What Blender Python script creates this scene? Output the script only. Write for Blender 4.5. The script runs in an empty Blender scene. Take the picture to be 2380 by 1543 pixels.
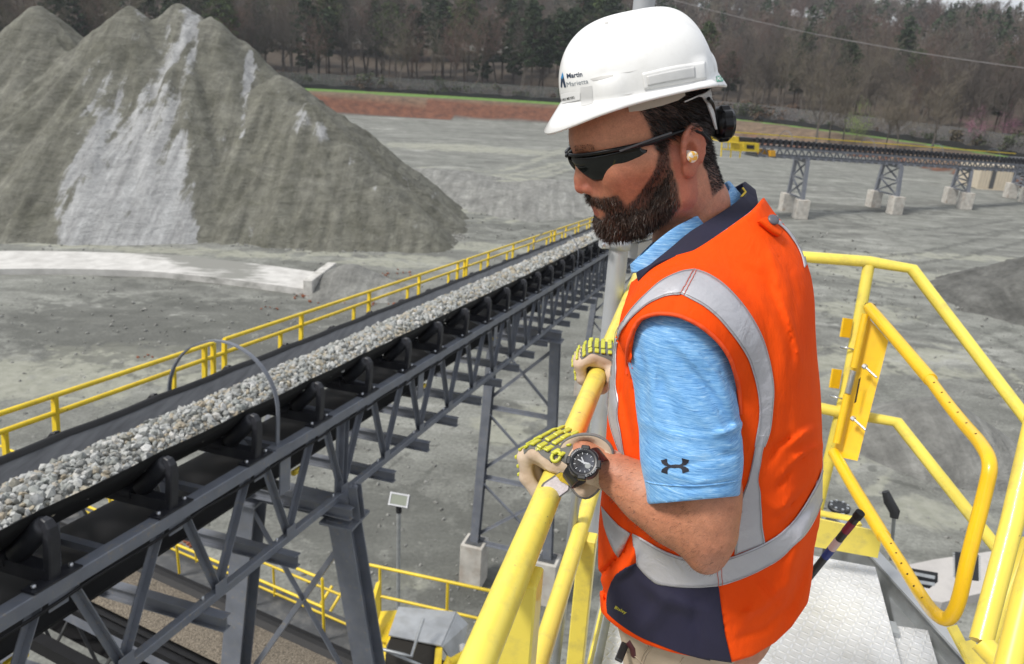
import bpy, math, random
import numpy as np
from mathutils import Vector, Matrix
from mathutils.bvhtree import BVHTree
PI = math.pi
rnd = random.Random(7)
rng = np.random.default_rng(11)
S = bpy.context.scene
COL = S.collection

# ---------------------------------------------------------------- camera
FPX, CX, CY, CAMH = 1800.0, 1190.0, 771.5, 12.0       # focal length and centre in a 2380 x 1543 frame, eye height
_d = np.array([(891-CX)/FPX, -(5909-CY)/FPX, -1.0]); _d /= np.linalg.norm(_d)
_up = -_d
_f = np.array([0, 0, -1.0]); _y = _f-_up*(_f@_up); _y /= np.linalg.norm(_y)
_x = np.cross(_y, _up)
RC = np.array([_x, _y, _up])
CAM = np.array([0, 0, CAMH])
camd = bpy.data.cameras.new('camera')
camd.sensor_width = 36.0
camd.lens = FPX/2380*36
camd.clip_start = 0.05
camd.clip_end = 3000
camd.dof.use_dof = True
camd.dof.focus_distance = 1.25
camd.dof.aperture_fstop = 9.0
cam = bpy.data.objects.new('camera', camd)
COL.objects.link(cam)
M4 = Matrix([[*RC[0], 0], [*RC[1], 0], [*RC[2], CAMH], [0, 0, 0, 1]])
cam.matrix_world = M4
S.camera = cam

# ---------------------------------------------------------------- sky and light
SUN_EL, SUN_AZ = math.radians(52), math.radians(-118)   # azimuth clockwise from +Y
world = bpy.data.worlds.new('World'); S.world = world
world.use_nodes = True
wn, wl = world.node_tree.nodes, world.node_tree.links
wn.clear()
sky = wn.new('ShaderNodeTexSky'); sky.sky_type = 'NISHITA'; sky.sun_disc = False
sky.sun_elevation = SUN_EL; sky.sun_rotation = SUN_AZ
sky.air_density = 1.0; sky.dust_density = 3.0
tcw = wn.new('ShaderNodeTexCoord'); mpw = wn.new('ShaderNodeMapping'); mpw.inputs['Scale'].default_value = (1, 1, 3.5)
nzw = wn.new('ShaderNodeTexNoise'); nzw.inputs['Scale'].default_value = 2.2; nzw.inputs['Detail'].default_value = 6
crw = wn.new('ShaderNodeValToRGB')
crw.color_ramp.elements[0].position = 0.3; crw.color_ramp.elements[0].color = (5.6, 6.0, 6.7, 1)
crw.color_ramp.elements[1].position = 0.7; crw.color_ramp.elements[1].color = (8.4, 8.5, 8.7, 1)
mxw = wn.new('ShaderNodeMix'); mxw.data_type = 'RGBA'; mxw.inputs['Factor'].default_value = 0.85
bg = wn.new('ShaderNodeBackground'); bg.inputs['Strength'].default_value = 0.086
wo = wn.new('ShaderNodeOutputWorld')
wl.new(tcw.outputs['Generated'], mpw.inputs['Vector']); wl.new(mpw.outputs[0], nzw.inputs['Vector'])
wl.new(nzw.outputs['Fac'], crw.inputs[0])
wl.new(sky.outputs[0], mxw.inputs['A']); wl.new(crw.outputs[0], mxw.inputs['B'])
wl.new(mxw.outputs['Result'], bg.inputs['Color']); wl.new(bg.outputs[0], wo.inputs['Surface'])
sund = bpy.data.lights.new('sun', 'SUN'); sund.energy = 2.7; sund.angle = math.radians(12); sund.color = (1, 0.96, 0.9)
sun = bpy.data.objects.new('sun', sund); COL.objects.link(sun)
_sd = Vector((math.sin(SUN_AZ)*math.cos(SUN_EL), math.cos(SUN_AZ)*math.cos(SUN_EL), math.sin(SUN_EL)))
sun.rotation_euler = (-_sd).to_track_quat('-Z', 'Y').to_euler()
S.view_settings.view_transform = 'Standard'
S.view_settings.look = 'None'
S.view_settings.exposure = 0.46
S.view_settings.gamma = 1.0

# ---------------------------------------------------------------- survey helpers (plan measurements taken from the eye point)
def ray(px, py): return RC @ np.array([(px-CX)/FPX, -(py-CY)/FPX, -1.0])
def W(px, py, z): return CAM+ray(px, py)*z
def G(px, py, h=0.0):
    d = ray(px, py); return CAM+d*((h-CAMH)/d[2])
def YP(px, py, y):
    d = ray(px, py); return CAM+d*(y/d[1])
def P(p):
    q = RC.T @ (np.asarray(p, float)-CAM)
    return np.array([CX+FPX*q[0]/-q[2], CY-FPX*q[1]/-q[2], -q[2]])
def Pn(p):                     # arrays
    q = (p-CAM) @ RC
    return CX+FPX*q[..., 0]/-q[..., 2], CY-FPX*q[..., 1]/-q[..., 2], -q[..., 2]
def nrm(v):
    v = np.asarray(v, float); return v/np.linalg.norm(v)

# ---------------------------------------------------------------- object helpers
ORG = {}
def tag(o, label=None, cat=None, group=None, kind=None):
    if label: o['label'] = label
    if cat: o['category'] = cat
    if group: o['group'] = group
    if kind: o['kind'] = kind
    return o
def thing(name, loc, label, cat, group=None):
    o = bpy.data.objects.new(name, None); COL.objects.link(o)
    o.empty_display_size = 0.2
    o.location = loc; ORG[o.name] = np.array(loc, float)
    return tag(o, label, cat, group)
def link(name, me, mats, parent=None):
    o = bpy.data.objects.new(name, me); COL.objects.link(o)
    for m in (mats if isinstance(mats, (list, tuple)) else [mats]): me.materials.append(m)
    if parent is not None: o.parent = parent
    ORG[o.name] = ORG[parent.name] if parent is not None else np.zeros(3)
    return o
def mesh_np(name, V, Fc, mats, parent=None, smooth=False, mi=None, uv=None):
    V = np.asarray(V, float)
    if len(V) == 0: print('EMPTY MESH', name); V = np.zeros((3, 3)); Fc = [(0, 1, 2)]
    if parent is not None: V = V-ORG[parent.name]
    me = bpy.data.meshes.new(name)
    me.from_pydata(V.tolist(), [], [list(map(int, f)) for f in Fc] if not isinstance(Fc, np.ndarray) else Fc.tolist())
    if smooth: me.polygons.foreach_set('use_smooth', [True]*len(me.polygons))
    if mi is not None: me.polygons.foreach_set('material_index', list(map(int, mi)))
    me.update()
    return link(name, me, mats, parent)
def basis(d, up=(0, 0, 1)):
    d = nrm(d); up = np.asarray(up, float)
    s = np.cross(d, up)
    if np.linalg.norm(s) < 1e-5: s = np.cross(d, [1, 0, 0])
    s = nrm(s); u = np.cross(s, d)
    return d, s, u
class MB:
    def __init__(s): s.v = []; s.f = []; s.sm = []; s.m = []; s.mi = 0
    def add(s, V, Fc, sm=False):
        o = len(s.v); s.v += [tuple(map(float, p)) for p in V]
        for f in Fc: s.f.append([i+o for i in f]); s.sm.append(sm); s.m.append(s.mi)
        return s
    def obox(s, c, ax, ay, az, hx, hy, hz, bev=0.0):
        c, ax, ay, az = map(lambda q: np.asarray(q, float), (c, ax, ay, az))
        if bev <= 0:
            V = [c+ax*hx*i+ay*hy*j+az*hz*k for k in (-1, 1) for j in (-1, 1) for i in (-1, 1)]
            return s.add(V, [(0, 2, 3, 1), (4, 5, 7, 6), (0, 1, 5, 4), (2, 6, 7, 3), (0, 4, 6, 2), (1, 3, 7, 5)])
        V = []; b = min(bev, hx*.9, hy*.9, hz*.9)
        for k in (-1, 1):
            for j in (-1, 1):
                for i in (-1, 1):
                    V += [c+ax*(hx-b)*i+ay*(hy-b)*j+az*hz*k, c+ax*(hx-b)*i+ay*hy*j+az*(hz-b)*k, c+ax*hx*i+ay*(hy-b)*j+az*(hz-b)*k]
        import itertools
        def id_(i, j, k, t): return ((k > 0)*4+(j > 0)*2+(i > 0))*3+t
        Fc = []
        for k in (-1, 1): Fc.append([id_(-1, -1, k, 0), id_(1, -1, k, 0), id_(1, 1, k, 0), id_(-1, 1, k, 0)][::k])
        for j in (-1, 1): Fc.append([id_(-1, j, -1, 1), id_(-1, j, 1, 1), id_(1, j, 1, 1), id_(1, j, -1, 1)][::j])
        for i in (-1, 1): Fc.append([id_(i, -1, -1, 2), id_(i, 1, -1, 2), id_(i, 1, 1, 2), id_(i, -1, 1, 2)][::i])
        for i in (-1, 1):
            for j in (-1, 1): Fc.append([id_(i, j, -1, 2), id_(i, j, 1, 2), id_(i, j, 1, 1), id_(i, j, -1, 1)][::(-i*j)])
            for k in (-1, 1): Fc.append([id_(i, -1, k, 2), id_(i, 1, k, 2), id_(i, 1, k, 0), id_(i, -1, k, 0)][::(i*k)])
        for j in (-1, 1):
            for k in (-1, 1): Fc.append([id_(-1, j, k, 1), id_(1, j, k, 1), id_(1, j, k, 0), id_(-1, j, k, 0)][::(-j*k)])
        for i in (-1, 1):
            for j in (-1, 1):
                for k in (-1, 1): Fc.append([id_(i, j, k, 0), id_(i, j, k, 1), id_(i, j, k, 2)][::(i*j*k)])
        return s.add(V, Fc)
    def box(s, x0, x1, y0, y1, z0, z1, bev=0.0):
        return s.obox(((x0+x1)/2, (y0+y1)/2, (z0+z1)/2), (1, 0, 0), (0, 1, 0), (0, 0, 1), abs(x1-x0)/2, abs(y1-y0)/2, abs(z1-z0)/2, bev)
    def bar(s, a, b, w, h, up=(0, 0, 1), bev=0.0):          # rectangular member; w sideways, h along up
        a = np.asarray(a, float); b = np.asarray(b, float)
        d, sd, u = basis(b-a, up)
        return s.obox((a+b)/2, d, sd, u, np.linalg.norm(b-a)/2, w/2, h/2, bev)
    def angle(s, a, b, w, h, t, up=(0, 0, 1), flip=1):      # L section
        d, sd, u = basis(np.asarray(b, float)-a, up)
        a = np.asarray(a, float); b = np.asarray(b, float)
        s.bar(a+u*h/2, b+u*h/2, w, t, up)
        s.bar(a+sd*flip*(w/2-t/2), b+sd*flip*(w/2-t/2), t, h-t*1.2, up)
        return s
    def hsec(s, a, b, w, h, t, up=(0, 0, 1)):               # I/H section, flanges normal to up
        a = np.asarray(a, float); b = np.asarray(b, float)
        d, sd, u = basis(b-a, up)
        s.bar(a+u*(h/2-t/2), b+u*(h/2-t/2), w, t, up); s.bar(a-u*(h/2-t/2), b-u*(h/2-t/2), w, t, up)
        s.bar(a, b, t, h-2*t, up)
        return s
    def tube(s, pts, r, n=12, cap=True, closed=False, up=None):
        pts = [np.asarray(p, float) for p in pts]; m = len(pts)
        rs = r if isinstance(r, (list, tuple, np.ndarray)) else [r]*m
        V = []; prev = None
        for i in range(m):
            if closed: t = pts[(i+1) % m]-pts[i-1]
            else: t = pts[min(i+1, m-1)]-pts[max(i-1, 0)]
            t = nrm(t)
            if prev is None:
                a = np.array([0, 0, 1.0]) if abs(t[2]) < .9 else np.array([1.0, 0, 0])
                prev = nrm(np.cross(t, a))
            prev = nrm(prev-t*(prev@t)); b = np.cross(t, prev)
            # mitre widening
            k = 1.0
            if 0 < i < m-1:
                c = nrm(pts[i]-pts[i-1])@t; k = 1/max(c, .6)
            for j in range(n):
                an = 2*PI*j/n
                V.append(pts[i]+(prev*math.cos(an)+b*math.sin(an))*rs[i])
        Fc = []
        for i in range(m if closed else m-1):
            i2 = (i+1) % m
            for j in range(n): Fc.append((i*n+j, i*n+(j+1) % n, i2*n+(j+1) % n, i2*n+j))
        s.add(V, Fc, True)
        if cap and not closed:
            s.add(V[:n], [tuple(range(n))[::-1]]); s.add(V[-n:], [tuple(range(n))])
        return s
    def ball(s, c, r, n=12, m=8, ax=None):
        c = np.asarray(c, float); r = np.ones(3)*r
        V = []; Fc = []
        A = np.eye(3) if ax is None else np.array(ax)
        for i in range(m+1):
            th = PI*i/m
            for j in range(n):
                ph = 2*PI*j/n
                V.append(c+A.T@(np.array([math.sin(th)*math.cos(ph), math.sin(th)*math.sin(ph), math.cos(th)])*r))
        for i in range(m):
            for j in range(n): Fc.append((i*n+j, (i+1)*n+j, (i+1)*n+(j+1) % n, i*n+(j+1) % n))
        return s.add(V, Fc, True)
    def lathe(s, c, ax, prof, n=20, sm=True, cap=True):      # prof: (distance along ax, radius)
        d, a, b = basis(ax)
        c = np.asarray(c, float); V = []; Fc = []
        for (t, r) in prof:
            for j in range(n):
                an = 2*PI*j/n; V.append(c+d*t+(a*math.cos(an)+b*math.sin(an))*r)
        for i in range(len(prof)-1):
            for j in range(n): Fc.append((i*n+j, i*n+(j+1) % n, (i+1)*n+(j+1) % n, (i+1)*n+j))
        s.add(V, Fc, sm)
        if cap: s.add(V[:n], [tuple(range(n))[::-1]]); s.add(V[-n:], [tuple(range(n))])
        return s
    def prism(s, poly, d):                                   # poly 3D points, extruded by vector d
        n = len(poly); poly = [np.asarray(p, float) for p in poly]; d = np.asarray(d, float)
        V = poly+[p+d for p in poly]
        return s.add(V, [tuple(range(n))[::-1], tuple(range(n, 2*n))]+[(i, (i+1) % n, n+(i+1) % n, n+i) for i in range(n)])
    def build(s, name, mats, parent=None):
        if not s.v: print('EMPTY MESH', name); return None
        V = np.array(s.v)
        if parent is not None: V = V-ORG[parent.name]
        me = bpy.data.meshes.new(name); me.from_pydata(V.tolist(), [], s.f)
        me.polygons.foreach_set('use_smooth', s.sm)
        me.polygons.foreach_set('material_index', s.m)
        me.update()
        return link(name, me, mats, parent)
def copy_tree(o, parent=None, loc=None, rot=None, scale=None, names=None):
    c = o.copy(); COL.objects.link(c)
    if parent is not None: c.parent = parent
    if loc is not None: c.location = loc
    if rot is not None: c.rotation_euler = rot
    if scale is not None: c.scale = scale
    for ch in list(o.children): copy_tree(ch, c)
    return c

# ---------------------------------------------------------------- materials
def nodes(m): return m.node_tree.nodes, m.node_tree.links
def mat(name, col, rough=.5, metal=0.0, var=0.0, vs=8.0, bump=0.0, bs=60.0, dirt=None, dscale=3.0, damt=.5, spec=.5, coat=0.0, stretch=None, bdist=.002, sub=0.0, obj=True):
    m = bpy.data.materials.new(name); m.use_nodes = True
    n, l = nodes(m); b = n['Principled BSDF']
    b.inputs['Roughness'].default_value = rough; b.inputs['Metallic'].default_value = metal
    b.inputs['Specular IOR Level'].default_value = spec
    b.inputs['Coat Weight'].default_value = coat
    if sub: b.inputs['Subsurface Weight'].default_value = sub; b.inputs['Subsurface Radius'].default_value = (.02, .008, .004); b.inputs['Subsurface Scale'].default_value = .6
    tc = n.new('ShaderNodeTexCoord'); mp = n.new('ShaderNodeMapping')
    l.new(tc.outputs['Object'], mp.inputs['Vector'])
    if stretch: mp.inputs['Scale'].default_value = stretch
    cur = None
    c4 = (*col, 1)
    if var:
        nz = n.new('ShaderNodeTexNoise'); nz.inputs['Scale'].default_value = vs; nz.inputs['Detail'].default_value = 6
        l.new(mp.outputs[0], nz.inputs['Vector'])
        r = n.new('ShaderNodeValToRGB')
        r.color_ramp.elements[0].position = .32; r.color_ramp.elements[1].position = .68
        r.color_ramp.elements[0].color = (*[c*(1-var) for c in col], 1); r.color_ramp.elements[1].color = (*[min(1, c*(1+var)) for c in col], 1)
        l.new(nz.outputs['Fac'], r.inputs[0]); cur = r.outputs[0]
    if dirt:
        nz = n.new('ShaderNodeTexNoise'); nz.inputs['Scale'].default_value = dscale; nz.inputs['Detail'].default_value = 8; nz.inputs['Roughness'].default_value = .65
        l.new(tc.outputs['Object'], nz.inputs['Vector'])
        r = n.new('ShaderNodeValToRGB'); r.color_ramp.elements[0].position = .5; r.color_ramp.elements[1].position = .72
        r.color_ramp.elements[0].color = (0, 0, 0, 1); r.color_ramp.elements[1].color = (damt, damt, damt, 1)
        l.new(nz.outputs['Fac'], r.inputs[0])
        mx = n.new('ShaderNodeMix'); mx.data_type = 'RGBA'
        l.new(r.outputs[0], mx.inputs['Factor'])
        if cur: l.new(cur, mx.inputs['A'])
        else: mx.inputs['A'].default_value = c4
        mx.inputs['B'].default_value = (*dirt, 1); cur = mx.outputs['Result']
    if cur: l.new(cur, b.inputs['Base Color'])
    else: b.inputs['Base Color'].default_value = c4
    if bump:
        nz = n.new('ShaderNodeTexNoise'); nz.inputs['Scale'].default_value = bs; nz.inputs['Detail'].default_value = 4
        l.new(mp.outputs[0], nz.inputs['Vector'])
        bp = n.new('ShaderNodeBump'); bp.inputs['Strength'].default_value = bump; bp.inputs['Distance'].default_value = bdist
        l.new(nz.outputs['Fac'], bp.inputs['Height']); l.new(bp.outputs[0], b.inputs['Normal'])
    return m
class NG:                                                     # small node helper
    def __init__(s, name, rough=.9):
        s.m = bpy.data.materials.new(name); s.m.use_nodes = True
        s.n, s.l = nodes(s.m); s.b = s.n['Principled BSDF']; s.b.inputs['Roughness'].default_value = rough
        s.tc = s.n.new('ShaderNodeTexCoord')
    def map(s, scale=(1, 1, 1), rot=(0, 0, 0), loc=(0, 0, 0), src=None):
        q = s.n.new('ShaderNodeMapping'); q.inputs['Scale'].default_value = scale; q.inputs['Rotation'].default_value = rot; q.inputs['Location'].default_value = loc
        s.l.new(src or s.tc.outputs['Object'], q.inputs['Vector']); return q.outputs[0]
    def noise(s, vec, scale, detail=5, rough=.5, dist=0):
        q = s.n.new('ShaderNodeTexNoise'); q.inputs['Scale'].default_value = scale; q.inputs['Detail'].default_value = detail
        q.inputs['Roughness'].default_value = rough; q.inputs['Distortion'].default_value = dist
        s.l.new(vec, q.inputs['Vector']); return q.outputs['Fac']
    def vor(s, vec, scale, feat='F1', out='Distance', rand=1):
        q = s.n.new('ShaderNodeTexVoronoi'); q.feature = feat; q.inputs['Scale'].default_value = scale; q.inputs['Randomness'].default_value = rand
        s.l.new(vec, q.inputs['Vector']); return q.outputs[out]
    def ramp(s, fac, stops):
        q = s.n.new('ShaderNodeValToRGB'); e = q.color_ramp.elements
        while len(e) < len(stops): e.new(.5)
        for i, (p, c) in enumerate(stops):
            e[i].position = p; e[i].color = (c, c, c, 1) if not isinstance(c, (tuple, list)) else (*c, 1)
        s.l.new(fac, q.inputs[0]); return q.outputs[0]
    def mix(s, f, a, b, mode='MIX'):
        q = s.n.new('ShaderNodeMix'); q.data_type = 'RGBA'; q.blend_type = mode
        for k, v in (('Factor', f), ('A', a), ('B', b)):
            if isinstance(v, (int, float)): q.inputs[k].default_value = v if k == 'Factor' else (v, v, v, 1)
            elif isinstance(v, tuple): q.inputs[k].default_value = (*v, 1)
            else: s.l.new(v, q.inputs[k])
        return q.outputs['Result']
    def math(s, op, a, b=0.0):
        q = s.n.new('ShaderNodeMath'); q.operation = op
        for i, v in enumerate((a, b)):
            if isinstance(v, (int, float)): q.inputs[i].default_value = v
            else: s.l.new(v, q.inputs[i])
        return q.outputs[0]
    def bump(s, h, strength=.5, dist=.01):
        q = s.n.new('ShaderNodeBump'); q.inputs['Strength'].default_value = strength; q.inputs['Distance'].default_value = dist
        s.l.new(h, q.inputs['Height']); s.l.new(q.outputs[0], s.b.inputs['Normal'])
    def attr(s, name, out='Fac'):
        q = s.n.new('ShaderNodeAttribute'); q.attribute_name = name; return q.outputs[out]
    def col(s, c):
        if isinstance(c, tuple): s.b.inputs['Base Color'].default_value = (*c, 1)
        else: s.l.new(c, s.b.inputs['Base Color'])
        return s.m
# small value noise used for shaping meshes
def vnoise(p, seed=0, sc=1.0):
    p = np.asarray(p, float)*sc
    i = np.floor(p).astype(np.int64); f = p-i; f = f*f*(3-2*f)
    def h(a, b, c):
        n = (a*374761393+b*668265263+c*2147483647+seed*974634777) & 0xffffffff
        n = ((n ^ (n >> 13))*1274126177) & 0xffffffff
        return ((n ^ (n >> 16)) & 0xffff)/65535.0
    x, y, z = i[..., 0], i[..., 1], i[..., 2]; fx, fy, fz = f[..., 0], f[..., 1], f[..., 2]
    def L(a, b, t): return a+(b-a)*t
    return L(L(L(h(x, y, z), h(x+1, y, z), fx), L(h(x, y+1, z), h(x+1, y+1, z), fx), fy),
             L(L(h(x, y, z+1), h(x+1, y, z+1), fx), L(h(x, y+1, z+1), h(x+1, y+1, z+1), fx), fy), fz)
def fbm(p, seed=0, sc=1.0, o=4):
    r = 0; a = 1; t = 0
    for k in range(o): r = r+a*vnoise(p, seed+k*17, sc*2**k); t += a; a *= .5
    return r/t-.5
def v3(x, y, z=0): return np.stack([x, y, np.zeros_like(x)+z], -1)
# ================================================================= GROUND, HILLS
def smooth_poly(pts, n):
    pts = np.array(pts, float); t = np.linspace(0, len(pts)-1, n); out = []
    for q in t:
        i = min(int(q), len(pts)-2); f = q-i
        p0 = pts[max(i-1, 0)]; p1 = pts[i]; p2 = pts[i+1]; p3 = pts[min(i+2, len(pts)-1)]
        out.append(.5*((2*p1)+(-p0+p2)*f+(2*p0-5*p1+4*p2-p3)*f*f+(-p0+3*p1-3*p2+p3)*f**3))
    return np.array(out)
def interp_az(az, tab): return np.interp(az, [t[0] for t in tab], [t[1] for t in tab])
BANK = [(-60, 150), (-13, 162), (2.5, 166), (14, 158), (24, 142), (32, 122), (45, 104), (70, 88)]       # distance of the bank's foot by azimuth
FENCE = [(-60, 178), (-15, 190), (2.5, 186), (10, 182), (18, 170), (28, 154), (34, 142), (45, 128), (70, 112)]
BH = [(-60, 3.8), (5, 3.6), (18, 3.0), (32, 2.2), (70, 2.0)]
def terrain(x, y):
    r = np.hypot(x, y); az = np.degrees(np.arctan2(x, y))
    rb = interp_az(az, BANK); rf = interp_az(az, FENCE); hb = interp_az(az, BH)
    wob = fbm(v3(x, y), 3, .03, 3)
    t = np.clip((r-rb-wob*8)/7, 0, 1); t = t*t*(3-2*t)
    h = hb*t
    sl = np.interp(az, [-60, -10, 10, 20, 30, 40, 70], [.17, .17, .17, .16, .125, .085, .07])
    d = np.clip(r-rf-12, 0, 330)
    h = h+sl*d*(1-.0006*d)+wob*np.clip(d, 0, 30)*.15
    h = h+np.where((r < rb) & (r > 25), fbm(v3(x, y), 5, .12, 3)*.35*np.clip((r-25)/20, 0, 1), 0)
    return h
def build_ground():
    az = np.radians(np.concatenate([np.arange(-62, 66, .3), np.arange(66, 298, 4)]))
    r = np.concatenate([[0.01], np.geomspace(2, 70, 270), np.geomspace(71, 900, 150)])
    A, Rr = np.meshgrid(az, r, indexing='ij')
    X = Rr*np.sin(A); Y = Rr*np.cos(A)
    Z = terrain(X, Y)
    V = np.stack([X, Y, Z], -1).reshape(-1, 3)
    n, m = A.shape
    i = np.arange(n)[:, None]*m+np.arange(m-1)[None, :]
    i2 = ((np.arange(n)+1) % n)[:, None]*m+np.arange(m-1)[None, :]
    F = np.stack([i, i+1, i2+1, i2], -1).reshape(-1, 4)
    rb = interp_az(np.degrees(A), BANK); rf = interp_az(np.degrees(A), FENCE)
    zone = np.zeros_like(Rr)                        # 0 yard, 1 red bank, 2 grass strip, 3 dry scrub, 4 leaf litter
    wob = fbm(v3(X, Y), 3, .03, 3)*8
    q = Rr-rb-wob
    azd = np.degrees(A)
    zone = np.where(q > -.5, 1, zone); 
    zone = np.where(q > np.interp(azd, [-20, -5, 3, 12, 18, 27, 31, 36], [6.5, 5.5, 5, 3, 1.5, 1.5, 4, 3]), 3, zone)
    zone = np.where((Rr > rf-np.interp(azd, [-20, 3, 8], [15, 12, 6])) & (Rr < rf-1.5), 2, zone)
    zone = np.where(Rr >= rf-1.5, 5, zone)
    zone = np.where(Rr > rf+1.0, 4, zone)
    me = bpy.data.meshes.new('ground'); me.from_pydata(V.tolist(), [], F.tolist())
    me.polygons.foreach_set('use_smooth', [True]*len(F))
    def colr(k):
        return {0: (0, 0, 0), 1: (.125, .050, .028), 2: (.105, .20, .035), 3: (.135, .095, .062), 4: (.055, .040, .026), 5: (.20, .10, .055)}[k]
    zc = np.zeros((len(V), 4)); zf = zone.reshape(-1).astype(int)
    for k in range(6): zc[zf == k, :3] = colr(k)
    zc[:, 3] = 1
    a = me.color_attributes.new('zone', 'FLOAT_COLOR', 'POINT'); a.data.foreach_set('color', zc.reshape(-1))
    zz = me.attributes.new('yard', 'FLOAT', 'POINT'); zz.data.foreach_set('value', (zf == 0).astype(float))
    # pale silt where water has dried
    silt = np.zeros(len(V)); dark = np.zeros(len(V))
    def blob(arr, px, py, rx, ry, rot=0, amp=1.0, h=0):
        c = G(px, py, h); dx = V[:, 0]-c[0]; dy = V[:, 1]-c[1]; cr, sr = math.cos(rot), math.sin(rot)
        u = (dx*cr+dy*sr)/rx; w = (-dx*sr+dy*cr)/ry
        arr[:] = np.maximum(arr, amp*np.clip(1.6-np.sqrt(u*u+w*w)*1.0, 0, 1))
    for b in [(1180, 1010, .9, .9), (1230, 960, 1.1, .7), (1140, 985, .7, .6), (1290, 1000, .6, 1.2), (400, 870, 3.0, 1.2), (330, 830, 4, 1.5), (80, 880, 5, 2.2), (1080, 345, 16, 5), (1200, 470, 8, 3.0), (1010, 480, 6, 2),
              (1290, 430, 8, 4), (960, 605, 3, 1.4), (880, 612, 3.5, 1.0), (1120, 575, 5, 1.5), (300, 578, 9, .8), (500, 588, 7, .9), (760, 590, 2.2, .7), (560, 568, 2, .5), (700, 578, 2, .5), (2100, 640, 6, 2), (2000, 720, 3, 2), (1960, 850, 2.6, 1.4),
              (2080, 820, 3.2, 1.2), (2250, 600, 6, 1.2), (1990, 590, 5, 1), (2140, 860, 3, 1), (2080, 1060, 1.6, 1.1), (2150, 1190, 2.0, .9), (940, 1345, .8, .5), (1010, 970, .8, .4)]:
        blob(silt, *b)
    for b in [(1170, 950, .8, .8), (1250, 1000, .5, .6), (2000, 765, 1.8, .9), (1120, 520, 12, 1.2), (1900, 480, 14, 2), (400, 760, 9, 5), (1180, 1290, 3, 3), (880, 1230, 3, 2.5), (1150, 480, 7, 1)]:
        blob(dark, *b)
    def track(arr, pts, wd, amp, gap=0.0):
        q = smooth_poly([[*G(x, y)[:2], 0] for x, y in pts], 40)[:, :2]; bx0, bx1 = q.min(0)-3, q.max(0)+3
        m = (V[:, 0] > bx0[0]) & (V[:, 0] < bx1[0]) & (V[:, 1] > bx0[1]) & (V[:, 1] < bx1[1]); idx = np.nonzero(m)[0]
        if not len(idx): return
        best = np.full(len(idx), 1e9)
        for a, b in zip(q[:-1], q[1:]):
            ab = b-a; t = np.clip(((V[idx, 0]-a[0])*ab[0]+(V[idx, 1]-a[1])*ab[1])/(ab@ab+1e-9), 0, 1)
            best = np.minimum(best, np.hypot(V[idx, 0]-a[0]-t*ab[0], V[idx, 1]-a[1]-t*ab[1]))
        best = np.abs(best-gap)
        arr[idx] = np.maximum(arr[idx], amp*np.exp(-(best/wd)**2))
    for pts, wd, gap in [([(1900, 560), (2050, 600), (2200, 590), (2380, 545)], .5, 1.1), ([(1900, 640), (2060, 700), (2230, 760), (2400, 860)], .35, .9), ([(1950, 730), (2100, 850), (2250, 900), (2400, 900)], .3, .8), ([(2050, 1095), (2150, 1125), (2280, 1105)], .16, .35),
                         ([(950, 440), (1100, 470), (1250, 440), (1340, 400)], .5, 1.2), ([(1050, 560), (1200, 540), (1330, 520)], .4, 1.0), ([(0, 815), (150, 828), (250, 845), (380, 832)], .18, .0), ([(280, 835), (400, 895), (560, 950)], .2, .5), ([(1900, 470), (2100, 540), (2380, 520)], .6, 1.3), ([(880, 1180), (1000, 1060), (1230, 1050)], .12, .6), ([(2120, 950), (2250, 1000), (2400, 1090)], .15, .5)]:
        track(dark, pts, wd, .95, gap)
    for pts, wd, gap in [([(780, 350), (950, 400), (1150, 420), (1330, 380)], .9, 1.5), ([(1000, 500), (1150, 510), (1300, 470)], .6, .9), ([(1000, 395), (1200, 400), (1340, 350)], .9, 2.0), ([(1880, 600), (2050, 650), (2250, 660), (2380, 640)], .6, .9), ([(1960, 900), (2080, 800), (2280, 840), (2400, 960)], .4, .7), ([(1990, 1130), (2100, 1040), (2300, 1050)], .25, .5), ([(1150, 460), (1260, 490), (1340, 450)], .5, .0)]:
        track(silt, pts, wd, .92, gap)
    for nm, arr in (('silt', silt), ('dark', dark)):
        q_ = me.attributes.new(nm, 'FLOAT', 'POINT'); q_.data.foreach_set('value', arr)
    me.update()
    g = NG('ground_gravel', .92)
    ob = g.tc.outputs['Object']
    fine = g.noise(ob, 9, 8, .7); mid = g.noise(ob, .55, 7, .62, .6); big = g.noise(ob, .09, 5, .6, 1.2)
    stre = g.noise(g.map((.16, .5, 1), (0, 0, .32)), .55, 9, .66, 1.4)
    vor = g.vor(ob, 22, out='Color')
    base = g.ramp(mid, [(.25, (.105, .109, .094)), (.5, (.178, .183, .163)), (.75, (.27, .275, .248))])
    base = g.mix(g.math('MULTIPLY', g.ramp(big, [(.35, .15), (.6, 1)]), .62), base, g.ramp(stre, [(.34, (.082, .083, .074)), (.46, (.14, .14, .128)), (.56, (.225, .228, .205)), (.68, (.40, .40, .37))]))
    grain = g.ramp(fine, [(.3, .62), (.7, 1.32)])
    base = g.mix(1.0, base, grain, 'MULTIPLY')
    wv = g.n.new('ShaderNodeTexWave'); wv.wave_type = 'RINGS'; wv.inputs['Scale'].default_value = .16; wv.inputs['Distortion'].default_value = 22; wv.inputs['Detail'].default_value = 6; wv.inputs['Detail Scale'].default_value = .7; wv.inputs['Detail Roughness'].default_value = .62
    g.l.new(g.map((1, 1, 1), (0, 0, 0), (-30, 8, 0)), wv.inputs['Vector'])
    wmask = g.ramp(g.noise(ob, .06, 4, .5), [(.42, 0), (.58, 1)])
    base = g.mix(g.math('MULTIPLY', wmask, .42), base, g.mix(1.0, base, g.ramp(wv.outputs['Fac'], [(.1, .62), (.5, 1.0), (.9, 1.45)]), 'MULTIPLY'))
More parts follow.
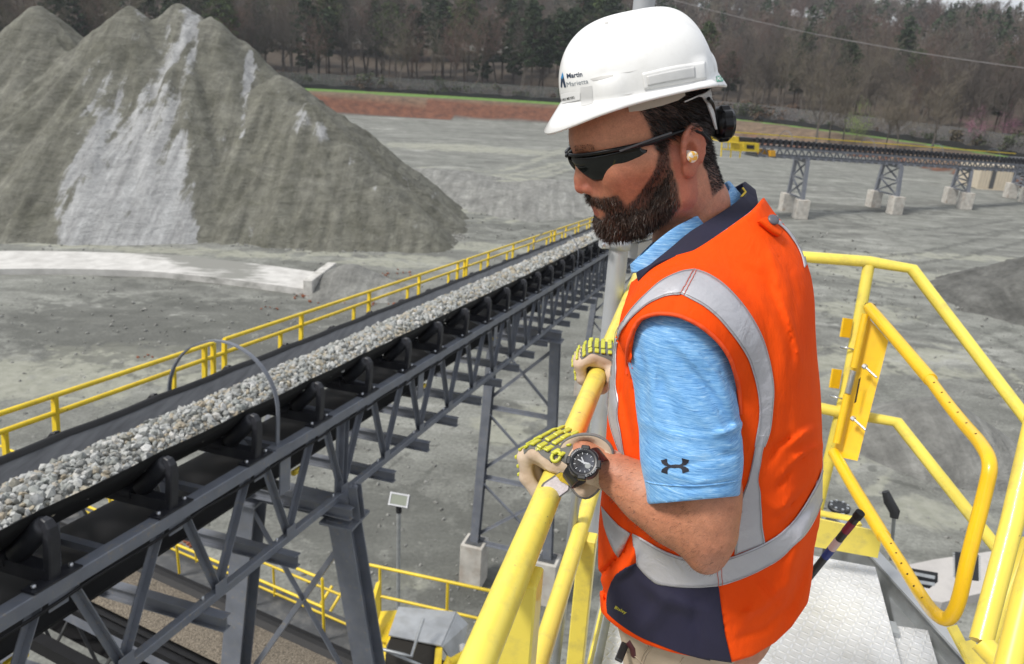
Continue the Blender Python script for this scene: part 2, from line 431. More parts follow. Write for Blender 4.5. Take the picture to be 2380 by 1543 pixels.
    siltm = g.math('ADD', g.attr('silt'), g.math('MULTIPLY', g.math('SUBTRACT', g.noise(ob, .9, 7, .65, .8), .5), 2.6))
    siltm = g.ramp(siltm, [(.55, 0), (.95, 1)])
    base = g.mix(g.math('MULTIPLY', siltm, .7), base, g.ramp(g.noise(ob, 2.5, 5), [(.3, (.25, .255, .20)), (.7, (.36, .36, .30))]))
    dkm = g.math('ADD', g.attr('dark'), g.math('MULTIPLY', g.math('SUBTRACT', g.noise(ob, 1.3, 6, .65), .5), 2.2))
    base = g.mix(g.math('MULTIPLY', g.ramp(dkm, [(.6, 0), (.85, 1)]), .6), base, (.072, .074, .066))
    # scattered clay stains
    cl = g.ramp(g.noise(ob, .33, 8, .7), [(.70, 0), (.73, 1)])
    base = g.mix(g.math('MULTIPLY', cl, .4), base, (.24, .12, .07))
    zoneC = g.n.new('ShaderNodeAttribute'); zoneC.attribute_name = 'zone'
    zc_ = g.mix(1.0, zoneC.outputs['Color'], g.ramp(g.noise(ob, .8, 8, .7), [(.28, .45), (.72, 1.6)]), 'MULTIPLY')
    g.col(g.mix(g.attr('yard'), zc_, base))
    g.bump(g.math('ADD', g.math('MULTIPLY', fine, .35), stre), .7, .12)
    o = link('ground', me, g.m); tag(o, kind='structure')
    return o
build_ground()

# clumps of red clay and light stones on the yard, strewn: one uncountable stuff
def icos():
    t = (1+5**.5)/2
    v = np.array([(-1, t, 0), (1, t, 0), (-1, -t, 0), (1, -t, 0), (0, -1, t), (0, 1, t), (0, -1, -t), (0, 1, -t), (t, 0, -1), (t, 0, 1), (-t, 0, -1), (-t, 0, 1)], float)
    v /= np.linalg.norm(v[0])
    f = np.array([(0, 11, 5), (0, 5, 1), (0, 1, 7), (0, 7, 10), (0, 10, 11), (1, 5, 9), (5, 11, 4), (11, 10, 2), (10, 7, 6), (7, 1, 8), (3, 9, 4), (3, 4, 2), (3, 2, 6), (3, 6, 8), (3, 8, 9), (4, 9, 5), (2, 4, 11), (6, 2, 10), (8, 6, 7), (9, 8, 1)])
    return v, f
IV, IF = icos()
def rand_rot(n):
    q = rng.normal(size=(n, 4)); q /= np.linalg.norm(q, axis=1)[:, None]
    w, x, y, z = q.T
    return np.stack([1-2*(y*y+z*z), 2*(x*y-z*w), 2*(x*z+y*w), 2*(x*y+z*w), 1-2*(x*x+z*z), 2*(y*z-x*w), 2*(x*z-y*w), 2*(y*z+x*w), 1-2*(x*x+y*y)], -1).reshape(-1, 3, 3)
def stones(name, C_, R_, mats, parent=None, flat=.7, tint=True):
    n = len(C_); R_ = np.asarray(R_)
    Vb = IV[None]*(1+rng.uniform(-.28, .22, (n, 12, 1)))
    sc = np.stack([np.ones(n), rng.uniform(.6, 1, n), rng.uniform(flat*.7, flat, n)], -1)*R_[:, None]
    Vb = np.einsum('nij,nvj->nvi', rand_rot(n), Vb*sc[:, None])+C_[:, None]
    V = Vb.reshape(-1, 3); Fc = (IF[None]+np.arange(n)[:, None, None]*12).reshape(-1, 3)
    if parent is not None: V = V-ORG[parent.name]
    me = bpy.data.meshes.new(name); me.from_pydata(V.tolist(), [], Fc.tolist())
    a = me.attributes.new('tint', 'FLOAT', 'FACE'); a.data.foreach_set('value', np.repeat(rng.uniform(0, 1, n), 20))
    return link(name, me, mats, parent)

# ================================================================= STOCKPILES
def pile_mesh(name, apex, xr, yr, step, label, matl, tan=.76, rough=.35, group=None, skirt=None, lite=None, extra=None):
    xs = np.arange(*xr, step); ys = np.arange(*yr, step)
    X, Y = np.meshgrid(xs, ys, indexing='ij')
    Hh = np.full(X.shape, -9.0)
    for (ax, ay, ah, *k) in apex:
        tn = k[0] if k else tan
        d = np.hypot(X-ax, Y-ay)
        an = np.arctan2(Y-ay, X-ax)
        gul = fbm(np.stack([np.cos(an)*3.2+ax, np.sin(an)*3.2+ay, d*.05], -1), 9, 1.0, 4)*.9-.85*np.abs(fbm(np.stack([np.cos(an)*5+ax*2, np.sin(an)*5+ay, d*.04], -1), 19, 1.0, 3))*2+.12
        h = ah-tn*np.sqrt(d*d+.35)-(.20*np.minimum(d, 4.0) if tn == .76 else 0)+(1.0 if tn == .76 else 0)*0+gul*np.clip(d/6, 0, 1.3)*rough*2.2
        Hh = np.maximum(Hh, h)
    Hh += fbm(v3(X, Y, Hh*.5), 21, .5, 5)*rough*1.3*np.clip((Hh+.5)/3, 0, 1)
    Hh += fbm(v3(X, Y*1.0, Hh*2.0), 31, 1.2, 3)*rough*.5*np.clip((Hh+.2)/2, 0, 1)
    base = terrain(X, Y)
    Z = np.maximum(Hh, base-.25)
    V = np.stack([X, Y, Z], -1).reshape(-1, 3); n, m = X.shape
    i = (np.arange(n-1)[:, None]*m+np.arange(m-1)[None]).reshape(-1)
    keep = (Hh > base-.25).reshape(-1)
    kc = keep[i] | keep[i+1] | keep[i+m] | keep[i+m+1]
    i = i[kc]
    F = np.stack([i, i+m, i+m+1, i+1], -1)
    used = np.unique(F); mp = np.full(len(V), -1); mp[used] = np.arange(len(used))
    V = V[used]; F = mp[F]
    c = np.array([apex[0][0], apex[0][1], 0.0])
    me = bpy.data.meshes.new(name); me.from_pydata((V-c).tolist(), [], F.tolist())
    me.polygons.foreach_set('use_smooth', [True]*len(F))
    L_ = np.zeros(len(V)) if lite is None else lite(V)
    a = me.attributes.new('lite', 'FLOAT', 'POINT'); a.data.foreach_set('value', L_)
    o = link(name, me, matl); o.location = c
    tag(o, label, 'stockpile', group); return o
def pile_material(name, ca, cb, cl, sc=.5):
    g = NG(name, .95); ob = g.tc.outputs['Object']
    st = g.noise(g.map((.42, .05, .075)), 1.6, 8, .62, .7)
    n2 = g.noise(ob, .42, 8, .68, .5); fine = g.noise(ob, 3.0, 9, .75)
    base = g.mix(g.ramp(n2, [(.35, 0), (.65, 1)]), ca, cb)
    bas = g.noise(g.map((.6, .6, 2.2)), .8, 8, .7, .9)
    base = g.mix(.8, base, g.ramp(bas, [(.3, .72), (.7, 1.25)]), 'MULTIPLY')
    lm = g.math('ADD', g.attr('lite'), g.math('MULTIPLY', g.math('SUBTRACT', st, .5), 2.8))
    lm = g.math('ADD', lm, g.math('MULTIPLY', g.math('SUBTRACT', g.noise(ob, .8, 7, .7, .4), .5), 1.3))
    base = g.mix(g.ramp(lm, [(.42, 0), (.70, 1)]), base, cl)
    run = g.noise(g.map((1.1, .12, .10)), 1.3, 8, .65, .5)
    base = g.mix(.85, base, g.ramp(run, [(.28, .55), (.5, .95), (.72, 1.38)]), 'MULTIPLY')
    g.col(g.mix(1.0, base, g.ramp(fine, [(.25, .66), (.75, 1.3)]), 'MULTIPLY'))
    g.bump(g.math('ADD', bas, g.math('MULTIPLY', fine, .4)), .9, .45)
    return g.m
pmA = pile_material('green_grey_sand', (.120, .119, .092), (.20, .198, .166), (.38, .385, .385))
ap = [YP(90, 8, 66), YP(300, 12, 64), YP(418, 6, 66), YP(490, 40, 65.5), YP(560, 95, 66)]
ap = [(a[0], a[1], a[2]+.45) for a in ap]
ap = ap+[(*YP(x_, y_, z_)[:2], YP(x_, y_, z_)[2], .74) for x_, y_, z_ in [(650, 160, 62), (720, 225, 59), (800, 318, 56), (880, 412, 53), (960, 490, 51)]]
ap = ap+[(*YP(840, 330, 78)[:2], YP(840, 330, 78)[2], .6), (ap[0][0]-16, 66, ap[0][2]-1.0), (ap[0][0]-30, 66, ap[0][2]), (ap[0][0]-23, 66, ap[0][2]-.5)]
def lite_left(V):
    px, py, _ = Pn(V)
    L = np.full(len(V), -.10)
    # pale coarse gravel slid down the middle of the face (a fan of world directions from the third crest)
    fan = np.clip(1-np.abs((px-(300-(py-300)*.05))/(90+np.clip(py-120, 0, 500)*.28)), 0, 1)
    L += np.where((px > 118) & (px < 462), .95*np.clip((py-150)/260, -.1, 1)*np.clip(fan*3, 0, 1)+.15, 0)
    L += .75*np.exp(-((px-445)/22)**2)*np.exp(-((py-90)/90)**2)+.65*np.exp(-((px-575)/16)**2)*np.exp(-((py-150)/45)**2)
    L += .8*np.exp(-((px-(580-(py-160)*.12))/9)**2)*(py < 320)*(py > 120)
    L += .5*np.exp(-((px-500)/45)**2)*np.exp(-((py-330)/40)**2)+.45*np.exp(-((px-700)/40)**2)*np.exp(-((py-300)/35)**2)
    L += .35*np.exp(-((px-560)/60)**2)*np.exp(-((py-520)/40)**2)+.35*np.exp(-((px-760)/50)**2)*np.exp(-((py-540)/30)**2)
    L += .55*np.exp(-((px-330)/30)**2)*np.exp(-((py-60)/60)**2)+.42*np.exp(-((px-250)/45)**2)*np.exp(-((py-180)/80)**2)+.45*np.exp(-((px-400)/35)**2)*np.exp(-((py-200)/90)**2)+.4*np.exp(-((px-(700+(py-260)*1.0))/26)**2)*(py > 200)+.35*np.exp(-((px-640)/25)**2)*np.exp(-((py-400)/70)**2)
    L -= .35*(px < 115)
    return L
pile_mesh('gravel_stockpile', ap, (-92, 6), (38, 98), .26, 'huge grey-green sand and gravel stockpile with three crests left of the yard', pmA, lite=lite_left, rough=.62)
pmB = pile_material('dark_sand', (.10, .10, .092), (.16, .16, .148), (.22, .22, .205))
a = G(2190, 690); pile_mesh('dark_stockpile', [(a[0]+7.5, a[1]-.5, 4.2, .58), (a[0]+13, a[1]-1, 6.2, .6)], (a[0]-2, a[0]+22), (a[1]-12, a[1]+12), .25, 'dark grey sand stockpile at the right edge behind the yellow stair rail', pmB, rough=.4)
a = G(2215, 1075); pmC = pile_material('grey_dust', (.22, .22, .205), (.27, .27, .25), (.33, .33, .31))
pile_mesh('dust_stockpile', [(a[0], a[1]+1.4, 2.05, .62)], (a[0]-5.5, a[0]+5.5), (a[1]-3, a[1]+5), .14, 'low pointed pile of fine grey dust seen through the yellow gate', pmC, rough=.1)
a = G(800, 690); pile_mesh('spoil_heap', [(a[0], a[1]+1.6, 1.7, .6), (a[0]+1.8, a[1]+1.2, 1.1, .55)], (a[0]-5, a[0]+6), (a[1]-4, a[1]+6), .14, 'small grey spoil heap with red clay lumps at the end of the white apron', pmC, rough=.14)
a = G(1400, 285); pile_mesh('slate_heap', [(a[0]-11, a[1]+1, 2.2, .45), (a[0]-4, a[1]+1, 1.5, .4), (a[0]+4, a[1], 1.5, .4)], (a[0]-20, a[0]+14), (a[1]-6, a[1]+8), .4, 'low slate-grey heap at the foot of the red bank', pmB, rough=.2)
a = G(1250, 470); pile_mesh('spill_mound', [(a[0], a[1], 1.3, .17), (a[0]-6, a[1]+4, 1.0, .13), (a[0]+3, a[1]+7, 1.1, .14), (a[0]-11, a[1]+9, 1.1, .12)], (a[0]-22, a[0]+14), (a[1]-10, a[1]+20), .3, 'low rippled mound of pale spilled sand right of the big stockpile', pmC, rough=.22)
# red clay lumps
m_clay = mat('red_clay', (.22, .075, .038), .95, var=.3)
cc = []; rr_ = []
for (px, py, n, sp) in [(722, 688, 34, .35), (850, 660, 26, 1.2), (620, 715, 4, .2), (340, 828, 5, .2), (860, 700, 30, 1.3), (900, 640, 18, .9), (430, 1255, 30, .35), (1080, 1560, 4, .3)]:
    c = G(px, py)
    for _ in range(n):
        p = c+np.array([rnd.gauss(0, sp), rnd.gauss(0, sp*.6), 0]); 
        d_ = [(a_[0], a_[1]) for a_ in ()]
        cc.append(p+[0, 0, .03]); rr_.append(rnd.uniform(.03, .11))
tag(stones('red_clay_lumps', np.array(cc), rr_, m_clay), 'crumbled red clay lumps scattered over the yard', 'clay', kind='stuff')

# loose rock rolled to the toe of the stockpile, and stones strewn over the yard
m_rub = mat('loose_rock', (.22, .22, .205), .95, var=.35, vs=3)
q = []; rr_ = []
toe = smooth_poly([[*G(x, y)[:2], 0] for x, y in [(-60, 545), (120, 548), (300, 552), (460, 554), (640, 572), (860, 580), (1000, 572), (1060, 548)]], 200)
for _ in range(1500):
    p = toe[rnd.randrange(200)]; q.append([p[0]+rnd.gauss(0, .5), p[1]+rnd.gauss(-.1, .55), .03]); rr_.append(rnd.choice([.05, .07, .09, .12, .16]))
for _ in range(4200):
    a_ = math.radians(rnd.uniform(-38, 44)); r__ = 9+60*rnd.random()**1.3; q.append([r__*math.sin(a_), r__*math.cos(a_), .01]); rr_.append(rnd.choice([.02, .03, .03, .045, .06])*(1+r__/60))
tag(stones('loose_rock', np.array(q), rr_, m_rub), 'small loose rocks along the toe of the stockpile and over the yard', 'rock', kind='stuff')

# ================================================================= WHITE APRON (curved concrete track)
m_conc = mat('weathered_concrete', (.50, .49, .46), .9, var=.18, vs=2.5, dirt=(.22, .20, .17), dscale=1.2, damt=.7, bump=.3, bs=30)
g = NG('apron_concrete', .9); ob = g.tc.outputs['Object']
mud = g.math('ADD', g.attr('mud'), g.math('MULTIPLY', g.math('SUBTRACT', g.noise(g.map((.5, 1.6, 1)), 1.2, 7, .6), .5), 1.6))
g.col(g.mix(g.ramp(mud, [(.4, 0), (.7, 1)]), g.ramp(g.noise(ob, 1.6, 6), [(.3, (.42, .41, .39)), (.7, (.58, .57, .545))]), (.22, .22, .20)))
m_apron = g.m
near = smooth_poly([G(*p, .32)[:2] for p in [(-260, 640), (0, 625), (300, 628), (500, 645), (712, 672)]], 60)
far = smooth_poly([G(*p, .32)[:2] for p in [(-260, 596), (0, 583), (320, 589), (540, 606), (762, 636)]], 60)
th = thing('concrete_apron', (*near[30], 0), 'curved white concrete apron with muddy middle in front of the big stockpile', 'apron')
m_ = MB(); V = []; F = []; mud = []
for i in range(60):
    for k in range(9):
        q = near[i]+(far[i]-near[i])*k/8; V.append((*q, .32)); px = P((*q, .32))[0]
        mud.append(.9*math.exp(-((px-480-(8-k)*10+k*0)/130)**2)*(.5+k/12)+.1)
    V.append((*near[i], -.05)); mud.append(.35)
for i in range(59):
    for k in range(8): a_ = i*10+k; F.append((a_, a_+10, a_+11, a_+1))
    a_ = i*10; F.append((a_+9, a_+19, a_+10, a_))
o = mesh_np('slab', V, F, m_apron, th)
at = o.data.attributes.new('mud', 'FLOAT', 'POINT'); at.data.foreach_set('value', mud)
b = MB(); e0, e1 = np.array([*near[-1], 0]), np.array([*far[-1], 0]); b.bar(e0+[.15, -.25, .4], e1+[.15, .4, .4], .5, .95, bev=.03); b.build('end_wall', m_conc, th)

# ================================================================= FENCES
def az_pt(az, r, dz=0):
    a = math.radians(az); x, y = r*math.sin(a), r*math.cos(a)
    return np.array([x, y, float(terrain(np.array(x), np.array(y)))+dz])
g = NG('chain_link', .6); 
tr = g.n.new('ShaderNodeBsdfTransparent'); mxs = g.n.new('ShaderNodeMixShader'); mxs.inputs[0].default_value = .42
g.col((.20, .195, .20)); out = g.n['Material Output']
g.l.new(tr.outputs[0], mxs.inputs[1]); g.l.new(g.b.outputs[0], mxs.inputs[2]); g.l.new(mxs.outputs[0], out.inputs['Surface'])
m_mesh = g.m
m_galv = mat('galvanised_steel', (.42, .44, .45), .45, .55, var=.12, vs=14, dirt=(.25, .25, .25), dscale=9)
m_fpost = mat('dull_post', (.10, .10, .10), .7)
m_black = mat('black_fabric', (.012, .012, .014), .8)
fz = thing('chain_link_fence', az_pt(0, 184), 'long grey chain-link fence running along the foot of the woods', 'fence')
V = []; F = []; fa = np.arange(-24, 47, 1.0)
for i, az in enumerate(fa):
    p = az_pt(az, interp_az(az, FENCE)); V += [p, p+[0, 0, 3.1]]
    if i: F.append((2*i-2, 2*i, 2*i+1, 2*i-1))
mesh_np('mesh_panel', V, F, m_mesh, fz)
for i, az in enumerate(fa):
    if i % 1 == 0:
        p = V[2*i]; q = MB(); q.tube([p, p+np.array([0, 0, 3.25])], .05, 6); q.build('fence_post', m_fpost, fz)
q = MB(); q.tube([np.array(v)+[0, 0, .02] for v in V[1::2]], .035, 5); q.build('top_rail', m_fpost, fz)
V = []; F = []
for i, az in enumerate(np.arange(-24, 38, .5)):
    p = az_pt(az, interp_az(az, FENCE)-2.2, 0); hh = .85+.25*math.sin(i*1.7)*math.sin(i*.37)
    V += [p-[0, 0, .1], p+[0, 0, hh], p+[0, .12, hh], p+[0, .12, -.1]]
    if i: k = 4*i; F += [(k-4, k, k+1, k-3), (k-3, k+1, k+2, k-2), (k-2, k+2, k+3, k-1)]
tag(mesh_np('silt_fence', V, F, m_black), 'low black fabric silt fence in front of the chain-link fence', 'silt fence')

# ================================================================= WOODS
g = NG('bare_bark', .95); g.col(g.ramp(g.noise(g.map((2, 2, .5)), 4, 5), [(.3, (.065, .056, .048)), (.7, (.15, .13, .112))])); m_bark = g.m
m_twig = mat('twigs', (.090, .075, .064), .95, var=.25, vs=.7)
m_twig_red = mat('budding_twigs', (.12, .078, .062), .95, var=.25, vs=.7)
m_twig_tan = mat('tan_twigs', (.15, .128, .095), .95, var=.25, vs=.7)
m_needle = mat('pine_needles', (.030, .048, .020), .9, var=.45, vs=.9)
m_needle2 = mat('light_needles', (.055, .080, .024), .9, var=.4, vs=.9)
m_green = mat('spring_leaves', (.17, .24, .05), .8, var=.3, vs=.9)
m_pink = mat('redbud_blossom', (.34, .14, .22), .8, var=.3, vs=.9)
m_pbark = mat('pine_bark', (.075, .055, .045), .95, var=.3, vs=3)
def ribbons(A, B, ra, rb):                 # three-sided tapered sticks, arrays
    A = np.array(A); B = np.array(B); ra = np.array(ra)[:, None]; rb = np.array(rb)[:, None]
    d = B-A; d /= np.linalg.norm(d, axis=1)[:, None]+1e-9
    u = np.cross(d, [.31, .2, .93]); u /= np.linalg.norm(u, axis=1)[:, None]+1e-9; w = np.cross(d, u)
    V = []
    for P_, r_ in ((A, ra), (B, rb)):
        for k in range(3):
            an = 2*PI*k/3; V.append(P_+(u*math.cos(an)+w*math.sin(an))*r_)
    V = np.stack(V, 1).reshape(-1, 3); n = len(A)*6
    i = np.arange(0, n, 6)
    F = np.concatenate([np.stack([i+k, i+(k+1) % 3, i+3+(k+1) % 3, i+3+k], -1) for k in range(3)])
    return V, F
def grow(seed, Ht, spread=.5, fork=.35, nmain=16, up=.75, twl=1.0, tw_n=5):
    r_ = random.Random(seed); segs = [[], []]       # trunk+limbs, twigs
    def seg(k, a, b, ra, rb): segs[k].append((a, b, ra, rb))
    def branch(p, d, L, r, lvl):
        n = 4; q = p.copy(); dd = d.copy()
        for i in range(n):
            dd = nrm(dd+np.array([r_.gauss(0, .13), r_.gauss(0, .13), .10*up+r_.gauss(0, .07)]))
            e = q+dd*L/n; f = 1-i/n; f2 = 1-(i+1)/n
            seg(0 if lvl < 1 else 1, q, e, max(r*f, .012), max(r*f2, .010))
            if lvl < 3:
                for _ in range(2 if lvl < 2 else 2):
                    if lvl == 2 and r_.random() < .35: continue
                    s = nrm(np.cross(dd, [r_.gauss(0, 1), r_.gauss(0, 1), r_.gauss(0, 1)]))
                    branch(q+(e-q)*r_.random(), nrm(dd*.75+s*.7+np.array([0, 0, .15])), L*r_.uniform(.38, .6), r*f*.5, lvl+1)
            q = e
    base = np.zeros(3); p = base; lean = np.array([r_.gauss(0, .04), r_.gauss(0, .04), 1]); R0 = Ht*.013+.04; N = 9
    d = nrm(lean); pts = [p]
    for i in range(N):
        d = nrm(d+np.array([r_.gauss(0, .05), r_.gauss(0, .05), .3])); e = p+d*Ht*.92/N
        seg(0, p, e, R0*(1-i/N*.92), R0*(1-(i+1)/N*.92)); p = e; pts.append(p)
    for k in range(nmain):
        t = fork+(1-fork)*(k+r_.random())/nmain; i = min(int(t*N), N-1); q = pts[i]+(pts[i+1]-pts[i])*(t*N-i)
        an = k*2.4+r_.uniform(-.4, .4); out = np.array([math.cos(an), math.sin(an), 0])
        branch(q, nrm(out*spread+np.array([0, 0, up])), Ht*(.36*(1-.55*t)+.06), R0*(1-t*.8)*.45, 1 if t > .55 else 0)
    return segs
def leafcards(C_, R_, n, size, seed=0, squash=1.0):
    r_ = np.random.default_rng(seed); m = len(C_)
    idx = r_.integers(0, m, n); q = r_.normal(size=(n, 3)); q /= np.linalg.norm(q, axis=1)[:, None]
    c = np.array(C_)[idx]+q*(np.array(R_)[idx]*r_.uniform(.35, 1.05, n)**.7)[:, None]*[1, 1, squash]
    a = r_.normal(size=(n, 3)); a /= np.linalg.norm(a, axis=1)[:, None]; b = np.cross(a, r_.normal(size=(n, 3))); b /= np.linalg.norm(b, axis=1)[:, None]
    s = size*r_.uniform(.5, 1.3, (n, 1))
    V = np.stack([c-a*s-b*s*.45, c+a*s-b*s*.3, c+a*s*.7+b*s*.5, c-a*s*.8+b*s*.4], 1).reshape(-1, 3)
    return V, np.arange(4*n).reshape(-1, 4)
def mk(name, V, F, m):
    me = bpy.data.meshes.new(name); me.from_pydata(V.tolist(), [], F.tolist()); me.materials.append(m); me.update(); return me
PROTO = {'bare': [], 'pine': [], 'bush': [], 'red': [], 'tan': [], 'green': [], 'pink': []}
for k in range(6):
    sg = grow(k+3, 1.0*15, spread=.5+.12*(k % 3), fork=.22+.07*(k % 4), nmain=13+k)
    a = [mk('trunk', *ribbons(*zip(*sg[0])), m_bark)]
    V, F = ribbons(*zip(*sg[1]))
    PROTO['bare'].append((a[0], mk('crown', V, F, m_twig)))
    if k < 3:
        PROTO['red'].append((a[0], mk('crown', V, F, m_twig_red))); PROTO['tan'].append((a[0], mk('crown', V, F, m_twig_tan)))
    if k == 4:
        tips = np.array([s[1] for s in sg[1]])[::3]
        V2, F2 = leafcards(tips, np.full(len(tips), .35), 2600, .11, 5); PROTO['green'].append((a[0], mk('crown', V2, F2, m_green)))
        V2, F2 = leafcards(tips, np.full(len(tips), .3), 2200, .10, 6); PROTO['pink'].append((a[0], mk('crown', V2, F2, m_pink)))
for k in range(5):
    r_ = random.Random(k+50); Ht = 16; low = [.35, .5, .22, .42, .3][k]
    A = [np.array([0, 0, 0.])]; 
    for i in range(8): A.append(A[-1]+[r_.gauss(0, .08), r_.gauss(0, .08), Ht*.97/8])
    sg = [(A[i], A[i+1], .24*(1-i/8.6), .24*(1-(i+1)/8.6)) for i in range(8)]
    C_ = []; R_ = []
    n = 46
    for i in range(n):
        t = low+(1-low)*(i+.5)/n; an = i*2.4; env = (math.sin(PI*min(1, (t-low)/(1-low)*.80+.17))**.8)*3.0*r_.uniform(.45, 1.1)
        j = min(int(t*8), 7); q = A[j]+(A[j+1]-A[j])*(t*8-j); out = np.array([math.cos(an), math.sin(an), .15])
        e = q+out*env; sg.append((q, e, .06, .02)); C_ += [e, q+out*env*.6]; R_ += [r_.uniform(.5, .95), r_.uniform(.45, .8)]
    C_.append(A[-1]); R_.append(.6)
    V, F = leafcards(C_, R_, 5200, .20, k, .55)
    PROTO['pine'].append((mk('trunk', *ribbons(*zip(*sg)), m_pbark), mk('crown', V, F, m_needle if k != 1 else m_needle2)))
for k in range(3):
    C_ = [np.array([rnd.gauss(0, 1.1), rnd.gauss(0, .9), rnd.uniform(.3, 1.7)]) for _ in range(22)]
    V, F = leafcards(C_, np.full(22, .6), 900, .16, 80+k)
    sg = [(np.array([c[0]*.2, c[1]*.2, 0]), c, .04, .01) for c in C_]
    m = [mat('bramble', (.085, .070, .045), .95, var=.3, vs=1.1), mat('dark_shrub', (.045, .055, .028), .95, var=.4, vs=1.1), mat('russet_scrub', (.10, .065, .045), .95, var=.3, vs=1.1)][k]
    PROTO['bush'].append((mk('trunk', *ribbons(*zip(*sg)), m_bark), mk('crown', V, F, m)))
NAMES = {'bare': ('bare_tree', 'leafless grey-brown deciduous tree in the woods beyond the chain-link fence', 'tree', 'leafless trees of the woods'),
         'red': ('budding_tree', 'bare tree with reddish budding twigs in the woods beyond the fence', 'tree', 'reddish budding trees of the woods'),
         'tan': ('pale_tree', 'bare tree with pale tan twigs in the woods beyond the fence', 'tree', 'pale tan trees of the woods'),
         'pine': ('pine_tree', 'dark green pine with bare lower trunk in the woods beyond the fence', 'pine tree', 'pines of the woods'),
         'bush': ('undergrowth_bush', 'low twiggy bush in the undergrowth behind the chain-link fence', 'bush', 'bushes behind the fence'),
         'green': ('young_tree', 'small tree with fresh yellow-green leaves below the wooded hill', 'tree', None),
         'pink': ('blossom_tree', 'small pink-blossomed tree at the right foot of the wooded hill', 'tree', None)}
def plant(kind, p, s, rz=None, label=None, group='x', k=None):
    nm, lb, cat, gp = NAMES[kind]; v = PROTO[kind]; tr_, cr_ = v[k if k is not None else rnd.randrange(len(v))]
    o = thing(nm, p, label or lb, cat, gp if group == 'x' else group)
    o.rotation_euler = (0, 0, rnd.uniform(0, 6.28) if rz is None else rz); o.scale = (s*rnd.uniform(.9, 1.1),)*2+(s,)
    for n_, me in (('trunk', tr_), ('crown', cr_)):
        c = bpy.data.objects.new(n_, me); COL.objects.link(c); c.parent = o
    return o
NT = 0
fr = [(0, 7, 1.0), (7, 20, 1.0), (20, 38, 1.0), (38, 62, 1.05)]
for az in np.arange(-37, 45, .80):
    for j, (r0, r1, s) in enumerate(fr):
        if j == 3 and az < 12: continue
        if az < -23 and j != 1: continue
        if j == 0 and rnd.random() < .25: continue
        if NT > 292: break
        a_ = az+rnd.uniform(-.35, .35); r = interp_az(a_, FENCE)+4+rnd.uniform(r0, r1)
        pin = .42 if a_ < 8 else .2
        if rnd.random() > .86: continue
        u = rnd.random(); kind = 'pine' if u < pin else ('red' if u > .9 else ('tan' if u > .74 else 'bare'))
        s_ = rnd.uniform(.75, 1.2)*(1.22 if a_ < 8 else 1.0)
        plant(kind, az_pt(a_, r, -.2), s_); NT += 1
for az in np.arange(-23, 44, .8):
    plant('bush', az_pt(az+rnd.uniform(-.4, .4), interp_az(az, FENCE)+rnd.uniform(1.5, 5), -.1), rnd.uniform(.8, 1.9))
for (px, py, sc_, k, lb) in [(2065, 300, 1.15, 0, 'tall bare pale tree in front of the fence, left one of the pair beside the green young tree'), (2115, 310, .85, 3, 'slender bare tree in front of the fence beside the green young tree'), (2472, 322, .8, 2, 'spreading bare tree at the right edge in front of the fence')]:
    pass
for (px, py, r, s_, k, lb) in [(1902, 318, 118, .98, 0, 'tall forked bare tree standing nearest before the fence, left of the green young tree'), (1928, 318, 124, .62, 3, 'thin bare tree directly right of the tall forked bare tree'), (1958, 322, 120, .75, 1, 'bare tree just left of the green young tree before the fence'),
                               (2062, 325, 116, .62, 2, 'low crooked bare tree right of the green young tree'), (2168, 333, 112, .72, 4, 'wide-branched bare tree before the fence near the pink blossom'), (2090, 328, 114, .6, 5, 'small leaning bare tree before the fence in the middle of the right bank')]:
    r += 27; s_ *= 1.22; d = ray(px, py); d = d/np.hypot(d[0], d[1])*r; x, y = d[0], d[1]
    plant('tan', (x, y, float(terrain(np.array(x), np.array(y)))-.1), s_, label=lb, group=None, k=k % 3)
for (kind, px, r, s_, lb) in [('green', 1990, 119, .42, None), ('pink', 2262, 124, .32, None), ('pink', 2340, 128, .36, 'pink-blossomed tree at the right edge of the picture, higher up the hill')]:
    r += 26; s_ *= 1.3; d = ray(px, 320); d = d/np.hypot(d[0], d[1])*r; x, y = d[0], d[1]
    plant(kind, (x, y, float(terrain(np.array(x), np.array(y)))), s_, label=lb)
# the far wood on the hill: one uncountable mass of low-detail crowns
def far_wood():
    Vs = []; Fs = []; off = 0; mi = []
    base = []
    for k in range(4):
        sg = grow(100+k, 14, nmain=7, spread=.6)
        s2 = sg[0][:]+sg[1][::3]; V, F = ribbons(*zip(*[(a, b, max(ra, .05)*1.3, max(rb, .05)) for a, b, ra, rb in s2])); base.append((V, F, 0))
    for k in range(2):
        C_ = [np.array([rnd.gauss(0, 1.0), rnd.gauss(0, 1.0), 5+i*.5]) for i in range(20)]
        V, F = leafcards(C_, np.full(20, 1.1), 300, .45, 90+k, .7); base.append((V, F, 1))
    for i in range(1750):
        az = rnd.uniform(-38, 47); a0 = interp_az(az, FENCE); r = a0+(50+ (rnd.random()**.7)*290)
        V, F, mk_ = base[rnd.choice([0, 1, 2, 3, 0, 1, 2, 3, 4, 5] if az > 5 else [0, 1, 2, 3, 4, 5, 4])]
        if mk_ == 0: mk_ = rnd.choice([0, 0, 2, 3])
        p = az_pt(az, r, -.3); s = rnd.uniform(.75, 1.2); a_ = rnd.uniform(0, 6.3); c, s_ = math.cos(a_), math.sin(a_)
        Vn = V@np.array([[c, s_, 0], [-s_, c, 0], [0, 0, 1]])*s+p
        Vs.append(Vn); Fs.append(F+off); off += len(V); mi += [mk_]*len(F)
    V = np.concatenate(Vs); F = np.concatenate(Fs)
    o = mesh_np('far_wood', V, F, [m_twig, m_needle, m_twig_tan, m_twig_red], mi=mi)
    tag(o, 'far woodland covering the hill behind the nearer trees', 'woodland', kind='stuff')
far_wood()
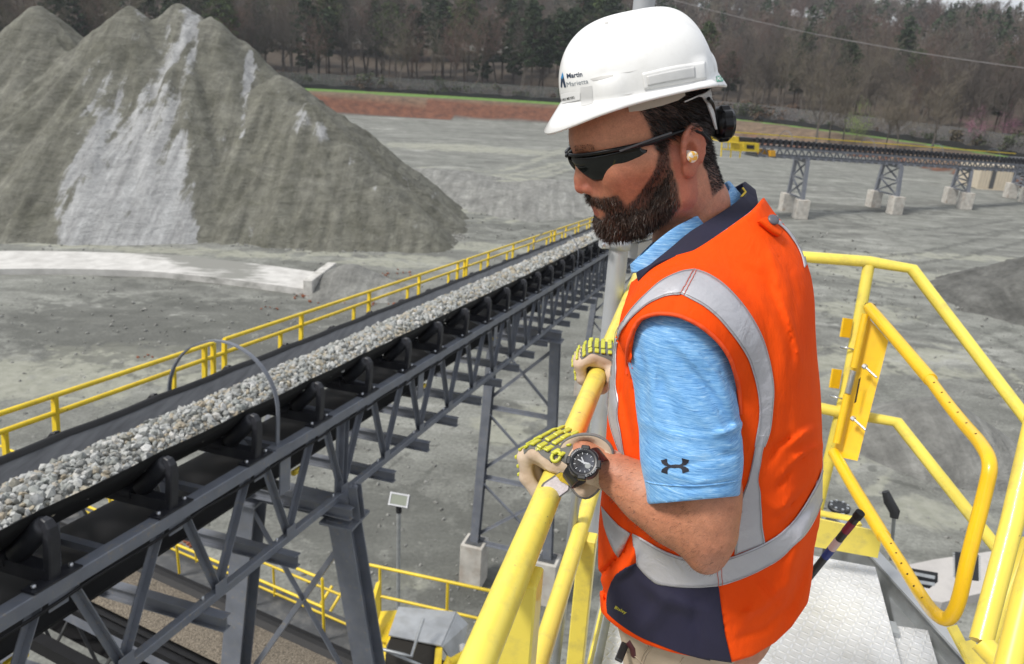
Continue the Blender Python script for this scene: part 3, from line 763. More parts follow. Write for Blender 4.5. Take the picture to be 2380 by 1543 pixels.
# pale car glimpsed between the trunks, and power line
m_white = mat('white_paint', (.75, .75, .76), .4); m_glass = mat('dark_glass', (.02, .025, .03), .1)
p = W(822, 70, 232); x, y = p[0], p[1]
gz = float(terrain(np.array(x), np.array(y))); zc = min(p[2], gz+3)
car = thing('parked_car', (x, y, p[2]-.8), 'white car glimpsed between the tree trunks at upper left', 'car')
ax, ay = nrm([1, .12, 0]), nrm([-.12, 1, 0]); az_ = np.array([0, 0, 1.]); c0 = np.array([x, y, p[2]-.8])
b = MB()
prof = [(-2.3, .35), (-2.3, .8), (-1.5, .95), (-.9, 1.42), (.7, 1.45), (1.4, .95), (2.25, .75), (2.3, .35)]
b.prism([c0+ax*u+az_*v-ay*.9 for u, v in prof], ay*1.8); b.build('body', m_white, car)
b = MB(); b.prism([c0+ax*u+az_*v-ay*.91 for u, v in [(-1.25, .98), (-.85, 1.34), (.6, 1.36), (1.1, .98)]], ay*1.82); b.build('windows', m_glass, car)
for u in (-1.4, 1.4):
    for s in (-1, 1):
        b = MB(); b.lathe(c0+ax*u+az_*.34+ay*s*.8, ay*s, [(0, .1), (0, .34), (.16, .34), (.16, .1)], 14); b.build('wheel', m_black, car)
V = []; 
for az in np.arange(-24, -1, 1.0): 
    q = az_pt(az, 232.5); V.append(q)
rd = MB()
for u in np.linspace(-60, 60, 31):
    q = c0+ax*u; qz = q[2]-.02
    rd.add([], [])
pts = [c0+ax*u for u in np.linspace(-70, 90, 41)]
V = []; F = []
for i, q in enumerate(pts): V += [q-ay*4, q+ay*4, q-ay*7-[0, 0, 3]]; 
for i in range(40): k = 3*i; F += [(k, k+3, k+4, k+1), (k+2, k+5, k+3, k)]
tag(mesh_np('road', V, F, mat('road_gravel', (.20, .195, .18), .95, var=.3, vs=.3)), kind='structure')
m_wire = mat('wire', (.22, .21, .21), .6)
b = MB(); a0, a1 = W(1520, -14, 95), W(2460, 168, 62); pts = []
for t in np.linspace(-.6, 1.4, 41): q = a0+(a1-a0)*t; q = q-np.array([0, 0, .8*(1-(2*t-1)**2)]) ; pts.append(q)
b.tube(pts, .028, 5); tag(b.build('power_line', m_wire), 'thin overhead power line crossing in front of the wooded hill', 'power line')
# ================================================================= MAIN CONVEYOR
m_steel = mat('grey_painted_steel', (.155, .168, .198), .42, var=.12, vs=5, dirt=(.20, .20, .19), dscale=7, damt=.45, spec=.5, bump=.15, bs=25)
m_steeld = mat('dusty_dark_steel', (.07, .073, .078), .6, var=.2, vs=5, dirt=(.16, .155, .14), dscale=5, damt=.6)
m_idler = mat('black_idler', (.022, .023, .028), .45, var=.2, vs=10, dirt=(.06, .06, .06), dscale=12, damt=.35, spec=.35)
m_belt = mat('rubber_belt', (.008, .008, .009), .6, spec=.3, var=.2, vs=4)
g = NG('worn_belt', .38); ob = g.tc.outputs['Object']
st = g.noise(g.map((14, .25, 14), (0, 0, -math.radians(16.3))), 1.6, 6, .6)
g.col(g.ramp(st, [(.3, (.052, .054, .060)), (.7, (.115, .12, .13))])); m_beltin = g.m
m_bolt = mat('zinc_bolt', (.55, .57, .6), .3, .8)
m_yel = mat('yellow_paint', (.80, .58, .025), .42, var=.10, vs=4, dirt=(.45, .27, .05), dscale=9, damt=.35)
m_yel2 = mat('safety_yellow_paint', (.82, .67, .10), .36, var=.10, vs=3, dirt=(.42, .35, .12), dscale=17, damt=.55, coat=.15, bump=.06, bs=40)
m_yelo = mat('orange_yellow_paint', (.86, .53, .010), .35, var=.05, vs=5, coat=.3, dirt=(.5, .28, .03), dscale=30, damt=.2)
def add_chips(m, scale=70, thr=.69, col=(.20, .16, .09), amt=.8):
    n, l = nodes(m); b = n['Principled BSDF']; src = b.inputs['Base Color'].links[0].from_socket
    tc = n.new('ShaderNodeTexCoord'); nz = n.new('ShaderNodeTexNoise'); nz.inputs['Scale'].default_value = scale; nz.inputs['Detail'].default_value = 7; nz.inputs['Roughness'].default_value = .7
    big = n.new('ShaderNodeTexNoise'); big.inputs['Scale'].default_value = 5; mu = n.new('ShaderNodeMath'); mu.operation = 'MULTIPLY_ADD'; mu.inputs[1].default_value = .35
    l.new(tc.outputs['Object'], nz.inputs['Vector']); l.new(tc.outputs['Object'], big.inputs['Vector']); l.new(big.outputs['Fac'], mu.inputs[0]); l.new(nz.outputs['Fac'], mu.inputs[2])
    r = n.new('ShaderNodeValToRGB'); r.color_ramp.elements[0].position = thr+.17; r.color_ramp.elements[1].position = thr+.19; r.color_ramp.elements[0].color = (0, 0, 0, 1); r.color_ramp.elements[1].color = (amt, amt, amt, 1)
    mx = n.new('ShaderNodeMix'); mx.data_type = 'RGBA'; l.new(mu.outputs[0], r.inputs[0]); l.new(r.outputs[0], mx.inputs['Factor']); l.new(src, mx.inputs['A']); mx.inputs['B'].default_value = (*col, 1)
    l.new(mx.outputs['Result'], b.inputs['Base Color'])
add_chips(m_yel2); add_chips(m_yelo, 60, .71); add_chips(m_yel, 30, .66); add_chips(m_steel, 24, .62, (.24, .22, .19), .7)
P0 = W(645, 1037.5, 6.74)
DV = nrm(ray(1752, 382)); PV = nrm([-DV[1], DV[0], 0]); NV = np.cross(DV, PV); NV = NV if NV[2] > 0 else -NV
def K(t, w=0, h=0): return P0+DV*t+PV*w+NV*h
TW = 1.04
T0, T1 = -5.5, 46.0
cv = thing('belt_conveyor', (*K(0)[:2], 0), 'long grey steel truss conveyor carrying crushed stone diagonally past the man', 'conveyor')
def splitbars(name, a_t, b_t, w, h, ww, hh, m, seg=8.0):
    b = MB(); b.bar(K(a_t, w, h), K(b_t, w, h), ww, hh, NV, bev=.006); return b.build(name, m, cv)
for w in (0, TW):
    splitbars('top_chord', T0, T1, w, -.05, .095, .10, m_steel)
    splitbars('bottom_chord', T0, T1, w, -.96, .07, .075, m_steel)
TI = -.31; kk = range(-5, 44)
nd = 0
for k in kk:
    t = TI+k
    for w in (0, TW):
        if w and k > 22: continue
        for s in (0, 1):
            if nd >= 98: break
            a, b_ = (K(t+.12, w, -.09), K(t+.5, w, -.93)) if s == 0 else (K(t+.88, w, -.09), K(t+.5, w, -.93))
            b = MB(); b.angle(a, b_, .055, .055, .008, PV, 1 if w == 0 else -1); b.build('diagonal', m_steel, cv); nd += 1
rest = MB()
for k in range(19, 44):
    t = TI+k
    for s in (0, 1): rest.angle(K(t+(.12 if s == 0 else .88), 0, -.09), K(t+.5, 0, -.93), .055, .055, .008, PV)
tag(rest.build('diagonal', m_steel, cv), kind='stuff')
for t in [1.17+6.1*k for k in range(-1, 7)]:
    for w in (0, TW):
        for dt in (-.045, .045):
            b = MB(); b.angle(K(t+dt, w, -.03), K(t+dt, w, -1.0), .075, .06, .009, PV); b.build('splice_post', m_steel, cv)
for k in range(-5, 40):
    t = TI+k+.32
    b = MB(); b.hsec(K(t, -.22, -1.06), K(t, TW+.22, -1.06), .09, .12, .009, NV); b.build('cross_beam', m_steel, cv)
    if k < 16:
        b = MB(); b.lathe(K(t, .0, -.92), NV, [(0, .011), (.03, .011), (.034, .005)], 8); b.build('bolt', m_bolt, cv)
for k in range(-5, 22):                       # lateral bracing under the carrying belt
    t = TI+k
    b = MB(); b.bar(K(t+.05, .03, -.10), K(t+.95, TW-.03, -.10), .06, .03, NV); b.build('lateral_brace', m_steel, cv)
    b = MB(); b.bar(K(t+.5, .03, -.10), K(t+.5, TW-.03, -.10), .06, .05, NV); b.build('lateral_strut', m_steel, cv)
for k in range(-4, 12):
    t = TI+k
    for (tt, hh) in ((t, -.12), (t+.5, -.90)):
        b = MB(); b.bar(K(tt-.07, -.032, hh), K(tt+.07, -.032, hh), .008, .11, NV, bev=.002); b.build('gusset', m_steel, cv)
b = MB(); b.tube([K(t_, -.045, -.115-.018*abs(math.sin(t_*PI))) for t_ in np.linspace(T0, 20, 120)], .011, 6); b.build('cable', m_belt, cv)
# return strand and decking
b = MB(); b.bar(K(T0, TW/2, -.36), K(T1, TW/2, -.36), .88, .02, NV); b.build('return_belt', m_belt, cv)
for k in range(-2, 13):
    b = MB(); t = TI+3*k+.4; b.tube([K(t, .06, -.43), K(t, TW-.06, -.43)], .055, 12); b.build('return_roller', m_idler, cv)
    if k < 6:
        b = MB(); b.bar(K(t, -.02, -.02), K(t, -.02, -.47), .16, .012, PV); b.build('roller_bracket', m_steel, cv)
        b = MB(); b.bar(K(t+.35, .12, -.46), K(t+.50, .12, -.46), .05, .05, NV, bev=.01); b.build('yellow_tracker', m_yel, cv)
# carrying belt: trough section, lofted
sec = [(.085, .425), (.098, .395), (.123, .355), (.165, .31), (.24, .235), (.316, .165), (.40, .135), (.50, .13), (.64, .135), (.71, .165), (.78, .235), (.85, .31), (.895, .355), (.92, .38), (.94, .395)]
def loft_t(sec, ts, fn): 
    V = []; F = []; n = len(sec)
    for t in ts: V += [fn(t, w, h) for w, h in sec]
    for i in range(len(ts)-1):
        for j in range(n-1): F.append((i*n+j, i*n+j+1, (i+1)*n+j+1, (i+1)*n+j))
    return V, F
ts = np.linspace(T0, T1, 160)
def sag(t, w, h): 
    ph = (t-TI) % 1.0; return K(t, w, h-.012*math.sin(PI*ph))
V, F = loft_t(sec, ts, sag); mesh_np('belt_inner', V, F, m_beltin, cv, smooth=True)
sec2 = [(w+(.014 if w > .50 else -.014), h-.012) for w, h in sec]; sec2[0] = (sec[0][0]-.004, sec[0][1]-.001); sec2[-1] = (sec[-1][0]+.004, sec[-1][1]-.001)
V, F = loft_t(sec2, ts, sag); mesh_np('belt_underside', V, F, m_belt, cv, smooth=True)
V, F = loft_t([(.905, .371), (.930, .398), (.958, .403), (.985, .390), (.99, .375)], ts, sag); mesh_np('belt_edge', V, F, m_belt, cv, smooth=True)
# idlers
def idler():
    z = np.zeros(3)
    def L(w, h, t=0): return DV*t+PV*w+NV*h
    root = bpy.data.objects.new('idler', None); COL.objects.link(root); root.parent = cv; ORG['idler'] = np.zeros(3)
    for s in (0, 1):
        f = (lambda w: w) if s == 0 else (lambda w: TW-w)
        b = MB(); b.bar(L(f(.0), .01, -.17), L(f(.0), .01, .17), .10, .012, NV)
        pts = [L(f(-.005), .01), L(f(-.014), .18), L(f(-.016), .28), L(f(-.008), .34), L(f(.014), .37), L(f(.045), .375)]
        V = []; F = []                               # folded channel arm
        for i, p in enumerate(pts):
            tt = nrm(pts[min(i+1, 5)]-pts[max(i-1, 0)]); o = np.cross(tt, DV); o = o if o@PV*(1 if s == 0 else -1) < 0 else -o
            wd = .085 if i < 3 else .085-.012*(i-2)
            for (a, c) in ((-1, -.03), (-1, .012), (-.78, .02), (.78, .02), (1, .012), (1, -.03)): V.append(p+DV*a*wd*.5+o*c)
        for i in range(5):
            for j in range(5): F.append((i*6+j, i*6+j+1, i*6+j+7, i*6+j+6))
        F.append((30, 31, 32, 33, 34, 35)); b.add(V, F)
        b.build('bracket', m_idler, root)
        q = MB(); a = L(f(.036), .35); c = L(f(.265), .10)
        dd = c-a; q.lathe(a, dd, [(0, .02), (.0, .052), (.012, .062), (.03, .066), (np.linalg.norm(dd)-.01, .066), (np.linalg.norm(dd), .05), (np.linalg.norm(dd), .02)], 18)
        q.build('wing_roller', m_idler, root)
        for sg in (-1, 1):
            q = MB(); q.lathe(L(f(0), .02, .13*sg), NV, [(0, .014), (.016, .014), (.02, .008)], 8); q.build('bolt', m_bolt, root)
    q = MB(); q.tube([L(.31, .062), L(.73, .062)], .062, 16); q.build('center_roller', m_idler, root)
    q = MB(); q.bar(L(0, .035), L(TW, .035), .10, .09, NV); q.build('frame', m_idler, root)
    return root
id0 = idler(); 
for i, k in enumerate(kk):
    o = id0 if i == 0 else copy_tree(id0, cv)
    o.location = Vector(DV*(TI+k)+P0-ORG[cv.name])
# hoops over the belt
for t in (0.0, 12.2, 24.4):
    b = MB(); pts = []
    for a in np.linspace(0, PI, 25): pts.append(K(t, TW/2+.04-math.cos(a)*(TW/2+.04), .30+math.sin(a)*.56))
    pts = [K(t, 0, .0)]+pts+[K(t, TW+.08, 0)]
    V = []; F = []
    for i, p in enumerate(pts):
        tt = nrm(pts[min(i+1, len(pts)-1)]-pts[max(i-1, 0)]); o = np.cross(tt, DV)
        for a, c in ((-1, -1), (1, -1), (1, 1), (-1, 1)): V.append(p+DV*a*.022+o*c*.006)
    for i in range(len(pts)-1):
        for j in range(4): F.append((i*4+j, i*4+(j+1) % 4, i*4+4+(j+1) % 4, i*4+4+j))
    b.add(V, F); b.bar(K(t-.1, .0, .006), K(t+.1, .0, .006), .1, .014, NV); b.build('hoop_guard', m_steel, cv)
# handrail on the far side
def solveh(px, py, w):
    best = min(((abs(P(K(t, w, h))[0]-px)+abs(P(K(t, w, h))[1]-py), h) for h in np.arange(-.6, 1.2, .02) for t in np.arange(-4, 12, .05)), key=lambda q: q[0]); return best[1]
hw = 2.0
H1, H2 = .225, .065
R1 = lambda t: K(t, hw, H1)
R2 = lambda t: K(t, hw, H2)
kts = [k*2.0-4.6 for k in range(0, 26)]
for i, (ta, tb) in enumerate([(-6, 1.75), (1.95, 10.0), (10.15, 18), (18.1, 26), (26.1, 34), (34.1, 45)]):
    b = MB(); b.tube([R1(ta), R1(tb)], .024, 10); b.build('hand_rail', m_yel, cv)
    for t in (ta if i else ta, tb):
        b = MB(); b.bar(K(t, hw, H1), K(t, hw, H1-1.1), .045, .045, PV); b.build('rail_post', m_yel, cv)
b = MB(); b.tube([R2(-6), R2(45)], .024, 10); b.build('mid_rail', m_yel, cv)
for t in np.arange(-4.4, 40, 2.0):
    b = MB(); b.bar(K(t, hw, H1), K(t, hw, H1-1.1), .04, .05, PV); b.build('rail_post', m_yel, cv)
for t in np.arange(-5, 40, 2.0):
    b = MB(); b.bar(K(t+.1, hw, H2), K(t+.1, hw, H2-.9), .035, .045, PV); b.build('toe_bracket', m_yel, cv)
# crushed stone on the belt
g = NG('crushed_stone', .85); tv = g.attr('tint')
g.col(g.mix(1.0, g.ramp(tv, [(0, (.17, .17, .16)), (.2, (.28, .29, .28)), (.4, (.40, .405, .395)), (.55, (.25, .265, .25)), (.7, (.50, .50, .485)), (.82, (.31, .265, .195)), (.92, (.37, .335, .26)), (1, (.19, .20, .19))]), g.ramp(g.noise(g.tc.outputs['Object'], 55, 4), [(.3, .82), (.7, 1.12)]), 'MULTIPLY'))
m_stone = g.m
def bed(w):      # surface height of the stone bed across the belt
    return np.interp(w, [.14, .20, .28, .38, .50, .60, .70, .80], [.35, .375, .395, .405, .395, .36, .305, .255])
C_ = []; R_ = []
t = -5.4
while t < 36:
    z = 6.74+.9*t
    r = .027 if t < 3 else (.029 if t < 8 else (.038 if t < 14 else .06))
    n = int(.62/(r*1.5))
    for j in range(n):
        w = .15+.65*(j+rnd.random())/n
        for lay in (0, 1):
            rr = r*rnd.choice([.5, .7, .9, 1, 1.1, 1.3, 1.75])
            C_.append(K(t+rnd.uniform(-r, r), w+rnd.uniform(-r, r)*.5, bed(w)-lay*r*1.0+rnd.uniform(-.4, .5)*r)); R_.append(rr)
    t += r*1.45
st_ = stones('crushed_stone', np.array(C_), np.array(R_), m_stone, flat=.75)
V, F = loft_t([(w, float(bed(w))-.022) for w in np.linspace(.15, .78, 12)], np.linspace(T0, 40, 90), K)
tag(st_, 'pale grey and tan crushed stone heaped along the moving belt', 'stone', kind='stuff')
me = st_.data
fin = mesh_np('crushed_stone', V, F, mat('stone_fines', (.30, .295, .27), .95, var=.35, vs=30))
tag(fin, 'fine stone dust packed under the crushed stone on the belt', 'stone', kind='stuff')

# ================================================================= TRESTLE BENTS
m_pier = mat('concrete_pier', (.46, .44, .40), .9, var=.18, vs=3, dirt=(.26, .17, .11), dscale=2.2, damt=.6, bump=.4, bs=25, bdist=.004)
def bent(t, top, spread, label, extra=0.0, pier=1.15, sz=.22, wA=0.0, wB=TW, brace=2, zb=None):
    n0 = K(t, wA, -1.13); f0 = K(t, wB, -1.13)
    ub = nrm(n0-f0); ub[2] = 0; ub = nrm(ub); zt = min(n0[2], f0[2])-.10
    near_t = np.array([*(n0+ub*extra)[:2], zt]); far_t = np.array([*(f0-ub*extra)[:2], zt])
    near_b = np.array([*(near_t+ub*spread)[:2], pier]); far_b = np.array([*(far_t-ub*spread)[:2], pier])
    th = thing('trestle_bent', ((near_b+far_b)/2)*[1, 1, 0], label, 'trestle', 'trestle bents carrying the long conveyor')
    for a, c in ((near_t, near_b), (far_t, far_b)):
        b = MB(); b.hsec(a-[0, 0, .02], c, sz, sz, .016, DV*[1, 1, 0]); b.build('leg', m_steel, th)
        b = MB(); b.bar(a+[0, 0, .0], a+[0, 0, .03], sz*1.5, sz*1.6, DV*[1, 1, 0]); b.build('cap_plate', m_steel, th)
        b = MB(); b.obox(c-[0, 0, pier/2], nrm(DV*[1, 1, 0]), ub, [0, 0, 1], .27, .27, pier/2, .012); b.build('pier', m_pier, th)
        b = MB(); b.obox(c+[0, 0, .012], nrm(DV*[1, 1, 0]), ub, [0, 0, 1], .19, .19, .012)
        b.build('base_plate', m_steeld, th)
    b = MB(); b.hsec(near_t+ub*.12+[0, 0, .12], far_t-ub*.12+[0, 0, .12], .18, .2, .012); b.build('cap_beam', m_steel, th)
    L = lambda f, q: (near_t+(near_b-near_t)*q) if f == 0 else (far_t+(far_b-far_t)*q)
    for i in range(brace):
        a, c = i/brace+.03, (i+1)/brace-.03
        for s in (0, 1):
            b = MB(); b.angle(L(s, a), L(1-s, c), .07, .07, .009, DV, 1); b.build('cross_brace', m_steel, th)
        b = MB(); b.angle(L(0, c+.03), L(1, c+.03), .09, .09, .01, DV); b.build('strut', m_steel, th)
    return th, near_t, near_b, far_t, far_b
th1 = bent(1.17, 0, .95, 'nearest trestle bent under the long conveyor, with spread heavy legs', sz=.25, extra=.05, brace=2)
# shoe on the near leg of the first bent
b = MB(); a = th1[1]
b.bar(a+[0, 0, .03], a+[0, 0, .30], .16, .20, DV); b.bar(a+[0, 0, .02]-DV*.16, a+[0, 0, .05]+DV*.16, .26, .02, NV)
for s in (-1, 1): b.bar(a+PV*-.16+DV*.05*s+[0, 0, .04], a+PV*-.12+DV*.05*s+[0, 0, .42], .012, .10, PV)
b.ball(a-PV*.12+[0, 0, .40], .035, 10, 6); b.build('bearing_shoe', m_steel, th1[0])
tb = 9.95
th2 = bent(tb, 0, .22, 'second trestle bent, standing on two concrete piers left of the gloved hands', sz=.20, extra=.16, brace=3)
th3 = bent(22.2, 0, .22, 'third trestle bent, farther down the conveyor behind the galvanised pole', sz=.20, extra=.16, brace=2)
th4 = bent(34.5, 0, .2, 'last trestle bent, low, where the conveyor meets the yard', sz=.20, extra=.16, brace=1, pier=.8)
print('bent2 piers', P(th2[2]), P(th2[4]), 'tops', P(th2[1]), P(th2[3]), 'bent1', P(th1[1]), P(th1[2]), P(th1[3]), P(th1[4]))

# ================================================================= LOWER CONVEYOR (bottom left)
LA, LB = G(250, 1360, 4.2), G(575, 1500, 4.2)
ld = nrm(LB-LA)*[1, 1, 0]; ld = nrm(ld+np.array([0, 0, -.04])); lp = nrm([-ld[1], ld[0], 0]); ln = np.cross(ld, lp); ln = ln if ln[2] > 0 else -ln
def KL(t, w, h): return LA+ld*t+lp*w+ln*h
print('lower belt width px', P(KL(0, .4, 0)), P(KL(0, -.4, 0)))
lc = thing('lower_conveyor', (*LA[:2], 0), 'lower conveyor with tan gravel crossing beneath the long conveyor at bottom left', 'conveyor')
for w in (-.62, .62):
    b = MB(); b.bar(KL(-5, w, -.12), KL(7, w, -.12), .09, .16, ln); b.build('top_chord', m_steel, lc)
    b = MB(); b.bar(KL(-5, w, -.95), KL(7, w, -.95), .08, .08, ln); b.build('bottom_chord', m_steeld, lc)
    for k in range(-5, 7):
        for s in (0, 1):
            b = MB(); b.angle(KL(k+.05+.9*s, w, -.16), KL(k+.5, w, -.93), .05, .05, .008, lp); b.build('diagonal', m_steeld, lc)
    b = MB(); b.bar(KL(-5, w*.98, .02), KL(7, w*.98, .02), .10, .10, ln); b.build('skirt', m_belt, lc)
V, F = loft_t([(-.56, .10), (-.50, .08), (-.28, -.06), (.28, -.06), (.50, .08), (.56, .10)], np.linspace(-5, 7, 14), KL); mesh_np('belt', V, F, m_belt, lc)
for k in range(-5, 7):
    b = MB(); b.tube([KL(k, -.5, -.05), KL(k, -.2, -.16), KL(k, .2, -.16), KL(k, .5, -.05)], .06, 10); b.build('idler', m_idler, lc)
b = MB(); 
V, F = loft_t([(w, .055+.05*math.cos(w*PI/.8)) for w in np.linspace(-.40, .40, 9)], np.linspace(-5, 7, 60), KL)
g = NG('tan_gravel', .95); g.col(g.mix(1.0, (.14, .118, .09), g.ramp(g.vor(g.tc.outputs['Object'], 85, out='Color'), [(.2, .5), (.9, 1.8)]), 'MULTIPLY')); g.bump(g.noise(g.tc.outputs['Object'], 30, 5), 1, .02)
tag(mesh_np('tan_gravel', V, F, g.m, smooth=True), 'fine tan gravel lying on the lower conveyor belt', 'gravel', kind='stuff')
def rail_run(name, pts, hts, r, label, cat='railing', m=None, posts=True, every=1.2, ph=1.05, sub=2, group=None, posth=None):
    th = thing(name, np.array(pts[0])*[1, 1, 1], label, cat, group); m = m or m_yel
    pts = [np.asarray(p, float) for p in pts]
    for h, nm in zip(hts, ['top_rail', 'mid_rail', 'toe_board']):
        b = MB()
        if nm == 'toe_board':
            for a, c in zip(pts[:-1], pts[1:]): b.bar(a+[0, 0, h], c+[0, 0, h], .008, .12)
        else: b.tube([p+[0, 0, h] for p in pts], r, 8)
        b.build(nm, m, th)
    if posts:
        for a, c in zip(pts[:-1], pts[1:]):
            L = np.linalg.norm(c-a); n = max(1, int(round(L/every)))
            for i in range(n+1):
                p = a+(c-a)*i/n; b = MB(); b.tube([p, p+[0, 0, hts[0]]], r, 8); b.build('post', m, th)
    return th
b = MB(); b.bar(KL(-5, 1.2, -.42), KL(6, 1.2, -.42), .8, .04, ln); b.build('walkway', m_steeld, lc)
b = MB(); b.bar(KL(-5, -.9, -.55), KL(7, -.9, -.55), .16, .22, ln); b.build('side_beam', m_belt, lc)
b = MB(); b.bar(KL(-5, 0, -.75), KL(7, 0, -.75), 1.0, .03, ln); b.build('return_belt', m_belt, lc)
w_ = .95
A_, B_ = KL(-5, w_, -.2), KL(.35, w_, -.2)
rail_run('walkway_rail', [KL(-4, 1.05, -.35), KL(3.2, 1.05, -.35)], [1.05, .55], .022, 'yellow two-bar railing along the far side of the lower conveyor', every=1.5)
rail_run('walkway_rail', [KL(-3, 1.45, -.9), KL(3.6, 1.45, -.9)], [1.05, .55], .02, 'second yellow railing low behind the lower conveyor', every=1.5)
# stair rails left of the hopper
p0, p1 = G(770, 1362, 3.2), G(662, 1543, 4.0)
for dx, lb in ((0, 'steep yellow stair rail, the left one of the pair beside the heavy trestle leg'), (.28, 'steep yellow stair rail, the right one of the pair beside the heavy trestle leg')):
    a = W(772+dx*110, 1362, P(G(770, 1362, 3.6))[2]); c = W(640+dx*140, 1570, P(a)[2]*.94)
    th = thing('stair_rail', c, lb, 'railing')
    b = MB(); b.tube([a, c], .026, 8); b.build('hand_rail', m_yel, th)
    b = MB(); b.tube([a+(c-a)*.45, a+(c-a)*.45-[0, 0, 1.1]], .024, 8); b.build('post', m_yel, th)

# ================================================================= FEED HOPPER (bottom centre)
hz = 3.4
fr_ = lambda px, py, h=hz: G(px, py, h)
hp = thing('feed_hopper', fr_(980, 1480, 0)*[1, 1, 0], 'yellow feed hopper with a galvanised hood over its dark opening', 'hopper')
a, b2, c, d4 = W(893, 1470, 11.2), W(1075, 1518, 11.2), W(905, 1435, 11.5), W(1025, 1462, 11.5)
hoodT = [(930, 1412), (1000, 1402), (1068, 1418), (1062, 1425)]
Zh = 10.9
b = MB()   # hood: sloping roof sheet, cheek and front lip
q1, q2, q3, q4 = W(903, 1478, Zh), W(1025, 1503, Zh), W(1060, 1424, Zh+.75), W(926, 1412, Zh+.75)
b.prism([q1, q2, q3, q4], (0, .0, .02)); q5 = W(1062, 1560, Zh+.25); q6 = W(1085, 1450, Zh+.8); b.prism([q2, q3, q6, q5], (.02, 0, 0)); b.prism([q4, q3, q6, q4+[0, 0, -.05]], (0, .02, 0))
m_zinc = mat('galvanised_sheet', (.47, .49, .51), .42, .35, var=.15, vs=4, dirt=(.32, .32, .31), dscale=5)
b.build('hood', m_zinc, hp)
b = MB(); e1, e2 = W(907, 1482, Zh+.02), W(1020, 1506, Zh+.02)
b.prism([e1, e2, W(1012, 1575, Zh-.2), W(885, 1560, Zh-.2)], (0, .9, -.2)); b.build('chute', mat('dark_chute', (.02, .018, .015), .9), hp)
b = MB(); b.prism([W(862, 1427, Zh+.6), W(925, 1423, Zh+.6), W(915, 1470, Zh+.1), W(898, 1500, Zh), W(868, 1490, Zh)], (0, .05, 0))
b.build('side_plate', m_yel, hp); b = MB()
b.prism([W(862, 1395, Zh+.3), W(872, 1390, Zh+.3), W(872, 1470, Zh), W(860, 1470, Zh)], (0, .4, 0))
b.build('side_plate', m_yel, hp); b = MB()
b.prism([W(868, 1490, Zh), W(898, 1500, Zh), W(892, 1575, Zh-.3), W(872, 1575, Zh-.3)], (0, .06, 0))
b.build('side_plate', m_yel, hp); b = MB()
b.prism([W(1012, 1508, Zh), W(1028, 1506, Zh), W(1024, 1575, Zh-.3), W(1006, 1575, Zh-.3)], (0, .06, 0)); b.build('side_plate', m_yel, hp)
b = MB(); b.tube([W(885, 1508, Zh-.35), W(938, 1521, Zh-.45), W(956, 1526, Zh-.45), W(968, 1487, Zh-.25), W(984, 1438, Zh)], .022, 8)
b.tube([W(885, 1494, Zh-.3), W(888, 1508, Zh-.35), W(1010, 1560, Zh-.4)], .022, 8); b.build('grab_bar', m_galv, hp)
b = MB(); b.tube([W(1075, 1499, Zh), W(1080, 1545, Zh-.2)], .05, 10); b.build('conduit', mat('grey_conduit', (.5, .5, .49), .5), hp)
b = MB(); b.tube([W(1048, 1540, Zh-.4), W(1085, 1518, Zh-.3)], .06, 10); b.tube([W(1030, 1580, Zh-.4), W(1052, 1530, Zh-.3)], .09, 10); b.build('drive', m_yel, hp)
# railing behind the hopper
zr = 12.2
pA, pB = W(800, 1300, 12.6), W(1200, 1386, 11.7)
rl = thing('hopper_rail', pA-[0, 0, 1.1], 'yellow two-bar railing behind the galvanised hood of the hopper', 'railing')
b = MB(); b.tube([pA, pB], .026, 8); b.build('top_rail', m_yel, rl)
dn = np.array([0, 0, -.56]); b = MB(); b.tube([pA+dn, pB+dn], .024, 8); b.build('mid_rail', m_yel, rl)
for f in (.22, .62, .98):
    q = pA+(pB-pA)*f; b = MB(); b.tube([q, q-[0, 0, 1.12]], .024, 8); b.build('post', m_yel, rl)
# flood light on a pole
fp = G(925, 1452, 0); top = None
pz = P(fp)[2]
hgt = 0
for h_ in np.arange(1, 9, .02):
    if P(fp+[0, 0, h_])[1] <= 1192: hgt = h_; break
fl_ = thing('flood_light', fp, 'small flood light on a slim galvanised pole above the hopper rail', 'flood light')
b = MB(); b.tube([fp, fp+[0, 0, hgt]], .045, 10); b.build('pole', m_galv, fl_)
b = MB(); b.tube([fp+[0, 0, hgt], fp+[0, 0, hgt+.16]], .06, 10); b.build('knuckle', m_black, fl_)
n_ = nrm([-.1, -.75, .6]); sx = nrm(np.cross([0, 0, 1], n_)); uy = np.cross(n_, sx); c = fp+[0, 0, hgt+.30]
sx = nrm(sx*1+np.array([0, 0, -.05]))
b = MB(); b.obox(c-n_*.04, sx, uy, n_, .21, .14, .04, .01); hd = b.build('lamp_head', m_steel, fl_)
b = MB(); b.obox(c+n_*.004, sx, uy, n_, .17, .10, .004); b.build('glass', mat('lamp_glass', (.24, .26, .21), .15), fl_)
b = MB()
for s in (-1, 1): b.bar(c+n_*.01+uy*.12*s-sx*.21, c+n_*.01+uy*.12*s+sx*.21, .03, .02, n_); b.bar(c+n_*.01+sx*.19*s-uy*.14, c+n_*.01+sx*.19*s+uy*.14, .03, .02, n_)
b.build('lens_frame', mat('pale_frame', (.55, .56, .58), .5), fl_)

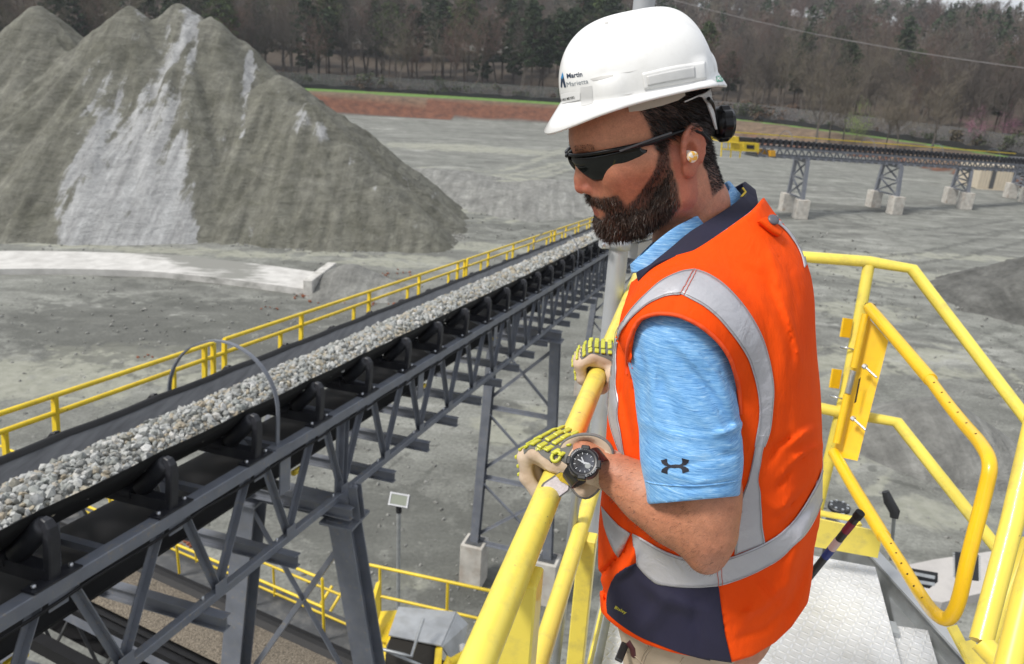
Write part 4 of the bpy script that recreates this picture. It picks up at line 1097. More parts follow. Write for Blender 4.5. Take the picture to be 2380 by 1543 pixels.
# ================================================================= FAR CONVEYOR
FA, FB = G(1845, 500, 0), G(2235, 480, 0)
fd = nrm((FB-FA)*[1, 1, 0]); fpv = nrm([-fd[1], fd[0], 0])
fc = thing('far_conveyor', FA, 'second long conveyor on tall bents crossing the far side of the yard at right', 'conveyor')
def hAt(px, py):                     # point on the vertical plane through the bents
    d = ray(px, py); n = np.array([-fd[1], fd[0], 0]); t = ((FA-CAM)@n)/(d@n); return CAM+d*t
def zline(x0, y0, x1, y1):
    a, c = hAt(x0, y0), hAt(x1, y1); return a, c
for nm, (x0, y0, x1, y1), w, h, m in [('hand_rail', (1690, 307.5, 2390, 360.5), .06, .09, m_yel), ('belt', (1700, 321, 2390, 375), 1.0, .35, m_idler), ('top_chord', (1745, 338, 2390, 384), .16, .16, m_steel), ('bottom_chord', (1745, 357, 2390, 397), .16, .16, m_steel)]:
    a, c = zline(x0, y0, x1, y1)
    for s in ((1,) if 'rail' in nm else ((0,) if nm == 'belt' else (-.7, .7))):
        b = MB(); b.bar(a+fpv*s*(1 if 'rail' not in nm else 1.4), c+fpv*s*(1 if 'rail' not in nm else 1.4), w, h); b.build(nm, m, fc)
a, c = zline(1745, 338, 2390, 384); a2, c2 = zline(1745, 357, 2390, 397)
n = 46
for i in range(n):
    for s in (0, 1):
        u0 = (i+s)/n; u1 = (i+.5)/n
        b = MB(); b.bar(a+(c-a)*u0-fpv*.72, a2+(c2-a2)*u1-fpv*.72, .10, .08); b.build('diagonal', m_steel, fc)
for i in range(0, 60):
    u = i/60; p = a+(c-a)*u; b = MB(); b.bar(p+[0, 0, .1]-fpv*.6, p+[0, 0, .75]-fpv*.6, .2, .2); b.build('idler', m_idler, fc)
for i in range(0, 40):
    p = a2+(c2-a2)*i/40; b = MB(); b.bar(p-fpv*1.0-[0, 0, .1], p+fpv*1.0-[0, 0, .1], .14, .16); b.build('cross_beam', m_steel, fc)
for px in (1826, 2020, 2182, 2317):
    p = hAt(px, 320); zt = (a+(c-a)*(np.linalg.norm((p-a)[:2])/np.linalg.norm((c-a)[:2])))[2]+.35
    b = MB(); b.tube([p*[1, 1, 0]+[0, 0, zt]-fpv*.9+fpv*(1-math.cos(q))*.9+np.array([0, 0, 1])*math.sin(q)*1.1 for q in np.linspace(0, PI, 12)], .022, 6); b.build('hoop_guard', m_steel, fc)
ftop = a2; LBL = ['far bent directly right of the man\'s collar, leftmost under the second conveyor', 'far bent, second from the left under the second conveyor', 'far bent in front of the beige container', 'far bent cut by the right edge of the picture']
for i, ((xl, yl), (xr, yr), zb) in enumerate([((1826, 491), (1857, 507), 0), ((2036, 484), (2068, 494), 0), ((2207, 473), (2237, 484), 0), ((2348, 460), (2380, 470), 0)]):
    A_ = G(xl, yl); B_ = G(xr, yr)
    u = np.linalg.norm((A_-a2)[:2])/np.linalg.norm((c2-a2)[:2]); zt = (a2+(c2-a2)*u)[2]-.2
    ax = nrm(B_-A_); mid = (A_+B_)/2; L = 1.75; A_ = mid-ax*L; B_ = mid+ax*L
    th = thing('far_bent', mid, LBL[i], 'trestle', 'bents of the far conveyor')
    At, Bt = A_+ax*.35+[0, 0, zt], B_-ax*.35+[0, 0, zt]
    for p, q in ((A_, At), (B_, Bt)):
        b = MB(); b.obox(p+[0, 0, .85], ax, np.cross([0, 0, 1], ax), [0, 0, 1], .52, .55, .85, .02); b.build('pier', m_pier, th)
        b = MB(); b.bar(p+[0, 0, 1.7], q, .30, .30); b.build('leg', m_steel, th)
    b = MB(); b.bar(At, Bt, .3, .35); b.build('cap_beam', m_steel, th)
    for (u0, u1) in ((0, .5), (.5, 1)):
        for s in (0, 1):
            p1_, p2_ = (A_, At), (B_, Bt)
            if s: p1_, p2_ = p2_, p1_
            lo = lambda pr, f: pr[0]+[0, 0, 1.7]+(pr[1]-pr[0]-[0, 0, 1.7])*f
            b = MB(); b.bar(lo(p1_, u0), lo(p2_, u1), .12, .12); b.build('cross_brace', m_steel, th)
        b = MB(); b.bar(lo((A_, At), u0+.01), lo((B_, Bt), u0+.01), .14, .14); b.build('strut', m_steel, th)
# tail platform in yellow
tp = thing('tail_platform', hAt(1700, 380), 'yellow guard box and railing at the tail end of the far conveyor', 'platform')
def quadbox(x0, y0, x1, y1, w, m, nm, par, tilt=0):
    a, b_, c, d = hAt(x0, y0), hAt(x1, y0+tilt), hAt(x1, y1+tilt), hAt(x0, y1)
    q = MB(); q.prism([a-fpv*w, b_-fpv*w, c-fpv*w, d-fpv*w], fpv*w*1.6); return q.build(nm, m, par)
quadbox(1660, 313, 1700, 326, .9, m_yel, 'guard_box', tp, 2)
quadbox(1709, 328, 1745, 348, 1.0, m_yel, 'guard_panel', tp, 2)
quadbox(1716, 333, 1733, 342, 1.05, m_black, 'warning_label', tp, 1)
quadbox(1771, 347, 1783, 360, 1.0, mat('orange_box', (.75, .38, .02), .5), 'junction_box', tp)
for (x0, y0, x1, y1) in [(1655, 325, 1706, 330), (1655, 342, 1703, 347), (1678, 345, 1677, 362), (1702, 330, 1698, 363), (1672, 328, 1671, 345), (1657, 325, 1655, 360)]:
    b = MB(); b.tube([hAt(x0, y0)-fpv*1.1, hAt(x1, y1)-fpv*1.1], .06, 6); b.build('rail', m_yel, tp)
# containers and tank at the right
m_beige = mat('beige_steel', (.52, .46, .36), .7, var=.08, vs=1.5, dirt=(.35, .28, .2), dscale=1.5, damt=.4)
c0 = G(2268, 440, 0); sx = nrm([1, -.08, 0]); sy = np.array([.08, 1, 0])
def container(c, L, D, Hh, label, m, rib=True):
    th = thing('shipping_container', c, label, 'container')
    b = MB(); b.obox(c+sx*L/2+sy*D/2+[0, 0, Hh/2+.1], sx, sy, [0, 0, 1], L/2, D/2, Hh/2, .04)
    for i in range(int(L/.35)): b.bar(c+sx*(.2+i*.35)-sy*.02+[0, 0, .3], c+sx*(.2+i*.35)-sy*.02+[0, 0, Hh-.05], .15, .05, (0, 1, 0))
    b.build('body', m, th); 
    b = MB(); b.bar(c+sx*L*.42-sy*.06+[0, 0, .1], c+sx*L*.42-sy*.06+[0, 0, Hh+.1], .5, .06, (0, 1, 0)); b.build('door_gap', m_steeld, th)
    b = MB(); b.bar(c-sy*.05+[0, 0, .1], c+sx*L-sy*.05+[0, 0, .1], .12, .2); b.build('bottom_rail', m_beige, th)
container(c0, 4.0, 5.5, 3.0, 'beige shipping container with a dark door gap behind the third far bent', m_beige)
tk = thing('steel_tank', G(2350, 436, 0), 'dark round steel tank lying beside the beige container at the right edge', 'tank')
c = G(2338, 436, 0)+[0, 1.5, 2.6]; b = MB(); b.lathe(c, sx, [(0, .2), (.05, 1.0), (.4, 1.25), (6, 1.25), (6.2, 1.0)], 24); b.build('shell', m_steeld, tk)
for u in (.9, 3.5):
    b = MB(); b.bar(c+sx*u-[0, 0, 2.6], c+sx*u-[0, 0, .9], .3, 1.6); b.build('saddle', m_steel, tk)
b = MB(); b.tube([c-[1.6, 1.5, .9], c-[.4, 1.6, 1.6], c-[.2, 1.6, 2.5]], .12, 8); b.tube([c-[1.8, 1.5, 1.6], c-[.2, 1.6, 2.1]], .08, 8); b.build('pipework', m_steeld, tk)
# ================================================================= PLATFORM, RAILINGS, GATE
FLR = CAMH-1.71
RLD = nrm(G(1390, 870, FLR+1.07)-G(1290, 1110, FLR+1.07)); RLP = nrm([RLD[1], -RLD[0], 0])     # rail direction, and towards the stairs
gr0 = G(1290, 1110, FLR+1.07)
zup = np.array([0, 0, 1.0])
def RLp(s, o=0, h=0): return np.array([*(gr0[:2]), FLR])+RLD*s+RLP*o+zup*h
r42 = .0212
g = NG('checker_plate', .38); g.b.inputs['Metallic'].default_value = .2
ob = g.tc.outputs['Object']
def lug(rot, off):
    v = g.map((1/.034, 1/.034, 1), (0, 0, rot), (off, off, 0))
    fr = g.n.new('ShaderNodeVectorMath'); fr.operation = 'FRACTION'; g.l.new(v, fr.inputs[0])
    sp = g.n.new('ShaderNodeSeparateXYZ'); g.l.new(fr.outputs[0], sp.inputs[0])
    x = g.math('DIVIDE', g.math('ABSOLUTE', g.math('SUBTRACT', sp.outputs[0], .5)), .40)
    y = g.math('DIVIDE', g.math('ABSOLUTE', g.math('SUBTRACT', sp.outputs[1], .5)), .13)
    return g.math('SUBTRACT', 1.0, g.math('ADD', g.math('MULTIPLY', x, x), g.math('MULTIPLY', y, y)))
lg = g.math('MAXIMUM', g.math('MAXIMUM', lug(.6, 0), lug(.6+PI/2, .5)), 0)
dirt_ = g.noise(ob, 7, 7, .65); 
g.col(g.mix(g.ramp(dirt_, [(.45, 0), (.75, .75)]), g.mix(g.ramp(lg, [(0, 0), (.4, 1)]), (.66, .67, .68), (.78, .79, .80)), (.46, .455, .43)))
g.bump(lg, .8, .003); m_chk = g.m
pl = thing('access_platform', RLp(.8, .6, 0), 'galvanised checker-plate platform floor under the man', 'platform')
b = MB()
fx = [G(2042, 1303, FLR), G(2088, 1509, FLR)]
e = RLP@(fx[0]-RLp(0)); 
b.prism([RLp(-1.6, .06, -.006), RLp(-1.6, e-.10, -.006), RLp(1.62, e-.02, -.006), RLp(1.62, .06, -.006)], (0, 0, .006)); b.build('floor_plate', m_chk, pl)
b = MB(); q = [G(2068, 1438, FLR-.01), G(2160, 1451, FLR-.01), G(2235, 1700, FLR-.01), G(2110, 1640, FLR-.01)]
b.prism([p-[0, 0, .03] for p in q], (0, 0, .006)); b.build('step_plate', m_chk, pl)
b = MB(); 
c1, c2 = G(2040, 1296, FLR-.01), G(2290, 1570, FLR-.01); dd = nrm(c2-c1)
b.bar(c1-dd*.3, c2+dd*.6, .05, .01, (0, 0, 1)); b.build('edge_beam', m_zinc, pl)
b = MB(); sw = np.cross(dd, zup); 
b.prism([c1-dd*.3-sw*0-zup*.005, c2+dd*.6-zup*.005, c2+dd*.6-zup*.22, c1-dd*.3-zup*.22], -nrm(sw)*.008); b.build('web_plate', m_galv, pl)
b = MB(); b.prism([G(2050, 1310, FLR-.10), G(2120, 1380, FLR-.10), G(2330, 1640, FLR-.10), G(2120, 1640, FLR-.10)], (0, 0, -.01)); b.build('lower_flange', m_galv, pl)
for s in (-.9, .2, 1.3):
    b = MB(); b.bar(RLp(s, .06, -.09), RLp(s, e, -.09), .06, .15); b.build('joist', m_galv, pl)
b = MB(); b.hsec(RLp(-1.6, .06, -.12), RLp(1.6, .06, -.12), .1, .2, .008); b.build('edge_beam', m_galv, pl)
for (s, o) in ((-1.4, .15), (1.45, .15), (1.45, e-.15)):
    b = MB(); b.hsec(RLp(s, o, -.2), RLp(s, o, -FLR), .16, .16, .01, RLD); b.build('column', m_steel, pl)
# left guard rail
gl = thing('guard_rail', RLp(0, 0, 0), 'yellow pipe guard rail the man grips with both gloved hands', 'railing')
b = MB(); b.tube([RLp(-1.3, 0, 1.07), RLp(1.86, 0, 1.07)], r42, 28); b.build('top_rail', m_yel2, gl)
b = MB(); b.tube([RLp(-1.3, -.025, .56), RLp(1.86, -.025, .56)], r42, 24); b.build('mid_rail', m_yel2, gl)
for s in (-.235, 1.86):
    b = MB(); b.bar(RLp(s, 0.004, 1.05), RLp(s, .004, -.12), .050, .050, RLD, bev=.003) if s < 0 else b.tube([RLp(s, 0, 1.07), RLp(s, 0, 0)], r42, 20); b.build('post', m_yel2, gl)
b = MB(); b.bar(RLp(.62, 0.0, .56), RLp(.62, .0, -.1), .045, .045, RLD, bev=.003); b.build('post', m_yel2, gl)
b = MB(); b.bar(RLp(.62, .035, .12), RLp(.62, .035, -.02), .10, .02, RLD, bev=.003); b.build('base_plate', m_yel2, gl)
b = MB(); b.bar(RLp(-1.3, .03, .05), RLp(1.86, .03, .05), .006, .11); b.build('toe_board', m_yel2, gl)
# front guard rail, its corner and the falling stair rail
def jt(pts, r, n=24):                     # bent pipe with mitred elbow
    b = MB(); b.tube(pts, r, n); return b
q0 = RLp(1.86, 0, 1.07); q1 = G(2020, 608, FLR+1.07); q2 = G(2120, 625, FLR+1.07)
def DP(px, py, z): return W(px, py, z)
zf = P(q2)[2]; zp = P(q1)[2]
fg = thing('guard_rail', q1*[1, 1, 0]+[0, 0, FLR], 'yellow guard rail behind the man whose bars bend down along the stairs', 'railing')
s1, s2 = DP(2400, 992, zf*.93), DP(2560, 1215, zf*.86)
jt([q0, q0+(q1-q0)*.5, q1, q2, s1, s2, s2+(s2-s1)*3.5], r42).build('top_rail', m_yel2, fg)
m0 = RLp(1.86, 0, .56); m1 = DP(1953, 958, zp); m2 = DP(2085, 981, zf); m3 = DP(2400, 1378, zf*.9)
jt([m0, m1, m2, m3, m3+(m3-m2)*1.6], r42).build('mid_rail', m_yel2, fg)
pb = DP(1912, 1130, zp*1.02); pb2 = DP(1903, 1170, zp*1.03); pb3 = DP(1893, 1215, zp*1.04)
jt([DP(2019, 618, zp), DP(1967, 905, zp), pb, pb3], r42).build('post', m_yel2, fg)
# small cover plates left of the post
for (x, y) in ((1967, 762), (1942, 880)):
    b = MB(); a = DP(x, y, zp-.02); u = nrm(DP(x-5, y+30, zp-.02)-a); v = nrm(np.cross(u, RLD)); v = nrm(DP(x+30, y+4, zp)-a)
    b.obox(a, u, v, np.cross(u, v), .036, .022, .004, .001); b.build('end_plate', m_yelo, fg)
# toe board at the far side
tq = [DP(1895, 1205, 2.75), DP(2052, 1238, 2.72), DP(2040, 1297, 2.76), DP(1890, 1270, 2.8)]
b = MB(); b.prism(tq, RLD*.008); b.build('toe_board', m_yel2, fg)
b = MB(); b.tube([DP(1890, 1190, 2.9), DP(1990, 1207, 2.9), DP(1997, 1222, 2.88)], .012, 10); b.build('toe_bar', m_yel2, fg)
# near stair rail (right edge)
nr = thing('stair_rail', DP(2290, 1560, 1.3), 'yellow pipe stair rail cut by the right edge, nearest the camera', 'railing')
jt([DP(2352, 1215, 1.58)+(DP(2425, 895, 1.62)-DP(2352, 1215, 1.58))*1.5, DP(2352, 1215, 1.58), DP(2280, 1492, 1.5)], r42).build('post', m_yel2, nr)
jt([DP(2280, 1492, 1.5), DP(2350, 1566, 1.46), DP(2500, 1720, 1.40), DP(2500, 1720, 1.40)+(DP(2500, 1720, 1.40)-DP(2350, 1566, 1.46))*8], r42).build('rail', m_yel2, nr)
jt([DP(2445, 1180, 1.42), DP(2390, 1360, 1.40), DP(2345, 1545, 1.36), DP(2310, 1700, 1.33)], .0225).build('post', m_yel2, nr)
jt([DP(2395, 1255, 1.75), DP(2300, 1490, 1.72)], .017).build('brace', m_yel2, nr)
b = MB(); b.bar(DP(2212, 1455, 1.95), DP(2262, 1550, 1.9), .03, .006, zup); b.bar(DP(2245, 1490, 1.8), DP(2300, 1600, 1.75), .045, .006, zup); b.build('stair_plate', m_yel2, nr)
# self closing gate
zg = zp-.07
gt = thing('safety_gate', DP(1950, 1040, zg), 'orange-yellow spring-closing safety gate of looped tube beside the stairs', 'gate')
gp = [(2012, 716), (2162, 885)]
zend = 1.80
def gz(f): return zg+(zend-zg)*f
b = MB(); b.tube([DP(2020, 715, zg), DP(2090, 797, gz(.27)), DP(2163, 883, gz(.5))], .0205, 20); b.build('upper_sleeve', m_yelo, gt)
b = MB(); b.tube([DP(1938, 1053, zg), DP(1990, 1142, gz(.25)), DP(2054, 1247, gz(.5))], .0205, 20); b.build('lower_sleeve', m_yelo, gt)
loop = smooth_poly([[*c, z] for c, z in [((2158, 878), gz(.49)), ((2200, 935), gz(.64)), ((2240, 985), gz(.78)), ((2281, 1034), gz(.93)), ((2300, 1078), 1.80), ((2290, 1140), 1.79), ((2252, 1290), 1.79), ((2228, 1395), 1.80), ((2205, 1437), 1.82), ((2176, 1428), 1.86), ((2145, 1390), gz(.80)), ((2095, 1310), gz(.65)), ((2050, 1240), gz(.49))]], 70)
b = MB(); b.tube([DP(*q) for q in loop], .0165, 20); b.build('loop_tube', m_yelo, gt)
m_hole = mat('drilled_hole', (.03, .02, .01), .9)
_lt = gt.children[-1] if False else [c_ for c_ in gt.children if c_.name.startswith('loop_tube')][0]
_lb = BVHTree.FromPolygons([v.co+Vector(ORG[gt.name]) for v in _lt.data.vertices], [list(p.vertices) for p in _lt.data.polygons])
def dots(pts, off):
    for (x, y, f) in pts:
        v = Vector(ray(x, y)).normalized(); h_, n_, i_, d_ = _lb.ray_cast(Vector(CAM), v)
        if h_ is None: continue
        n_ = n_ if n_.dot(v) < 0 else -n_
        a = np.array(h_)+np.array(n_)*.0006; b = MB(); b.lathe(a-np.array(n_)*.003, n_, [(0, .0030), (.0032, .0030)], 10); b.build('hole', m_hole, gt)
dots([(2171, 889, .53), (2189, 912, .58), (2207, 935, .64), (2226, 958, .71), (2246, 983, .78), (2268, 1008, .86)], 0)
dots([(2071, 1263, .55), (2083, 1285, .59), (2095, 1309, .64), (2109, 1334, .70), (2124, 1362, .76), (2143, 1389, .83)], 0)
b = MB(); v = nrm(DP(2020, 707, zg)-DP(2010, 760, zg)); b.lathe(DP(2022, 712, zg)-v*.01, v, [(0, .0195), (.016, .0195), (.02, .016)], 20); b.build('end_cap', m_black, gt)
# hinge channel
hA, hB = [(2028, 744), (2070, 787), (1996, 1071), (1955, 1062)], None
b = MB(); ch = [DP(2012, 755, zg-.02), DP(2062, 790, zg-.05), DP(1995, 1071, zg-.05), DP(1945, 1062, zg-.02)]
b.prism([DP(2020, 740, zg-.0), DP(2065, 792, zg-.04), DP(1993, 1071, zg-.04), DP(1951, 1062, zg)], nrm(DP(2000, 900, zg)-CAM)*.012)
b.prism([DP(2007, 735, zg+.005), DP(2023, 738, zg-.002), DP(1954, 1063, zg-.002), DP(1938, 1046, zg+.005)], nrm(DP(2000, 900, zg)-CAM)*.03)
b.build('hinge_channel', m_yelo, gt)
b = MB(); b.tube([DP(2012, 730, zg-.02), DP(1984, 855, zg-.02)], .013, 14); b.build('hinge_sleeve', m_yelo, gt)
b = MB(); b.tube([DP(1969, 918, zg-.02), DP(1944, 1030, zg-.02)], .013, 14); b.build('hinge_sleeve', m_yelo, gt)
b = MB(); a, c = DP(1983, 862, zg-.02), DP(1970, 915, zg-.02)
pts = []; dd, s_, u_ = basis(c-a)
for i in range(22*10+1): an = 2*PI*i/10; pts.append(a+(c-a)*i/220+s_*math.cos(an)*.0105+u_*math.sin(an)*.0105)
b.tube(pts, .0015, 5, cap=False); b.build('spring', m_galv, gt)
b = MB(); b.prism([DP(1996, 881, zg-.06), DP(2001, 876, zg-.06), DP(1990, 935, zg-.06), DP(1985, 937, zg-.06)], nrm(DP(2000, 900, zg)-CAM)*.003); b.build('slot_label', m_hole, gt)
m_zn = mat('zinc', (.6, .62, .64), .3, .85)
for (x, y) in ((2011, 851), (1984, 972)):
    a = DP(x-2, y, zg-.055); c = DP(x+28, y+28, zg-.16)
    c = a+nrm(DP(x+36, y+35, zg-.11)-a)*.062
    b = MB(); b.tube([a, c], .0042, 10); b.build('stud', m_zn, gt)
    b = MB(); b.lathe(a-nrm(c-a)*.004, c-a, [(0, .010), (.012, .010)], 6, sm=False); b.build('nut', m_zn, gt)
for (x, y, w) in ((1968, 808, 18), (1944, 922, 18)):
    pc = DP(x+2, y+2, zp); ax_ = nrm(DP(x-5.7, y+25, zp)-DP(x, y, zp)); u1 = nrm(np.cross(ax_, RLD)); u2 = np.cross(ax_, u1)
    b = MB(); b.tube([pc+u1*math.cos(a_)*.025+u2*math.sin(a_)*.025 for a_ in np.linspace(0, 2*PI, 20)[:-1]], .0035, 8, closed=True); b.build('u_bolt', m_zn, gt)
# galvanised pole standing by the guard rail
gp_ = thing('galvanised_pole', np.array([*YP(1428, 640, 2.22)[:2], FLR]), 'galvanised pole behind the man with a clamp at chin height', 'pole')
c = YP(1436, 600, 2.22); xy = c[:2]
b = MB(); b.tube([[*xy, FLR-.3], [*xy, FLR+4.2]], .0285, 24); b.build('tube', m_galv2 if 'm_galv2' in globals() else m_zinc, gp_)
b = MB(); zc_ = c[2]+.03; cc_ = np.array([*xy, zc_]); b.lathe(cc_, zup, [(0, .031), (0, .0335), (.03, .0335), (.03, .031)], 24); b.bar(cc_+[-.03, -.005, .015], cc_+[-.058, -.01, .015], .03, .03, zup, bev=.003); b.build('clamp', m_zinc, gp_)
b = MB(); b.lathe(cc_+[-.048, -.03, .015], [0, -1, 0], [(0, .009), (.01, .009), (.012, .005)], 6, sm=False); b.build('bolt', m_zn, gp_)
b = MB(); b.bar(cc_+[.02, .03, .02], cc_+[.11, .14, .02], .05, .012, zup); b.bar(cc_+[.05, .07, -.02], cc_+[.10, .13, -.02], .04, .05, zup); b.build('bracket', m_zinc, gp_)
# slim conduit pipe seen between the two rails
b = MB(); a = W(1338, 1165, 2.0); c = W(1290, 1560, 2.35); b.tube([a+(a-c)*.6, c], .012, 10); tag(b.build('conduit_pipe', m_galv), 'thin grey conduit running down behind the guard rail under the gloved hand', 'pipe')

# ================================================================= things below the gate, at right
pd = thing('concrete_pad', G(2200, 1330, .0), 'white concrete pad on the ground seen through the gate at lower right', 'concrete pad')
m_pad_c = mat('pad_concrete', (.46, .44, .42), .9, var=.15, vs=1.5, dirt=(.30, .28, .25), dscale=1.5, damt=.6)
b = MB(); b.prism([G(x, y, .25) for x, y in [(2085, 1318), (2170, 1300), (2440, 1262), (2480, 1330), (2190, 1400), (2160, 1395), (2100, 1350)]][::-1], (0, 0, -.3)); b.build('slab', m_pad_c, pd)
m_blk = mat('black_plastic', (.02, .021, .023), .45)
bx = thing('grooved_box', G(2150, 1360, .3), 'black slotted box lying on the white concrete pad', 'box')
b = MB(); q = [W(2105, 1318, 11.9), W(2180, 1331, 11.9), W(2180, 1352, 11.9), W(2160, 1368, 11.9), W(2105, 1356, 11.9)]; b.prism(q, ray(2150, 1340)*.2); b.build('case', m_blk, bx)
for k in range(2):
    b = MB(); b.bar(W(2112, 1330+k*18, 11.86), W(2172, 1342+k*16, 11.86), .05, .02, ray(2150, 1340)); b.build('slot', m_galv, bx)
fb = thing('flood_light', W(2240, 1400, 6.0), 'black finned flood light seen from behind between the gate bars', 'flood light')
c = W(2247, 1316, 5.4); r_ = ray(2247, 1316); r_ = nrm(r_); sx_ = nrm(W(2280, 1322, 5.4)-W(2216, 1314, 5.4)); uy_ = np.cross(r_, sx_)
b = MB(); b.obox(c, sx_, uy_, r_, .085, .105, .03, .006); b.build('housing', m_blk, fb)
for s in (-1, 1):
    for k in range(11): b = MB(); b.obox(c+sx_*s*.088+uy_*(-.09+.018*k), sx_, uy_, r_, .010, .0045, .028); b.build('fin', m_galv, fb)
b = MB(); b.tube([c+zup*-.09, c+zup*-.20, c+zup*-.22+r_*.02], .012, 8); b.tube([c+zup*-.2, c*[1, 1, 0]+[0, 0, 9.2]], .014, 8); b.build('stand', m_blk, fb)
lv = thing('lever_handle', W(2072, 1200, 4.0), 'black bent lever handle standing up behind the gate', 'lever')
b = MB(); b.tube([W(2058, 1142, 4), W(2066, 1165, 4), W(2080, 1190, 4), W(2078, 1204, 4)], [.018, .026, .026, .02], 10); b.build('grip', m_blk, lv)
b = MB(); b.tube([W(2078, 1202, 4.0), W(2070, 1300, 4.3)], .010, 8); b.build('rod', m_galv, lv)
vl = thing('valve', W(1950, 1230, 4.5), 'black bolted pipe valve above the yellow toe board', 'valve')
c = W(1951, 1176, 4.5)
b = MB(); b.lathe(c-zup*.02, zup, [(0, .035), (0, .062), (.02, .062), (.02, .035)], 20); b.build('flange', m_blk, vl)
b = MB()
for k in range(8): pass
for k in range(8):
    b = MB(); b.lathe(c+[.048*math.cos(k*PI/4), .048*math.sin(k*PI/4), .0], zup, [(0, .008), (.01, .008)], 6); b.build('bolt', m_zn, vl)
b = MB(); b.lathe(c-zup*.02, -zup, [(0, .03), (.05, .04), (.09, .06), (.12, .06), (.13, .04), (.5, .035)], 16); b.build('body', m_steeld, vl)

st = thing('stair_flight', RLp(.2, e+.4, -.5), 'galvanised stair flight falling away beyond the gate', 'stairs')
for k in range(9):
    b = MB(); b.bar(RLp(-.42, e+.36+k*.24, -.24-k*.24), RLp(.42, e+.36+k*.24, -.24-k*.24), .23, .03); b.build('tread', m_chk, st)
for s_ in (-.45, .45):
    b = MB(); b.bar(RLp(s_, e+.22, -.12), RLp(s_, e+2.5, -2.40), .01, .2); b.build('stringer', m_galv, st)
# ================================================================= THE MAN
# ---- implicit sculpting: signed distance fields blended smoothly and meshed with surface nets
def surfnet(f, lo, hi, h):
    lo = np.array(lo, float); hi = np.array(hi, float)
    n = np.ceil((hi-lo)/h).astype(int)+1
    ax = [lo[i]+h*np.arange(n[i]) for i in range(3)]
    D = np.empty(n, np.float32)
    st = max(1, int(400000/(n[1]*n[2])))
    for i in range(0, n[0], st):
        X, Y, Z = np.meshgrid(ax[0][i:i+st], ax[1], ax[2], indexing='ij')
        D[i:i+st] = f(np.stack([X, Y, Z], -1).reshape(-1, 3)).reshape(X.shape)
    s = D < 0
    acc = np.zeros((*(n-1), 3), np.float32); cnt = np.zeros(n-1, np.float32)
    def sl(o): return tuple(slice(o[k], n[k]-1+o[k]) for k in range(3))
    for a in range(3):
        b, c = (a+1) % 3, (a+2) % 3
        for ob in (0, 1):
            for oc in (0, 1):
                o0 = [0, 0, 0]; o0[b] = ob; o0[c] = oc; o1 = list(o0); o1[a] = 1
                d0, d1 = D[sl(o0)], D[sl(o1)]; m = (d0 < 0) != (d1 < 0)
                t = np.where(m, d0/np.where(m, d0-d1, 1), 0)
                for k in range(3): acc[..., k] += np.where(m, (t if k == a else o0[k]), 0)
                cnt += m
    m = cnt > 0
    idx = np.full(n-1, -1, np.int64); idx[m] = np.arange(m.sum())
    I = np.stack(np.nonzero(m), -1)
    V = lo+(I+acc[m]/cnt[m][:, None])*h
    Fs = []
    for a in range(3):
        b, c = (a+1) % 3, (a+2) % 3
        A0 = [slice(None)]*3; A0[a] = slice(0, n[a]-1); A0[b] = slice(1, n[b]-1); A0[c] = slice(1, n[c]-1)
        A1 = list(A0); A1[a] = slice(1, n[a])
        e = s[tuple(A0)] != s[tuple(A1)]; inside0 = s[tuple(A0)]
        J = np.stack(np.nonzero(e), -1); fl = inside0[e]
        off = np.zeros(3, int); off[b] = 1; off[c] = 1; J = J+off
        def id_(db, dc):
            q = J.copy(); q[:, b] -= db; q[:, c] -= dc; return idx[q[:, 0], q[:, 1], q[:, 2]]
        q = np.stack([id_(1, 1), id_(0, 1), id_(0, 0), id_(1, 0)], -1)
        q[~fl] = q[~fl][:, ::-1]; Fs.append(q)
    F = np.concatenate(Fs); F = F[(F >= 0).all(1)]
    return V, F
def grad(f, p, e=.001):
    return np.stack([f(p+np.eye(3)[k]*e)-f(p-np.eye(3)[k]*e) for k in range(3)], -1)/(2*e)
def polish(f, V, it=2):
    for _ in range(it):
        g_ = grad(f, V); V = V-g_*(f(V)/np.maximum((g_**2).sum(-1), .2))[:, None]
    return V
def sm(a, b, k):      # smooth min
    h = np.maximum(k-np.abs(a-b), 0)/k; return np.minimum(a, b)-h*h*k*.25
def sx(a, b, k): return -sm(-a, -b, k)
def ell(p, c, r, M=None):
    q = p-np.asarray(c); q = q if M is None else q@np.asarray(M).T
    r = np.asarray(r, float); k0 = np.linalg.norm(q/r, axis=-1); k1 = np.linalg.norm(q/(r*r), axis=-1)
    return k0*(k0-1)/np.maximum(k1, 1e-9)
def cone(p, a, b, ra, rb):
    a = np.asarray(a, float); b = np.asarray(b, float); d = b-a
    t = np.clip((p-a)@d/(d@d), 0, 1); return np.linalg.norm(p-a-t[:, None]*d, axis=-1)-(ra+(rb-ra)*t)
def chain(p, pts, rs, k=.01):
    r = None
    for i in range(len(pts)-1):
        c = cone(p, pts[i], pts[i+1], rs[i], rs[i+1]); r = c if r is None else sm(r, c, k)
    return r
def rotm(ax, deg):
    return np.array(Matrix.Rotation(math.radians(deg), 3, Vector(ax)))
def c1(x, y): return (1209+x*.3615, y*.3615)          # notebook scales of the two close-up measurements
def c2(x, y): return (1178+x*.3615, 496+y*.3615)
def c4(x, y): return (1302+x*.3575, 992+y*.3575)
def c3(x, y): return (1178+x*.2811, 743.8+y*.2811)
def frame(px, py, z, alpha, psi, roll=0):
    o = W(px, py, z); v = ray(px, py); r = nrm(np.cross(v, zup)); v = np.cross(zup, r)
    a, p = math.radians(alpha), math.radians(psi)
    f = nrm(np.cos(p)*(-np.cos(a)*r)-np.sin(p)*np.cos(a)*v-np.sin(a)*zup)
    l = nrm(np.cross(zup, f)); u = np.cross(f, l)
    if roll: q = math.radians(roll); l, u = np.cos(q)*l+np.sin(q)*u, np.cos(q)*u-np.sin(q)*l
    return o, np.array([f, l, u])
